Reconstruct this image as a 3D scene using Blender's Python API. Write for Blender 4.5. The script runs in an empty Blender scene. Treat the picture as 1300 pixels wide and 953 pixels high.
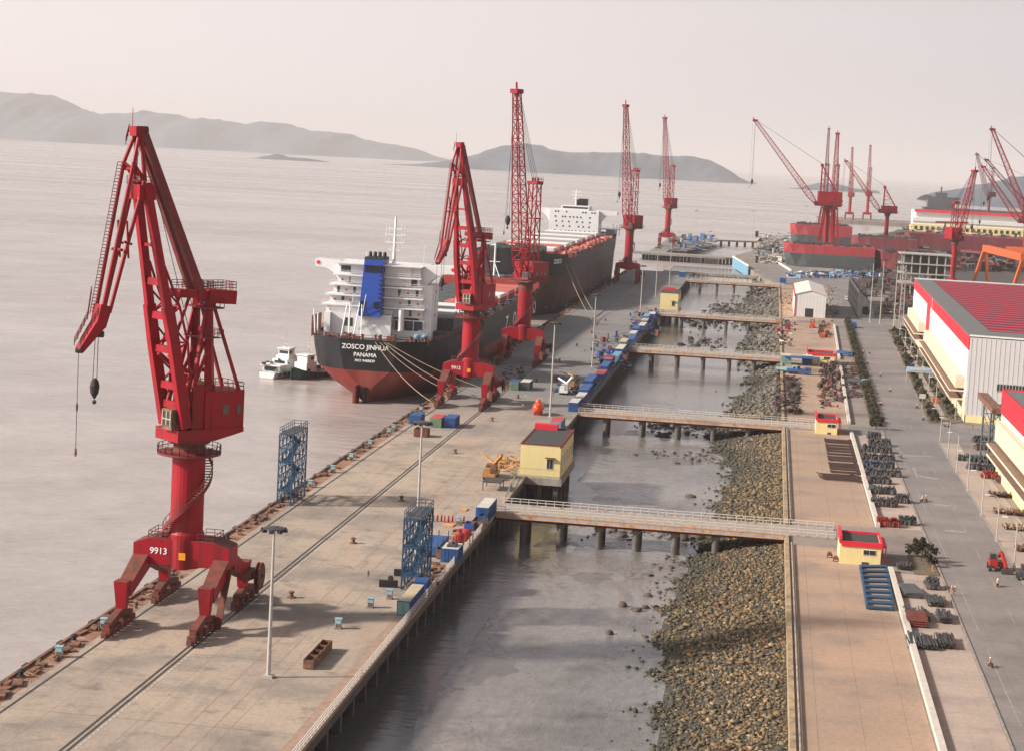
import bpy, math, random
import numpy as np
from math import radians, sin, cos, pi, atan2, hypot
random.seed(7)
rng = np.random.default_rng(7)
S = 1.25                                   # plan units are 1.25 m
scene = bpy.context.scene
COL = scene.collection

# ------------------------------------------------------------------ camera
F, CH = 2400., 60.
nrm = lambda v: v/np.linalg.norm(v)
_Z = nrm(np.array([.052, 1, 231.5/F])); _Y = nrm(np.array([335, 214.1, -F])); _Y = nrm(_Y-_Z*_Y.dot(_Z)); _X = np.cross(_Y, _Z)
RM = np.array([_X, _Y, _Z])
cam = bpy.data.cameras.new('camera'); co = bpy.data.objects.new('camera', cam); COL.objects.link(co)
from mathutils import Matrix, Vector
m4 = Matrix([list(RM[0])+[0], list(RM[1])+[0], list(RM[2])+[CH*S], [0, 0, 0, 1]])
co.matrix_world = m4
cam.sensor_width = 36; cam.sensor_fit = 'HORIZONTAL'; cam.lens = 36*F/1300; cam.shift_y = -45/1300
cam.clip_start = 1; cam.clip_end = 200000
scene.camera = co

# ------------------------------------------------------------------ light
SUN_EL, SUN_AZ = 30, 200                   # direction to the sun: angle in the plan, from +X
se, sa = radians(SUN_EL), radians(SUN_AZ)
sd = Vector((cos(se)*cos(sa), cos(se)*sin(sa), sin(se)))
sun = bpy.data.lights.new('sun', 'SUN'); sun.energy = 5.0; sun.angle = radians(4); sun.color = (1.0, .90, .80)
so = bpy.data.objects.new('sun', sun); COL.objects.link(so)
so.rotation_euler = (-sd).to_track_quat('-Z', 'Y').to_euler()
w = bpy.data.worlds.new('World'); scene.world = w; w.use_nodes = True
nt = w.node_tree; bg = nt.nodes['Background']
sky = nt.nodes.new('ShaderNodeTexSky'); sky.sky_type = 'NISHITA'; sky.sun_disc = False
sky.sun_elevation = se; sky.sun_rotation = radians(90-SUN_AZ) % (2*pi); sky.air_density = 1.2; sky.dust_density = 3; sky.ozone_density = 1
hs = nt.nodes.new('ShaderNodeHueSaturation'); hs.inputs['Saturation'].default_value = .25
nt.links.new(sky.outputs[0], hs.inputs['Color']); tint = nt.nodes.new('ShaderNodeVectorMath'); tint.operation = 'MULTIPLY'; tint.inputs[1].default_value = (1.02, .985, 1.01)
nt.links.new(hs.outputs[0], tint.inputs[0])
# the lowest 15 degrees of the sky are one even pink-grey murk
tcw = nt.nodes.new('ShaderNodeTexCoord'); spz = nt.nodes.new('ShaderNodeSeparateXYZ'); nt.links.new(tcw.outputs['Generated'], spz.inputs[0])
mrw = nt.nodes.new('ShaderNodeMapRange'); mrw.inputs[1].default_value = .08; mrw.inputs[2].default_value = .22; mrw.inputs[3].default_value = .9; mrw.inputs[4].default_value = .0; nt.links.new(spz.outputs[2], mrw.inputs[0])
nz = nt.nodes.new('ShaderNodeTexNoise'); nz.inputs['Scale'].default_value = 2.5; nz.inputs['Detail'].default_value = 4; mpw = nt.nodes.new('ShaderNodeMapping'); mpw.inputs['Scale'].default_value = (1, 1, 7); nt.links.new(tcw.outputs['Generated'], mpw.inputs[0]); nt.links.new(mpw.outputs[0], nz.inputs['Vector'])
mk = nt.nodes.new('ShaderNodeMix'); mk.data_type = 'RGBA'; mk.inputs[6].default_value = (.98, .98, .98, 1); mk.inputs[7].default_value = (1.03, 1.03, 1.03, 1); nt.links.new(nz.outputs[0], mk.inputs[0])
mra = nt.nodes.new('ShaderNodeMapRange'); mra.inputs[1].default_value = -.45; mra.inputs[2].default_value = .18; nt.links.new(spz.outputs[0], mra.inputs[0])
mka = nt.nodes.new('ShaderNodeMix'); mka.data_type = 'RGBA'; mka.inputs[6].default_value = (.66/.075, .59/.075, .58/.075, 1); mka.inputs[7].default_value = (.45/.075, .425/.075, .432/.075, 1); nt.links.new(mra.outputs[0], mka.inputs[0])
mkm = nt.nodes.new('ShaderNodeVectorMath'); mkm.operation = 'MULTIPLY'; nt.links.new(mk.outputs[2], mkm.inputs[0]); nt.links.new(mka.outputs[2], mkm.inputs[1])
mxw = nt.nodes.new('ShaderNodeMix'); mxw.data_type = 'RGBA'; nt.links.new(mrw.outputs[0], mxw.inputs[0]); nt.links.new(tint.outputs[0], mxw.inputs[6]); nt.links.new(mkm.outputs[0], mxw.inputs[7]); nt.links.new(mxw.outputs[2], bg.inputs[0])
bg.inputs[1].default_value = .086
scene.view_settings.view_transform = 'Standard'; scene.view_settings.look = 'None'; scene.view_settings.gamma = 1
scene.view_settings.use_curve_mapping = False
scene.view_settings.exposure = .47
scene.cycles.volume_bounces = 1; scene.cycles.max_bounces = 6; scene.cycles.diffuse_bounces = 2; scene.cycles.glossy_bounces = 3
scene.cycles.transparent_max_bounces = 4
scene.cycles.use_denoising = True

# ------------------------------------------------------------------ helpers
def G(px, py, z=0.):
    """photo pixel -> plan point on the level z"""
    d = RM@np.array([px-650, 431.5-py, -F]); t = (z-CH)/d[2]
    return (d[0]*t, d[1]*t, z)
MATS = {}
def mat(name, col, rough=.7, metal=0., var=.2, scale=.6, col2=None, mix=.5, mscale=.3, bump=0., bscale=4., spec=.5, sharp=.08, streak=False, emit=None):
    if name in MATS: return MATS[name]
    m = bpy.data.materials.new(name); m.use_nodes = True; n = m.node_tree; L = n.links; N = n.nodes
    b = N['Principled BSDF']; b.inputs['Roughness'].default_value = rough; b.inputs['Metallic'].default_value = metal
    b.inputs['Specular IOR Level'].default_value = spec
    tc = N.new('ShaderNodeNewGeometry'); src = tc.outputs['Position']
    if streak:
        mp = N.new('ShaderNodeMapping'); mp.inputs['Scale'].default_value = (1, 1, .12); L.new(src, mp.inputs[0]); src = mp.outputs[0]
    def noise(sc, det=5, s=src):
        t = N.new('ShaderNodeTexNoise'); t.inputs['Scale'].default_value = sc; t.inputs['Detail'].default_value = det; t.inputs['Roughness'].default_value = .65
        L.new(s, t.inputs['Vector']); return t
    t1 = noise(scale)
    mr = N.new('ShaderNodeMapRange'); mr.inputs[1].default_value = .3; mr.inputs[2].default_value = .7
    mr.inputs[3].default_value = 1-var; mr.inputs[4].default_value = 1+var; L.new(t1.outputs[0], mr.inputs[0])
    vm = N.new('ShaderNodeVectorMath'); vm.operation = 'SCALE'; L.new(mr.outputs[0], vm.inputs['Scale'])
    if col2:
        t2 = noise(mscale, 8); mr2 = N.new('ShaderNodeMapRange'); mr2.inputs[1].default_value = 1-mix-.25*0-sharp; mr2.inputs[2].default_value = 1-mix+sharp
        L.new(t2.outputs[0], mr2.inputs[0])
        mx = N.new('ShaderNodeMix'); mx.data_type = 'RGBA'; mx.inputs[6].default_value = (*col, 1); mx.inputs[7].default_value = (*col2, 1)
        L.new(mr2.outputs[0], mx.inputs[0]); L.new(mx.outputs[2], vm.inputs[0])
    else: vm.inputs[0].default_value = col
    L.new(vm.outputs[0], b.inputs['Base Color'])
    if bump:
        t3 = noise(bscale, 6); bp = N.new('ShaderNodeBump'); bp.inputs['Strength'].default_value = bump; bp.inputs['Distance'].default_value = .1
        L.new(t3.outputs[0], bp.inputs['Height']); L.new(bp.outputs[0], b.inputs['Normal'])
    MATS[name] = m; return m
RUST = (.16, .06, .03)
M = dict(
    red=mat('crane_red', (.335, .006, .018), .5, spec=.25, var=.24, scale=.5, col2=(.13, .012, .012), mix=.44, mscale=.5, sharp=.10, streak=True),
    darkred=mat('weathered_red', (.17, .014, .018), .6, var=.3, scale=.5, col2=(.14, .03, .02), mix=.45, mscale=.4),
    rustred=mat('rusty_red', (.17, .032, .022), .8, var=.35, scale=.9, col2=(.10, .045, .03), mix=.5, mscale=.7),
    rust=mat('rust', (.22, .10, .055), .85, var=.35, scale=1.2, col2=(.10, .055, .035), mix=.5, mscale=.8),
    scrap=mat('scrap_rust', (.075, .026, .018), .85, var=.4, scale=1.5, col2=(.035, .028, .025), mix=.5, mscale=1.5), seawall=mat('sea_wall_stone', (.36, .26, .15), .85, var=.25, scale=.5, col2=(.17, .13, .09), mix=.45, mscale=.35, streak=True),
    steel=mat('dark_steel', (.042, .044, .048), .6, var=.35, scale=1.5, col2=(.12, .07, .045), mix=.42, mscale=1.2),
    greysteel=mat('grey_steel', (.07, .075, .08), .55, var=.25, scale=1.),
    black=mat('black_rubber', (.018, .018, .02), .7),
    rail=mat('rail_steel', (.05, .045, .042), .5),
    galv=mat('galvanised', (.42, .40, .37), .5, metal=.2, var=.12),
    white=mat('white_paint', (.68, .66, .62), .5, var=.06, scale=.3, col2=(.60, .52, .44), mix=.33, mscale=.5, streak=True),
    shipwhite=mat('ship_white', (.70, .70, .69), .45, var=.05),
    glass=mat('dark_glass', (.03, .04, .045), .15, var=.1),
    blue=mat('container_blue', (.02, .085, .24), .5, var=.2, scale=.7, col2=(.10, .08, .07), mix=.33, mscale=.8),
    blue2=mat('container_deep_blue', (.025, .07, .26), .5, var=.2, col2=(.10, .08, .07), mix=.33, mscale=.8),
    blue3=mat('container_pale_blue', (.14, .30, .42), .55, var=.2, col2=(.22, .14, .09), mix=.35, mscale=.8),
    teal=mat('container_teal', (.20, .34, .33), .6, var=.15, col2=(.22, .15, .10), mix=.34, mscale=.8),
    tan=mat('dusty_tan', (.44, .37, .25), .8, var=.15, scale=1.),
    green=mat('container_green', (.15, .23, .14), .6, var=.2, col2=(.2, .12, .08), mix=.36, mscale=.8),
    cred=mat('container_red', (.42, .06, .05), .6, var=.2),
    towerblue=mat('tower_blue', (.02, .065, .125), .55, var=.25, scale=1.5),
    funnel=mat('funnel_blue', (.010, .055, .33), .4, var=.1),
    yellow=mat('wall_yellow', (.72, .60, .29), .75, var=.06, scale=.8, col2=(.62, .52, .30), mix=.32, mscale=.9, streak=True),
    roofdark=mat('felt_roof', (.045, .042, .042), .9, var=.3, scale=.8),
    redtrim=mat('red_trim', (.62, .018, .035), .55, var=.08),
    whiteclad=mat('white_cladding', (.66, .645, .62), .6, var=.04),
    cream=mat('cream_cladding', (.62, .53, .38), .65, var=.08),
    orange=mat('orange_paint', (.48, .09, .02), .5, var=.15),
    lifeorange=mat('lifeboat_orange', (.75, .075, .012), .4, var=.06),
    craneyellow=mat('machine_yellow', (.38, .19, .05), .55, var=.25, col2=(.2, .1, .04), mix=.4, mscale=1.5),
    hullblack=mat('hull_black', (.009, .010, .013), .5, spec=.25, var=.3, scale=.15, col2=(.022, .02, .02), mix=.4, mscale=.2, streak=True),
    hullred=mat('hull_antifouling', (.17, .024, .020), .6, spec=.25, var=.2, scale=.15, col2=(.20, .05, .035), mix=.45, mscale=.12, streak=True),  # red darkened to hold the shade and soot of the lower hull
    hullbrown=mat('hull_brown', (.085, .034, .030), .6, spec=.2, var=.25, scale=.1, col2=(.075, .045, .042), mix=.5, mscale=.08, streak=True),
    deckred=mat('deck_red', (.33, .04, .035), .6, var=.2),
    deckgrey=mat('deck_grey', (.10, .115, .12), .65, var=.25, scale=.4),
    salmon=mat('primer_salmon', (.52, .17, .14), .6, var=.12),
    green2=mat('boat_green', (.02, .12, .07), .5, var=.2),
    boatblack=mat('boat_black', (.03, .035, .035), .6, var=.3),
    concrete=mat('old_concrete', (.30, .27, .235), .85, var=.25, scale=.5, col2=(.17, .145, .125), mix=.45, mscale=.35, streak=True),
    darkconc=mat('wet_concrete', (.10, .088, .078), .8, var=.3, scale=.6),
    palec=mat('pale_concrete', (.50, .46, .40), .85, var=.15, scale=.8),
    bark=mat('bark', (.09, .06, .04), .9), leaf=mat('leaf', (.034, .040, .016), .7, var=.5, scale=2.5, col2=(.055, .042, .022), mix=.5, mscale=1.2),
    soil=mat('dry_soil', (.13, .095, .065), .95, var=.35, scale=.8, col2=(.10, .10, .05), mix=.45, mscale=.3, bump=.5),
    skin=mat('skin', (.40, .24, .17), .6), helmet_w=mat('helmet_white', (.75, .73, .7), .4), helmet_r=mat('helmet_red', (.55, .04, .03), .4),
    c_blue=mat('cloth_blue', (.05, .09, .2), .8), c_grey=mat('cloth_grey', (.24, .23, .22), .8), c_dark=mat('cloth_dark', (.03, .03, .04), .8),
    c_red=mat('cloth_red', (.5, .05, .04), .8), c_white=mat('cloth_white', (.65, .62, .58), .8), c_orange=mat('cloth_orange', (.5, .13, .05), .8),
    rope=mat('rope', (.24, .18, .13), .9), cable=mat('cable', (.05, .045, .045), .6), board=mat('orange_board', (.62, .30, .12), .7),
    ltblue=mat('cabinet_blue', (.26, .42, .46), .5), text_white=mat('lettering_white', (.8, .8, .8), .6, var=.02),
    vred=mat('vehicle_red', (.30, .022, .018), .45, var=.2), yellowsign=mat('yellow_plate', (.75, .30, .02), .5), bannerblue=mat('banner_blue', (.30, .50, .70), .6, var=.25, scale=1.5),
)
ORG = {}
class MB:
    def __init__(s): s.v = []; s.f = []; s.mi = []; s.m = 0; s.smooth = False
    def add(s, vs, fs):
        b = len(s.v); s.v.extend([tuple(map(float, v)) for v in vs]); s.f.extend([tuple(i+b for i in f) for f in fs]); s.mi.extend([s.m]*len(fs)); return s
    def bx(s, x0, x1, y0, y1, z0, z1):
        return s.add([(x0, y0, z0), (x1, y0, z0), (x1, y1, z0), (x0, y1, z0), (x0, y0, z1), (x1, y0, z1), (x1, y1, z1), (x0, y1, z1)],
                     [(0, 3, 2, 1), (4, 5, 6, 7), (0, 1, 5, 4), (1, 2, 6, 5), (2, 3, 7, 6), (3, 0, 4, 7)])
    def box(s, c, d, rz=0):
        x, y, z = c; a, b, h = d[0]/2, d[1]/2, d[2]/2; cr, sr = cos(rz), sin(rz)
        vs = [(x+i*a*cr-j*b*sr, y+i*a*sr+j*b*cr, z+k*h) for k in (-1, 1) for i, j in ((-1, -1), (1, -1), (1, 1), (-1, 1))]
        return s.add(vs, [(0, 3, 2, 1), (4, 5, 6, 7), (0, 1, 5, 4), (1, 2, 6, 5), (2, 3, 7, 6), (3, 0, 4, 7)])
    def beam(s, p, q, w, h=None, up=(0, 0, 1), w2=None, h2=None):
        h = h or w; w2 = w2 or w; h2 = h2 or h
        p = np.array(p, float); q = np.array(q, float); d = q-p; n = np.linalg.norm(d)
        if n < 1e-6: return s
        d /= n; u = np.array(up, float)
        if abs(d.dot(u)) > .98: u = np.array((0, 1., 0))
        a = nrm(np.cross(d, u)); b = np.cross(a, d)
        vs = [p+a*i*w/2+b*j*h/2 for i, j in ((-1, -1), (1, -1), (1, 1), (-1, 1))]+[q+a*i*w2/2+b*j*h2/2 for i, j in ((-1, -1), (1, -1), (1, 1), (-1, 1))]
        return s.add(vs, [(0, 1, 2, 3), (7, 6, 5, 4), (0, 4, 5, 1), (1, 5, 6, 2), (2, 6, 7, 3), (3, 7, 4, 0)])
    def tube(s, p, q, r, n=6, r2=None):
        r2 = r if r2 is None else r2
        p = np.array(p, float); q = np.array(q, float); d = q-p; L = np.linalg.norm(d)
        if L < 1e-6: return s
        d /= L; u = np.array((0, 0, 1.)) if abs(d[2]) < .9 else np.array((1., 0, 0)); a = nrm(np.cross(d, u)); b = np.cross(d, a)
        vs = [p+(a*cos(2*pi*i/n)+b*sin(2*pi*i/n))*r for i in range(n)]+[q+(a*cos(2*pi*i/n)+b*sin(2*pi*i/n))*r2 for i in range(n)]
        return s.add(vs, [(i, (i+1) % n, n+(i+1) % n, n+i) for i in range(n)]+[tuple(range(n-1, -1, -1)), tuple(range(n, 2*n))])
    def lathe(s, c, prof, n=20, axis='z'):
        vs = []
        for r, h in prof:
            for i in range(n):
                a = 2*pi*i/n
                vs.append((c[0]+r*cos(a), c[1]+r*sin(a), c[2]+h) if axis == 'z' else (c[0]+h, c[1]+r*cos(a), c[2]+r*sin(a)) if axis == 'x' else (c[0]+r*cos(a), c[1]+h, c[2]+r*sin(a)))
        fs = [(k*n+i, k*n+(i+1) % n, (k+1)*n+(i+1) % n, (k+1)*n+i) for k in range(len(prof)-1) for i in range(n)]
        fs += [tuple(range(n-1, -1, -1)), tuple(range((len(prof)-1)*n, len(prof)*n))]
        return s.add(vs, fs)
    def prism(s, poly, z0, z1):
        n = len(poly)
        return s.add([(x, y, z0) for x, y in poly]+[(x, y, z1) for x, y in poly],
                     [tuple(range(n-1, -1, -1)), tuple(range(n, 2*n))]+[(i, (i+1) % n, n+(i+1) % n, n+i) for i in range(n)])
    def rail(s, pts, h=.9, step=1.5, r=.04, rows=2):
        for a, b in zip(pts[:-1], pts[1:]):
            a = np.array(a, float); b = np.array(b, float); L = np.linalg.norm(b-a); k = max(1, int(round(L/step)))
            for j in range(1, rows+1): s.beam(a+(0, 0, h*j/rows), b+(0, 0, h*j/rows), r*1.6)
            for i in range(k+1): p = a+(b-a)*i/k; s.beam(p, p+np.array((0, 0, h)), r*1.6)
        return s
    def topmat(s, k=1, z=.75):
        """faces that look up take material slot k (dust and rust settle there)"""
        for i, f in enumerate(s.f):
            a, b_, c = (np.array(s.v[j]) for j in f[:3]); n = np.cross(b_-a, c-b_); l = np.linalg.norm(n)
            if l > 0 and abs(n[2]/l) > z and np.mean([s.v[j][2] for j in f]) > 3: s.mi[i] = k
        return s
    def build(s, name, mats, parent=None, smooth=False, origin=None, kind=None):
        mats = mats if isinstance(mats, (list, tuple)) else [mats]
        o0 = np.array(ORG.get(parent.name, (0, 0, 0)) if parent else (origin or (0, 0, 0)), float)
        v = (np.array(s.v, float)-o0)*S
        me = bpy.data.meshes.new(name); me.from_pydata(v.tolist(), [], s.f)
        for m in mats: me.materials.append(M[m] if isinstance(m, str) else m)
        if len(mats) > 1: me.polygons.foreach_set('material_index', s.mi)
        if smooth: me.polygons.foreach_set('use_smooth', [True]*len(me.polygons))
        o = bpy.data.objects.new(name, me); COL.objects.link(o)
        if parent: o.parent = parent; ORG[o.name] = tuple(o0)
        else: o.location = o0*S; ORG[o.name] = tuple(o0)
        if kind: o['kind'] = kind
        return o
def tag(o, label, cat, group=None, kind=None):
    o['label'] = label; o['category'] = cat
    if group: o['group'] = group
    if kind: o['kind'] = kind
    return o
def thing(name, label, cat, loc=(0, 0, 0), group=None):
    o = bpy.data.objects.new(name, None); COL.objects.link(o); o.location = np.array(loc, float)*S; ORG[o.name] = tuple(loc)
    return tag(o, label, cat, group)
def dup(root, loc, rz=None, label=None, group=None, sc=None, mats=None):
    r = root.copy(); COL.objects.link(r); r.location = np.array(loc, float)*S
    if rz is not None: r.rotation_euler = (0, 0, rz)
    if sc: r.scale = (sc, sc, sc) if not isinstance(sc, tuple) else sc
    if label: r['label'] = label
    if group: r['group'] = group
    for ch in list(root.children):
        c = ch.copy(); COL.objects.link(c); c.parent = r
        for g in list(ch.children):
            d = g.copy(); COL.objects.link(d); d.parent = c
    ORG[r.name] = tuple(loc)
    return r
def recolor(o, idx, m):
    """give a copy's own mesh another paint"""
    if o.type == 'MESH': o.data = o.data.copy(); o.data.materials[idx] = M[m]
def text(body, name, size, loc, rot, m, parent, ext=.02, align='CENTER', sx=1.):
    c = bpy.data.curves.new(name, 'FONT'); c.body = body; c.size = size*S; c.extrude = ext; c.align_x = align; c.align_y = 'CENTER'; c.offset = .012*size
    c.materials.append(M[m]); o = bpy.data.objects.new(name, c); COL.objects.link(o)
    me = bpy.data.meshes.new_from_object(o.evaluated_get(bpy.context.evaluated_depsgraph_get())); bpy.data.objects.remove(o); me.name = name
    if not me.materials: me.materials.append(M[m])
    o = bpy.data.objects.new(name, me); COL.objects.link(o)
    o0 = np.array(ORG.get(parent.name, (0, 0, 0))); o.parent = parent; o.location = (np.array(loc, float)-o0)*S; o.rotation_euler = rot; o.scale = (sx, 1, 1)
    return o
ORD = ['nearest', 'second nearest', 'third nearest', 'fourth nearest', 'fifth nearest', 'sixth nearest', 'seventh nearest', 'eighth nearest', 'ninth nearest', 'tenth nearest',
       'eleventh nearest', 'twelfth nearest', 'thirteenth nearest', 'fourteenth nearest', 'fifteenth nearest', 'sixteenth nearest', 'seventeenth nearest', 'eighteenth nearest',
       'nineteenth nearest', 'twentieth nearest'] + ['number %d counting away,' % i for i in range(21, 60)]

# ------------------------------------------------------------------ sea, air, hills
def ground_mat(name, cols, rough, scales, bumps, extra=None, spec=.5, joints=None):
    """cols: list of three colours blended by two noises"""
    m = bpy.data.materials.new(name); m.use_nodes = True; n = m.node_tree; N = n.nodes; L = n.links; b = N['Principled BSDF']
    g = N.new('ShaderNodeNewGeometry'); P = g.outputs['Position']
    def noise(sc, det=6, stretch=None, rgh=.6):
        s = P
        if stretch:
            mp = N.new('ShaderNodeMapping'); mp.inputs['Scale'].default_value = stretch; L.new(P, mp.inputs[0]); s = mp.outputs[0]
        t = N.new('ShaderNodeTexNoise'); t.inputs['Scale'].default_value = sc; t.inputs['Detail'].default_value = det; t.inputs['Roughness'].default_value = rgh
        L.new(s, t.inputs['Vector']); return t.outputs[0]
    def ramp(x, a, c, lo=0., hi=1.):
        r = N.new('ShaderNodeMapRange'); r.inputs[1].default_value = a; r.inputs[2].default_value = c; r.inputs[3].default_value = lo; r.inputs[4].default_value = hi; L.new(x, r.inputs[0]); return r.outputs[0]
    def mix(f, a, c):
        x = N.new('ShaderNodeMix'); x.data_type = 'RGBA'
        if isinstance(f, float): x.inputs[0].default_value = f
        else: L.new(f, x.inputs[0])
        for i, q in ((6, a), (7, c)):
            if isinstance(q, tuple): x.inputs[i].default_value = (*q, 1)
            else: L.new(q, x.inputs[i])
        return x.outputs[2]
    def mul(a, k):
        v = N.new('ShaderNodeVectorMath'); v.operation = 'SCALE'; L.new(a, v.inputs[0])
        if isinstance(k, float): v.inputs['Scale'].default_value = k
        else: L.new(k, v.inputs['Scale'])
        return v.outputs[0]
    a = mix(ramp(noise(scales[0], 8), .42, .58), cols[0], cols[1])
    a = mix(ramp(noise(scales[1], 8), .5, .68), a, cols[2])
    a = mul(a, ramp(noise(scales[2], 4, None, .8), .25, .75, .8, 1.2))
    env = dict(N=N, L=L, P=P, noise=noise, ramp=ramp, mix=mix, mul=mul, b=b)
    b.inputs['Roughness'].default_value = rough; b.inputs['Specular IOR Level'].default_value = spec
    if extra: a = extra(a, env)
    L.new(a, b.inputs['Base Color'])
    if bumps:
        h = None
        for sc, st, stretch in bumps:
            bp = N.new('ShaderNodeBump'); bp.inputs['Strength'].default_value = st; bp.inputs['Distance'].default_value = 1/sc*.5
            L.new(noise(sc, 4, stretch), bp.inputs['Height'])
            if h: L.new(h, bp.inputs['Normal'])
            h = bp.outputs[0]
        L.new(h, b.inputs['Normal'])
    return m
def joint_lines(a, e, sx, sy, wd=.12, dark=.62, ox=0., oy=0.):
    """construction joints of a concrete pavement, metres"""
    N, L = e['N'], e['L']; sep = N.new('ShaderNodeSeparateXYZ'); L.new(e['P'], sep.inputs[0]); outs = []
    for ax, sp, off in ((0, sx, ox), (1, sy, oy)):
        if not sp: continue
        ad = N.new('ShaderNodeMath'); ad.operation = 'ADD'; ad.inputs[1].default_value = off+10000*sp; L.new(sep.outputs[ax], ad.inputs[0])
        md = N.new('ShaderNodeMath'); md.operation = 'MODULO'; md.inputs[1].default_value = sp; L.new(ad.outputs[0], md.inputs[0])
        lt = N.new('ShaderNodeMath'); lt.operation = 'LESS_THAN'; lt.inputs[1].default_value = wd*(1 if ax == 0 else 2.2); L.new(md.outputs[0], lt.inputs[0]); outs.append(lt.outputs[0])
    f = outs[0]
    if len(outs) > 1:
        mx = N.new('ShaderNodeMath'); mx.operation = 'MAXIMUM'; L.new(outs[0], mx.inputs[0]); L.new(outs[1], mx.inputs[1]); f = mx.outputs[0]
    return e['mul'](a, e['ramp'](f, 0, 1, 1, dark))

def sea_extra(a, e):
    # streaks of silt and wind lanes change the roughness, and large lanes the colour
    N, L = e['N'], e['L']
    r = e['ramp'](e['noise'](.004, 5, (.25, 1, 1)), .35, .65, .16, .3); L.new(r, e['b'].inputs['Roughness'])
    return a
sea_m = ground_mat('silty_sea', [(.38, .33, .30), (.35, .30, .275), (.42, .37, .34)], .2, (.002, .005, .03),
                   [(.035, .07, (.5, 1.3, 1)), (.14, .15, (.6, 1.5, 1)), (.5, .16, (.6, 1.4, 1))], sea_extra)
MB().add([(-60000, -800, -5), (60000, -800, -5), (60000, 60000, -5), (-60000, 60000, -5)], [(0, 1, 2, 3)]).build('sea', sea_m, kind='structure')

hill_m = mat('hazed_hill_scrub', (.05, .075, .10), .9, var=.25, scale=.004, col2=(.075, .10, .12), mix=.42, mscale=.006)  # scrub tinted blue: part of the distant haze put into the colour
def yh(px): return 166.2+.052*px
def hill(name, prof, D, depth, seed, n=90, rows=16):
    px = np.linspace(prof[0][0], prof[-1][0], n); py = np.interp(px, [p[0] for p in prof], [p[1] for p in prof])
    r = np.random.default_rng(seed); hts = np.maximum((yh(px)-py)*D/F+CH, -4)+5
    rough = np.convolve(r.normal(0, 1, n+6), np.ones(3)/3, 'same')[3:-3]*.02*hts.max()
    vs = []
    nz = r.normal(0, 1, (rows, n)); nz = (nz+np.roll(nz, 1, 0)+np.roll(nz, 1, 1)+np.roll(nz, -1, 1))/4
    for k in range(rows):
        t = k/(rows-1)                                    # near foot -> ridge -> far foot
        prof_t = sin(pi*t)**.8
        for i in range(n):
            d = RM@np.array([px[i]-650, 0, -F]); yy = D-depth*.5+depth*t; xx = d[0]/d[1]*D*(1+.0*t)
            spur = 1+(.05*sin(i*.43+3*t)+.03*sin(i*1.17+5*t))*sin(pi*t)+.07*nz[k, i]*(abs(t-.5) > .1)
            z = -5.5+max(0, hts[i]+rough[i])*prof_t*(spur if abs(t-.5) > .04 else 1)
            vs.append((xx, yy+depth*.05*sin(i*.23), z))
    fs = [(k*n+i, k*n+i+1, (k+1)*n+i+1, (k+1)*n+i) for k in range(rows-1) for i in range(n-1)]
    MB().add(vs, fs).build(name, hill_m, smooth=True, kind='structure')
hill('hills', [(-120, 128), (-50, 118), (0, 116), (38, 118), (62, 123), (90, 139), (118, 147), (145, 143), (170, 141), (200, 142), (232, 150), (262, 151), (300, 157), (330, 153), (345, 156), (380, 165), (415, 168), (440, 173), (470, 181), (500, 186), (525, 196), (548, 205)], 15500, 2600, 3, 130)
hill('hills', [(500, 213), (540, 206), (580, 201), (603, 193), (622, 186), (650, 181), (668, 183), (690, 190), (722, 194), (760, 193), (790, 193), (830, 197), (868, 198), (888, 203), (905, 211), (922, 223), (936, 230), (948, 234)], 9400, 1300, 5, 110)
hill('hills', [(314, 203), (328, 198), (342, 195), (356, 199), (380, 201), (408, 206)], 8400, 300, 8, 40, 8)
hill('hills', [(990, 240), (1010, 235), (1030, 231), (1052, 233), (1070, 238), (1100, 241)], 7600, 500, 9, 50, 8)
hill('hills', [(1165, 246), (1190, 241), (1215, 237), (1240, 231), (1262, 226), (1280, 223), (1300, 225), (1330, 221), (1380, 230), (1450, 240)], 5600, 900, 10, 70)
hz = bpy.data.materials.new('haze'); hz.use_nodes = True; N = hz.node_tree.nodes; N.remove(N['Principled BSDF'])
pv = N.new('ShaderNodeVolumePrincipled'); pv.inputs['Color'].default_value = (.74, .72, .72, 1); pv.inputs['Density'].default_value = HAZE = .000045
pv.inputs['Anisotropy'].default_value = 0.0
hz.node_tree.links.new(pv.outputs[0], N['Material Output'].inputs['Volume'])
o = MB().bx(-30000, 26000, -900, 50000, -8, 440).build('haze', hz, kind='stuff')

# ------------------------------------------------------------------ land
def quay_extra(a, e):
    N, L = e['N'], e['L']
    sep = N.new('ShaderNodeSeparateXYZ'); L.new(e['P'], sep.inputs[0])
    ad = N.new('ShaderNodeMath'); ad.operation = 'MULTIPLY_ADD'; ad.inputs[1].default_value = 130; L.new(e['noise'](.02, 4), ad.inputs[0]); L.new(sep.outputs[1], ad.inputs[2])
    f = e['ramp'](ad.outputs[0], 560, 680)               # the far berths are laid in greyer concrete
    a = e['mix'](f, a, e['mul'](e['mix'](e['ramp'](e['noise'](.05, 6), .4, .6), (.20, .195, .19), (.165, .158, .155)), 1.))
    # rust brown spill along the edge strip, oil spots
    a = e['mix'](e['ramp'](e['noise'](.22, 8), .56, .72, 0, .75), a, (.13, .10, .085))
    a = e['mix'](e['ramp'](e['noise'](.09, 8, (1, .4, 1)), .6, .7, 0, .5), a, (.36, .21, .14))
    a = e['mix'](e['ramp'](e['noise'](.35, 6, (1, .10, 1)), .55, .75, 0, .55), a, (.15, .125, .11))
    a = e['mix'](e['ramp'](e['noise'](.035, 9, None, .75), .52, .6, 0, .5), a, (.17, .145, .125))
    return joint_lines(a, e, 12.2, 33., .12, .7, 4)
quay_m = ground_mat('quay_concrete', [(.37, .295, .225), (.31, .25, .20), (.22, .185, .155)], .85, (.03, .06, 1.2), [(2., .25, None)], quay_extra)
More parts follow.
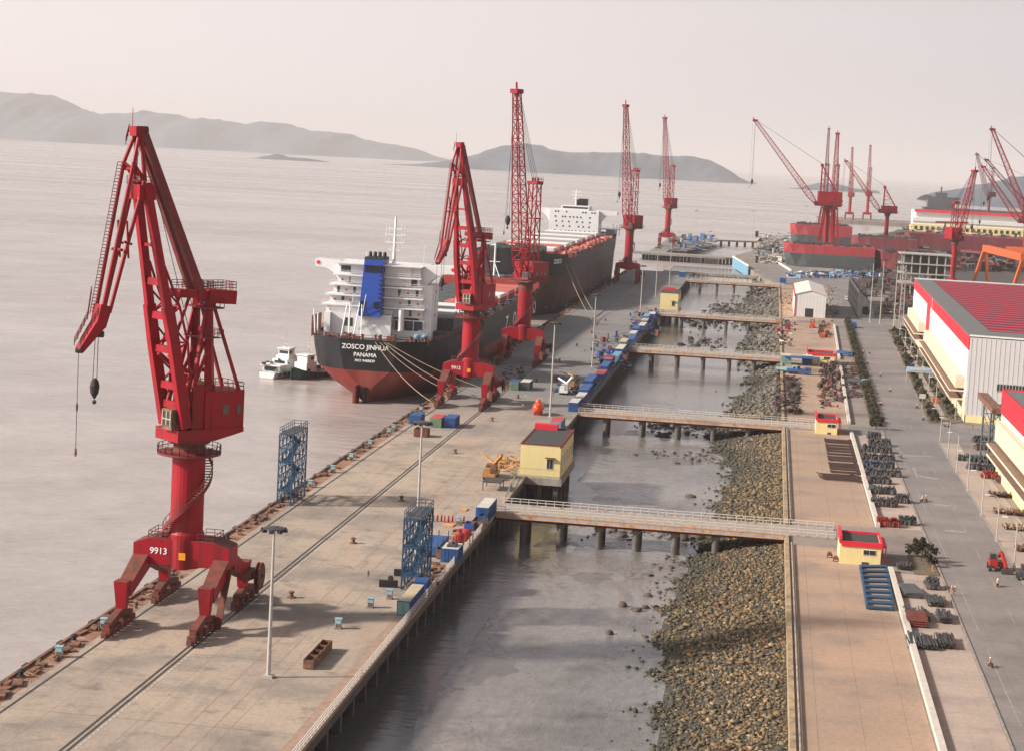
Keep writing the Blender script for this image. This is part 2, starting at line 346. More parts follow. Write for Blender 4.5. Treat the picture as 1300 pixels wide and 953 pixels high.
def pad_extra(a, e):
    a = e['mix'](e['ramp'](e['noise'](.12, 6, (.15, 1, 1)), .5, .75, 0, .6), a, (.20, .155, .12))
    return joint_lines(a, e, 6.2, 0, .10, .7, 2)
pad_m = ground_mat('pad_concrete', [(.38, .26, .18), (.32, .225, .16), (.23, .18, .14)], .85, (.03, .07, 1.1), [(2., .25, None)], pad_extra)
def road_extra(a, e): return joint_lines(a, e, 4.6, 9.5, .09, .78, 1.5)
road_m = ground_mat('road_concrete', [(.205, .19, .178), (.17, .159, .15), (.125, .118, .113)], .8, (.05, .04, .8), [(2., .2, None)], road_extra)
yard_m = ground_mat('yard_ground', [(.24, .20, .17), (.19, .165, .145), (.14, .12, .105)], .9, (.03, .06, .5), [(1., .4, None)])
walk_m = ground_mat('pavement_slabs', [(.38, .31, .255), (.33, .27, .225), (.27, .22, .19)], .85, (.06, .1, 1.5), None, lambda a, e: joint_lines(a, e, 2.4, 2.4, .06, .8))
def sheet(name, poly, z, m, kind='structure'):
    return MB().add([(x, y, z) for x, y in poly], [tuple(range(len(poly)))]).build(name, m, kind=kind)
# the whole land: a block with its own shore, top at -0.02
shore = [(5.6, -300), (5.6, 1010), (-4, 1080), (-11, 1150), (-22, 1262), (-24, 1330), (-14, 1420), (-8, 1560), (-14, 1700), (30, 1760), (120, 2080), (180, 2350), (400, 2600), (900, 2900), (1600, 3100), (6000, 3200), (6000, -300)]
MB().bx(60, 330, 2555, 2720, -7, -.02).build('ground', yard_m, kind='structure'); MB().bx(180, 330, 2300, 2560, -7, -.05).build('ground', yard_m, kind='structure')
g = MB(); g.prism(shore, -7, -.02); g.build('ground', yard_m, kind='structure')
# quay
q = MB(); q.bx(-80.3, -43.2, 120, 1076, -.42, 0); q.build('quay', quay_m, kind='structure')
q = MB(); q.prism([(-95, 1290), (-30, 1284), (-22, 1290), (-22, 1302), (-96, 1312)], -1.1, -.02); q.prism([(-84, 1372), (-60, 1372), (-44, 1590), (-46, 1640), (-84, 1640)], -1.2, 0); q.bx(-84, -72, 1311.5, 1372.5, -1.15, -.04)
q.build('quay', quay_m, kind='structure')
# piles under the quay edge, quay fascia
q = MB()
for y in np.arange(150, 1076, 6.5):
    q.bx(-45.2, -44.2, y, y+.9, -6.5, -1.3)
    if y > 180: q.bx(-79.4, -78.6, y, y+.9, -6.5, -1.3)
q.bx(-80.1, -43.5, 121, 1075, -1.3, -.43); q.bx(-44.0, -43.7, 150, 1075, -2.2, -1.31)
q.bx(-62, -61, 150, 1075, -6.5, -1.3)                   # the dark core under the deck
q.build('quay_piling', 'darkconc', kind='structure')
# rails (grooves and steel)
def rails(x, y0=150, y1=1072):
    b = MB()
    for dx in ((-.33, .33) if x > -70 else (0,)): b.bx(x+dx-.14, x+dx+.14, y0, y1, .004, .03)
    b.build('crane_rail', 'rail', kind='structure')
rails(-76.1); rails(-65.4)
b = MB(); b.bx(-80.3, -77.3, 120, 1074, .004, .012)
edge_m = ground_mat('rusty_edge_strip', [(.30, .15, .09), (.20, .11, .075), (.36, .27, .21)], .9, (.25, .3, 1.5), [(1.5, .5, None)])
b.build('edge_strip', edge_m, kind='structure')
b = MB()
for y in np.arange(150, 1070, 1.2): b.bx(-64.6, -64.45, y, y+.7, .004, .02)   # white dashes beside the inner rail
b.build('dashed_line', 'palec', kind='structure')
b = MB(); b.bx(-56.5, -56.35, 150, 560, .004, .01); b.bx(-53.8, -53.68, 150, 560, .004, .01); b.build('red_line', mat('faded_red_line', (.30, .19, .15), .85), kind='structure')
b = MB(); b.bx(-80.3, -79.9, 120, 1074, .012, .28); b.build('quay_coping', 'rust', kind='structure')
b = MB(); b.bx(-45.2, -43.2, 120, 312, .004, .03); b.build('edge_strip', mat('dusty_edge', (.30, .20, .15), .9, var=.3, scale=.8), kind='structure')

basin_m = ground_mat('basin_water', [(.125, .115, .108), (.15, .138, .128), (.105, .098, .092)], .12, (.01, .03, .05), [(.25, .08, (.7, 1.4, 1)), (1., .06, (.7, 1.3, 1))])  # same water as the sea, its dark reflections put into a darker colour
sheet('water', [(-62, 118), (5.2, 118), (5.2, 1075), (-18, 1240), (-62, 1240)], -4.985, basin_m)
# mud and rock bank
def fbm(x, y, seed, octs=5, base=.02):
    r = np.random.default_rng(seed); v = np.zeros_like(x); amp = 1; fr = base
    for o_ in range(octs):
        for _ in range(3):
            a = r.uniform(0, 2*pi); ph = r.uniform(0, 2*pi); k = fr*r.uniform(.7, 1.4)
            v += amp*np.sin((x*cos(a)+y*sin(a)*.6)*k*2*pi+ph+1.5*np.sin((x*sin(a)-y*cos(a)*.5)*k*3+ph*2))/3
        amp *= .55; fr *= 2
    return v
xs = np.arange(-46, 7.01, .45); ys = np.concatenate([np.arange(120, 420, .8), np.arange(420, 1262, 2.)])
X, Y = np.meshgrid(xs, ys)
edge_x = np.interp(ys, [120, 228, 240, 262, 305, 340, 358, 404, 437, 470, 500, 538, 560, 593, 620, 650, 700, 760, 847, 900, 1000, 1262],
                   [-9, -9.8, -10.6, -12.3, -10.4, -7.8, -7.7, -5.0, -10.3, -13.3, -8, -8.1, -3, -4.4, -3, -8, -8.8, -5, -14.5, -12, -9, -10])[:, None]
t = (X-edge_x)                                          # >0 on the rock slope
nz = fbm(X, Y, 4, 6, .02)
lvl = np.interp(ys, [120, 215, 250, 300, 330, 350, 400, 440, 470, 520, 700, 900], [.10, .10, .06, .05, .0, .02, .03, .06, .0, -.10, -.12, -.10])[:, None]
Zg = -5.0+lvl+.085*nz+np.clip((X+24)/30, -1, 0)*0+np.clip((X+30)/20, -1.2, .4)*.12-.75*np.clip((-36.5-X+1.5*nz)/6, 0, 1)*(Y < 620)+.05*fbm(X, Y, 33, 4, .09)
Zg = np.where(t > 0, np.maximum(Zg, -5.0)+t*(3.4/(5.6-edge_x)), Zg)
Zg = np.where((t > -1.6) & (t <= 0), Zg+.06*(1+t/1.6), Zg)
Zg += .012*fbm(X, Y, 21, 3, .35)
nx = len(xs); ny = len(ys)
vs = np.stack([X, Y, Zg], -1).reshape(-1, 3); ii = (np.arange(ny-1)[:, None]*nx+np.arange(nx-1)).reshape(-1)
b = MB(); b.v = [tuple(v) for v in vs]; b.f = list(zip(ii.tolist(), (ii+1).tolist(), (ii+nx+1).tolist(), (ii+nx).tolist())); b.mi = [0]*len(b.f)
def mud_extra(a, e):
    N, L = e['N'], e['L']
    wet = e['ramp'](e['noise'](.05, 5), .42, .6); r = e['ramp'](wet, 0, 1, .12, .34); L.new(r, e['b'].inputs['Roughness'])
    sep = N.new('ShaderNodeSeparateXYZ'); L.new(e['P'], sep.inputs[0])
    w = N.new('ShaderNodeTexVoronoi'); w.feature = 'DISTANCE_TO_EDGE'; w.inputs['Scale'].default_value = .045
    mp = N.new('ShaderNodeMapping'); mp.inputs['Scale'].default_value = (1, .6, 1)
    wv = N.new('ShaderNodeVectorMath'); wv.operation = 'MULTIPLY_ADD'; wv.inputs[1].default_value = (14, 14, 0)
    nn = N.new('ShaderNodeTexNoise'); nn.inputs['Scale'].default_value = .12; nn.inputs['Detail'].default_value = 6; L.new(e['P'], nn.inputs['Vector'])
    L.new(nn.outputs['Color'], wv.inputs[0]); L.new(e['P'], wv.inputs[2]); L.new(wv.outputs[0], mp.inputs[0]); L.new(mp.outputs[0], w.inputs['Vector'])
    a = e['mul'](a, e['ramp'](w.outputs[0], 0, .010, .7, 1))   # drainage runnels in the mud
    return a
mud_m = ground_mat('wet_mud', [(.18, .167, .158), (.23, .208, .19), (.135, .126, .12)], .35, (.02, .05, .6), [(.25, .25, (1, .5, 1)), (1.2, .18, None)], mud_extra)
tv = (X-edge_x).reshape(-1); b.mi = [1 if tv[f[0]] > .2 and tv[f[2]] > .2 else 0 for f in b.f]
b.build('mudflat', [mud_m, mat('bank_grit', (.05, .046, .036), .9, var=.4, scale=2.)], smooth=True, kind='structure')

# rubble: every stone a faceted lump of its own size and colour
ico_v = []; ph = (1+5**.5)/2
for a_, b_ in ((-1, ph), (1, ph), (-1, -ph), (1, -ph)): ico_v += [(a_, b_, 0), (0, a_, b_), (b_, 0, a_)]
ico_v = np.array(ico_v)/np.linalg.norm((1, ph))
def hull_faces():
    fs = []
    for i in range(12):
        for j in range(i+1, 12):
            for k in range(j+1, 12):
                d = [np.linalg.norm(ico_v[p]-ico_v[q]) for p, q in ((i, j), (j, k), (i, k))]
                if max(d) < 1.2:
                    n = np.cross(ico_v[j]-ico_v[i], ico_v[k]-ico_v[i]); fs.append((i, j, k) if n.dot(ico_v[i]) > 0 else (i, k, j))
    return np.array(fs)
ICO = hull_faces()
def rock_mesh(name, P, R, cols, m, org=None):
    n = len(P); r = rng
    base = ico_v[None]*(1+r.normal(0, .24, (n, 12, 1)))+r.normal(0, .10, (n, 12, 3))
    a = r.uniform(0, 2*pi, n); ca, sa_ = np.cos(a), np.sin(a); sc = np.stack([r.uniform(.8, 1.5, n), r.uniform(.7, 1.1, n), r.uniform(.5, .85, n)], -1)
    base = base*sc[:, None]; x = base[..., 0]*ca[:, None]-base[..., 1]*sa_[:, None]; y = base[..., 0]*sa_[:, None]+base[..., 1]*ca[:, None]
    v = np.stack([x, y, base[..., 2]], -1)*R[:, None, None]+P[:, None]; v = v.reshape(-1, 3)*S
    f = (ICO[None]+(np.arange(n)*12)[:, None, None]).reshape(-1, 3)
    me = bpy.data.meshes.new(name); me.vertices.add(len(v)); me.vertices.foreach_set('co', v.ravel()); me.loops.add(f.size); me.loops.foreach_set('vertex_index', f.ravel().astype(np.int32))
    me.polygons.add(len(f)); me.polygons.foreach_set('loop_start', np.arange(0, f.size, 3, dtype=np.int32)); me.update(); me.validate()
    ca_ = me.color_attributes.new('stone', 'FLOAT_COLOR', 'POINT'); ca_.data.foreach_set('color', np.repeat(np.c_[cols, np.ones(n)], 12, 0).astype(np.float32).ravel())
    me.materials.append(m); o = bpy.data.objects.new(name, me); COL.objects.link(o); return o
rock_m = bpy.data.materials.new('stone'); rock_m.use_nodes = True; n_ = rock_m.node_tree; at = n_.nodes.new('ShaderNodeVertexColor'); at.layer_name = 'stone'
n_.links.new(at.outputs[0], n_.nodes['Principled BSDF'].inputs['Base Color']); n_.nodes['Principled BSDF'].inputs['Roughness'].default_value = .8
def bank_z(x, y):
    ex = np.interp(y, ys, edge_x[:, 0]); tt = x-ex
    ix = np.clip(np.round((x-xs[0])/.45).astype(int), 0, len(xs)-1); iy = np.clip(np.searchsorted(ys, y), 0, len(ys)-1)
    return np.maximum(Zg[iy, ix], -5.0), tt
pts = []; rad = []
for y0, y1, dens, rr in ((150, 345, 8.0, .225), (345, 450, 5.6, .26), (450, 620, 1.8, .44), (620, 1010, .6, .72), (1010, 1250, .3, 1.)):
    k = int((y1-y0)*19*dens); x = rng.uniform(-16, 5.3, k); y = rng.uniform(y0, y1, k); z, tt = bank_z(x, y)
    tt = tt+1.2*np.sin(y*.35)+.8*np.sin(y*.9+x); ok = (tt > 0) | (rng.uniform(0, 1, k) < .10*np.exp(np.minimum(tt, 0)/1.5)); x, y, z, tt = x[ok], y[ok], z[ok], tt[ok]
    R = rr*np.minimum(rng.lognormal(-.38, .46, len(x)), 1.9); pts.append(np.stack([x, y, z+R*.35, tt], -1)); rad.append(R)
P4 = np.concatenate(pts); Rr = np.concatenate(rad); tt = P4[:, 3]
pal = np.array([(.20, .13, .055), (.14, .10, .05), (.085, .07, .048), (.045, .046, .034), (.14, .062, .028), (.27, .19, .10)])
wet = np.clip(1.0-tt/6.5+rng.normal(0, .2, len(tt))+.25*np.sin(P4[:, 1]*.05+P4[:, 0]*.2), 0, 1)
ci = rng.choice(6, len(tt), p=[.25, .24, .2, .14, .06, .11]); cc = pal[ci]*rng.uniform(.7, 1.2, (len(tt), 1))
far_g = np.clip((P4[:, 1:2]-380)/150, 0, 1)             # the further stretch of bank is greyer stone
cc = cc*(1-far_g*.75)+np.array([(.12, .115, .105)])*rng.uniform(.6, 1.25, (len(tt), 1))*far_g*.75
dark = np.array([(.036, .040, .028)])*rng.uniform(.5, 1.5, (len(tt), 1)); cc = cc*(1-wet[:, None]*.85)+dark*wet[:, None]*.85
rk = rock_mesh('rubble', P4[:, :3], Rr, cc, rock_m); tag(rk, 'tan and dark green rubble bank sloping from the sea wall to the mud', 'rubble', kind='stuff')
# scattered stones on the mud in three rough patches
P5 = []
for cx, cy, sx, sy, k in ((-22, 330, 9, 5, 70), (-14, 332, 6, 3, 60), (-20, 470, 7, 9, 130), (-16, 480, 8, 6, 160), (-17, 425, 7, 5, 60), (-25, 800, 10, 20, 120), (-18, 870, 8, 30, 120), (-13, 300, 4, 6, 25), (-22, 700, 8, 15, 60)):
    P5 += [(rng.normal(cx, sx*.6), rng.normal(cy, sy), 0) for _ in range(k)]
P5 = np.array([p for p in P5 if p[0] > -40]); P5[:, 2] = -4.92
R5 = .42*rng.lognormal(-.3, .5, len(P5))*(1+np.clip((P5[:, 1]-400)/400, 0, 1.2))
rk = rock_mesh('scattered_stones', P5, R5, np.array([(.05, .042, .036)])*rng.uniform(.5, 1.8, (len(P5), 1)), rock_m)
tag(rk, 'dark stones scattered over the wet mud around the trestle bridges', 'stones', kind='stuff')
big = [(G(803, 680-12, -4.8), 1.5), (G(846, 675, -4.8), 1.), (G(790, 768, -4.8), .9), (G(807, 774, -4.8), .8), (G(823, 755, -4.8), .8), (G(819, 770, -4.8), .7), (G(773, 803, -4.8), .65), (G(875, 678, -4.8), 1.4), (G(887, 683, -4.8), 1.1), (G(905, 676, -4.8), 1.2), (G(842, 553, -4.8), 1.4), (G(877, 630, -4.8), 1.)]
bl = ['wide dark boulder on mud right under the nearest bridge', 'low dark boulder on mud between the bridge piers', 'brown boulder at the left of the pale mud patch', 'brown boulder at the foot of the pale mud patch', 'brown boulder at the top of the pale mud patch',
      'brown boulder at the right of the pale mud patch', 'lone brown boulder on bare mud nearest the camera', 'black boulder below the bridge beside the rubble', 'black boulder touching the rubble under the bridge', 'black boulder farthest right under the nearest bridge', 'dark boulder in the stones below the second bridge', 'dark boulder in the pool beyond the nearest bridge']
for (p, r_), l_ in zip(big, bl):
    o = rock_mesh('boulder', np.array([[0, 0, 0.]]), np.array([r_]), np.array([(.085, .06, .045)]), rock_m); o.location = np.array(p)*S; tag(o, l_, 'boulder', 'boulders on the mud')

# sea wall and pads
b = MB()
for y0, y1 in ((120, 313), (322, 448), (458, 610), (620, 765), (775, 1004)):
    b.bx(5.3, 5.95, y0, y1, -6, .45)
b.bx(5.3, 5.95, 313, 322, -6, -1.2); b.bx(5.3, 5.95, 448, 458, -6, -1.2); b.bx(5.3, 5.95, 610, 620, -6, -1.2); b.bx(5.3, 5.95, 765, 775, -6, -1.2)
tag(b.build('sea_wall', 'seawall'), 'long stained concrete sea wall between the rubble and the pads', 'sea wall')
for y0, y1 in ((120, 306), (326, 445), (461, 606), (622, 762), (778, 1010)): sheet('pad', [(5.95, y0), (20.7+max(0, (y0-450)*.018), y0), (20.7+max(0, (y1-450)*.018), y1), (5.95, y1)], .005, pad_m)
for y0, y1 in ((306, 326), (445, 461), (606, 622), (762, 778)): sheet('crossing', [(5.95, y0), (30, y0), (30, y1), (5.95, y1)], .009, yard_m)
# parapets on the landward side of the pads
for (y0, y1), l_ in zip(((120, 291), (327, 444), (462, 604), (623, 760)), ('beside the blue racks', 'beside the rusty pole rows', 'beside the brown scrap heaps', 'beside the red machines')):
    b = MB(); x0 = 20.9+max(0, (y0-450)*.018); x1 = 20.9+max(0, (y1-450)*.018)
    b.prism([(x0, y0), (x0+.75, y0), (x1+.75, y1), (x1, y1)], 0, .75); tag(b.build('parapet_wall', 'palec'), 'low pale concrete wall along the pad ' + l_, 'wall', 'low walls along the pads')
# road
def xl(y): return 29.2+np.clip((y-456)/334, 0, 1)*5.5
def xr(y): return 41.0+np.clip((y-480)/300, 0, 1)*7.
yy = [120, 300, 456, 600, 790, 1000, 1180]
sheet('road', [(xl(y), y) for y in yy]+[(xr(y), y) for y in yy[::-1]], .012, road_m)
sheet('storage_strip', [(21.8, 120), (28.8, 120), (28.8, 290), (21.8, 290)], .008, walk_m); sheet('storage_strip', [(21.8, 327), (28.8, 327), (28.8, 445), (21.8, 445)], .008, walk_m); sheet('storage_strip', [(45.7, 230), (48.0, 230), (47.3, 400), (45.7, 400)], .008, walk_m); sheet('yard_floor', [(48, 1012), (700, 1012), (700, 2150), (135, 2150), (80, 1800), (48, 1300)], .012, mat('black_yard', (.055, .048, .045), .9, var=.4, scale=.1))
sheet('road', [(41, 446), (75, 441), (75, 474), (41, 470)], .016, road_m)
sheet('road', [(8, 1010), (120, 1010), (120, 1180), (-8, 1180)], .008, road_m)
sheet('road', [(21, 446), (29.2, 446), (29.2, 460), (21, 460)], .016, road_m)
b = MB()
yellow = [(120, 150), (160, 200), (212, 246), (256, 288), (300, 330), (345, 372), (392, 430), (470, 520), (540, 600), (640, 720)]
for y0, y1 in yellow: b.add([(xl((y0+y1)/2)+1.7, y0, .02), (xl((y0+y1)/2)+1.85, y0, .02), (xl((y0+y1)/2)+1.85, y1, .02), (xl((y0+y1)/2)+1.7, y1, .02)], [(0, 1, 2, 3)])
for y0 in range(130, 640, 22): b.add([(36.4, y0, .02), (36.52, y0, .02), (36.52, y0+9, .02), (36.4, y0+9, .02)], [(0, 1, 2, 3)])
for (px0, py0), (px1, py1) in (((1147, 578), (1186, 580)), ((1158, 593), (1163, 606)), ((1163, 604), (1188, 608)), ((1186, 641), (1214, 643)), ((1200, 674), (1226, 676))):
    a_ = np.array(G(px0, py0, .02)); c_ = np.array(G(px1, py1, .02)); d_ = nrm(c_-a_); s_ = np.array([-d_[1], d_[0], 0])*(1.8 if abs(d_[0]) > .6 else .5); b.add([a_, c_, c_+s_, a_+s_], [(0, 1, 2, 3)])
b.build('road_marking', mat('worn_paint', (.34, .31, .28), .8, var=.4, scale=2., col2=(.19, .17, .155), mix=.5, mscale=1.5), kind='structure')
# pavement on the right with a kerb, and the verges
b = MB(); b.prism([(41.05, 120), (45.6, 120), (45.6, 440), (41.05, 440)], 0, .12); b.build('pavement', walk_m, kind='structure')
b = MB(); b.prism([(45.0, 476), (46.6, 476), (52, 760), (50.4, 760)], 0, .1); b.build('pavement', walk_m, kind='structure')
b = MB(); b.prism([(41.6, 476), (44.9, 476), (50.3, 760), (48.4, 760)], 0, .13); b.prism([(46.7, 476), (50.4, 481), (54, 738), (52.1, 760)], 0, .09); b.build('verge', 'soil', kind='structure')
b = MB(); b.prism([(26.6, 461), (29.1, 461), (34.4, 790), (31.4, 790)], 0, .14); b.prism([(24.8, 327-37), (28.6, 290), (28.4, 306), (24.8, 306)], .01, .15); b.build('verge', 'soil', kind='structure')
b = MB()
for y in range(120, 456, 4): b.bx(28.85, 29.1, y, y+3.9, 0, .14)
for y in range(120, 440, 4): b.bx(40.95, 41.2, y, y+3.9, 0, .15)
b.build('kerb', mat('kerb_stone', (.24, .215, .19), .9, var=.25), kind='structure')

# ------------------------------------------------------------------ trestle bridges
def bridge(y0, y1, x0, x1, piers, label, railstep=1.5):
    t = thing('trestle_bridge', label, 'bridge', ((x0+x1)/2, (y0+y1)/2, 0), 'trestle bridges over the mudflat')
    b = MB(); b.bx(x0, x1, y0, y1, -.55, .03); b.build('deck', 'darkroad', t)
    b = MB(); b.bx(x0, 5.2, y0-.25, y0+.15, -.75, .3); b.bx(x0, 5.2, y1-.15, y1+.25, -.75, .3); b.bx(5.2, x1, y0-.25, y0+.15, .035, .3); b.bx(5.2, x1, y1-.15, y1+.25, .035, .3); b.build('edge_beam', 'rustconc', t)
    b = MB(); b.bx(x0, 5.2, y0+.6, y0+1.2, -1.25, -.55); b.bx(x0, 5.2, y1-1.2, y1-.6, -1.25, -.55); b.bx(x0, 5.2, (y0+y1)/2-.3, (y0+y1)/2+.3, -1.25, -.55); b.build('girder', 'darkred', t)
    b = MB(); b.bx(x0, 5.2, y0-.3, y0-.252, .05, .2); b.bx(x0, 5.2, y0-.3, y0-.252, -.72, -.6); b.build('rust_strip', 'board', t)
    for yy_ in (y0-.05, y1+.05):
        b = MB(); b.rail([(x0, yy_, .3), (x1, yy_, .3)], .95, railstep, .055, 2); b.build('railing', 'palewhite', t)
    for px in piers:
        b = MB(); b.bx(px-.75, px+.75, y0+.3, y1-.3, -1.75, -1.25)
        for yy_ in (y0+1.0, y1-1.0): b.tube((px, yy_, -6.5), (px, yy_, -1.75), .62, 12)
        b.build('pier', 'darkconc', t)
M['palewhite'] = mat('rail_paint', (.62, .58, .52), .6, var=.1)
mat('darkroad', (.30, .255, .215), .85, var=.2); M['darkroad'] = MATS['darkroad']; M['rustconc'] = mat('rusty_concrete', (.40, .37, .34), .8, var=.15, col2=(.34, .17, .08), mix=.42, mscale=.8)
bridge(313.5, 321.5, -43.2, 13.6, (-38.5, -32.2, -25.6, -19.3, -12.8, -6), 'trestle bridge nearest the camera with rust streaked edge')
bridge(448.5, 457, -43.2, 13.2, (-36.5, -27.9, -19.3, -10.8, -2.6), 'trestle bridge just beyond the first yellow pump house')
bridge(610.5, 619, -43.2, 12, (-36.2, -27.8, -19.4, -11, -3), 'third trestle bridge counting away from the camera')
bridge(766, 774, -43.2, 12, (-34, -25, -16, -7), 'trestle bridge right in front of the farther pump house', 2.2)
bridge(1004, 1011, -43.2, 8, (-36, -27, -18, -9, 0), 'thin trestle bridge in front of the row of white coffers', 3)
# breakwater piers with openings, far off
def break_pier(p0, p1, wd, n, label, white=()):
    t = thing('breakwater_pier', label, 'pier', ((p0[0]+p1[0])/2, (p0[1]+p1[1])/2, 0), 'breakwater piers'); p0 = np.array(p0); p1 = np.array(p1); d = nrm(p1-p0); s_ = np.array([-d[1], d[0]])*wd
    b = MB(); b.prism([tuple(p0), tuple(p1), tuple(p1+s_), tuple(p0+s_)], -1.1, .2); b.build('deck', 'concrete', t)
    L = np.linalg.norm(p1-p0)
    for i in range(n):
        c = p0+d*L*(i+.5)/n; b = MB(); k = i in white
        b.box((c[0], c[1]+1.2, -3.8), (1.5 if not k else 2.2, 1.4, 5.4), atan2(d[1], d[0])); b.box((c[0], c[1]+wd-1.5, -3.8), (1.5, 1.4, 5.4), atan2(d[1], d[0]))
        b.build('pier_leg', 'palec' if k else 'darkconc', t)
break_pier((-60, 1081), (-6.5, 1078), 9, 20, 'long far pier on pale coffers beyond the fifth bridge', tuple(range(4, 19)))
break_pier((-88, 1305), (-25, 1290), 9, 26, 'farthest long pier standing on a row of dark legs', (14, 15, 16, 18, 19, 20, 21))
break_pier((-45, 1593), (-12, 1610), 8, 5, 'short distant trestle joining the farthest quay to shore')
t = thing('slipway_wall', 'blue and white boarded wall along the far slipway', 'wall', (-18, 1208, 0)); b = MB(); b.beam((-24.5, 1263, -1.4), (-12.7, 1152, -1.4), .5, 6.5); b.build('wall', 'blue3', t); b = MB(); b.beam((-24.5, 1263, 2.2), (-12.7, 1152, 2.2), 1., .7); b.build('coping', 'white', t)
t = MB(); t.beam((1.5, 1300, .4), (13, 1160, .4), 1.1, 1.2); tag(t.build('ramp_kerb', 'white'), 'thin white kerb slanting down the far slipway', 'kerb')

# ------------------------------------------------------------------ yellow houses
def window(b, g_, x, y, z, w, h, face='y'):
    if face == 'y': b.bx(x-w/2-.08, x+w/2+.08, y-.07, y+.02, z-h/2-.08, z+h/2+.08); g_.bx(x-w/2, x-.05, y-.1, y-.06, z-h/2, z+h/2); g_.bx(x+.05, x+w/2, y-.1, y-.06, z-h/2, z+h/2)
    else: b.bx(x-.02, x+.07, y-w/2-.08, y+w/2+.08, z-h/2-.08, z+h/2+.08); g_.bx(x+.06, x+.1, y-w/2, y-.05, z-h/2, z+h/2); g_.bx(x+.06, x+.1, y+.05, y+w/2, z-h/2, z+h/2)
def win(t, x, y, z, w, h, face='y'):
    b = MB(); g_ = MB(); window(b, g_, x, y, z, w, h, face); f = b.build('window', 'white', t); ORG[f.name] = ORG[t.name]; g_.build('pane', 'glass', f)
def pump_house(x0, x1, y0, y1, h, label, big=True):
    t = thing('pump_house', label, 'building', ((x0+x1)/2, (y0+y1)/2, 0), 'yellow pump houses on the quay')
    b = MB(); b.bx(x0, x1, y0, y1, -.2, h); b.build('wall', 'yellow', t)
    b = MB(); b.bx(x0+.25, x1-.25, y0+.25, y1-.25, h, h+.06); r_ = b.build('roof', 'roofdark', t)
    b = MB(); b.bx(x0-.1, x0+.2, y0-.1, y1+.1, h, h+.16); b.bx(x1-.2, x1+.12, y0-.1, y1+.1, h-.35, h+.2); b.bx(x0+.2, x1-.2, y0-.1, y0+.2, h, h+.16); b.bx(x0+.2, x1-.2, y1-.2, y1+.1, h, h+.2); b.build('parapet', 'darkred', t)
    b = MB(); b.bx(x0+(.0 if big else .4), x0+(4.6 if big else 5), y1-2.5, y1-.2, h+.06, h+1.1); b.build('roof_box', 'redtrim', t)
    b = MB(); b.bx(x0-.3, x1+.4, y0-.3, y1+.6, -1.5, -.2); b.build('platform', 'concrete', t)
    for px in (x0+.8, (x0+x1)/2, x1-.7):
        for py in np.linspace(y0+.8, y1-.8, 4): b = MB(); b.bx(px-.4, px+.4, py-.4, py+.4, -6.5, -1.5); b.build('pile', 'darkconc', t)
    win(t, x1-2.0, y0, 2.6, 1.1, 1.7); b = MB(); b.bx(x1-2.9, x1-1.1, y0-.6, y0, 3.7, 3.85); b.build('window_hood', 'rustred', t)
    for k, py in enumerate(np.linspace(y0+2.5, y1-2.5, 5)): win(t, x1, py, 2.8, 1.2, 2.4, 'x')
    b = MB(); b.bx(x0-.02, x1+.02, y0-.03, y0, 1.45, 1.5); b.bx(x0-.02, x1+.02, y0-.03, y0, -.15, .25); b.build('ledge', 'tan', t)
pump_house(-44.6, -36.9, 353, 376, 6.1, 'big yellow pump house on piles beside the nearest trestle bridge')
pump_house(-44.4, -36.9, 790, 812, 7.0, 'smaller looking yellow pump house far along the quay edge', False)
def gatehouse(x0, y0, label, w=6.3, d=8.5, h=3.3):
    t = thing('gatehouse', label, 'building', (x0+w/2, y0+d/2, 0), 'yellow gatehouses with red parapets')
    b = MB(); b.bx(x0, x0+w, y0, y0+d, 0, h); b.build('wall', 'yellow', t)
    b = MB(); b.bx(x0+.3, x0+w-.3, y0+.3, y0+d-.3, h, h+.08); b.build('roof', 'roofdark', t)
    b = MB(); b.bx(x0-.15, x0+.25, y0-.15, y0+d, h-.1, h+1.1); b.bx(x0+.25, x0+w+.2, y0-.15, y0+.15, h-.5, h+.3); b.bx(x0+w-.1, x0+w+.2, y0+.15, y0+d, h-.4, h+.3); b.bx(x0+.25, x0+w-.1, y0+d-.3, y0+d, h-.1, h+.4); b.build('parapet', 'redtrim', t)
    b = MB(); b.bx(x0+w+.2, x0+w+.9, y0+1, y0+d, h-.6, h-.3); b.tube((x0+w+.8, y0+1.1, 0), (x0+w+.8, y0+1.1, h-.6), .1); b.tube((x0+w+.8, y0+d-.2, 0), (x0+w+.8, y0+d-.2, h-.6), .1); b.build('canopy', 'redtrim', t)
    win(t, x0+w*.72, y0, h*.62, 1.8, .7); b = MB(); b.bx(x0+w*.55, x0+w*.72, y0-.05, y0, 0, .0+.5); b.build('vent', 'steel', t)
    win(t, x0+w, y0+d*.5, h*.55, 2, 1, 'x')
gatehouse(13.6, 294, 'yellow gatehouse with red parapet at the end of the nearest trestle bridge')
gatehouse(13, 441, 'yellow gatehouse standing beyond the rows of rusty poles', 4.9, 9, 3.3)
gatehouse(13.6, 604, 'yellow gatehouse behind the long blue canopy', 8.5, 9, 3.2)

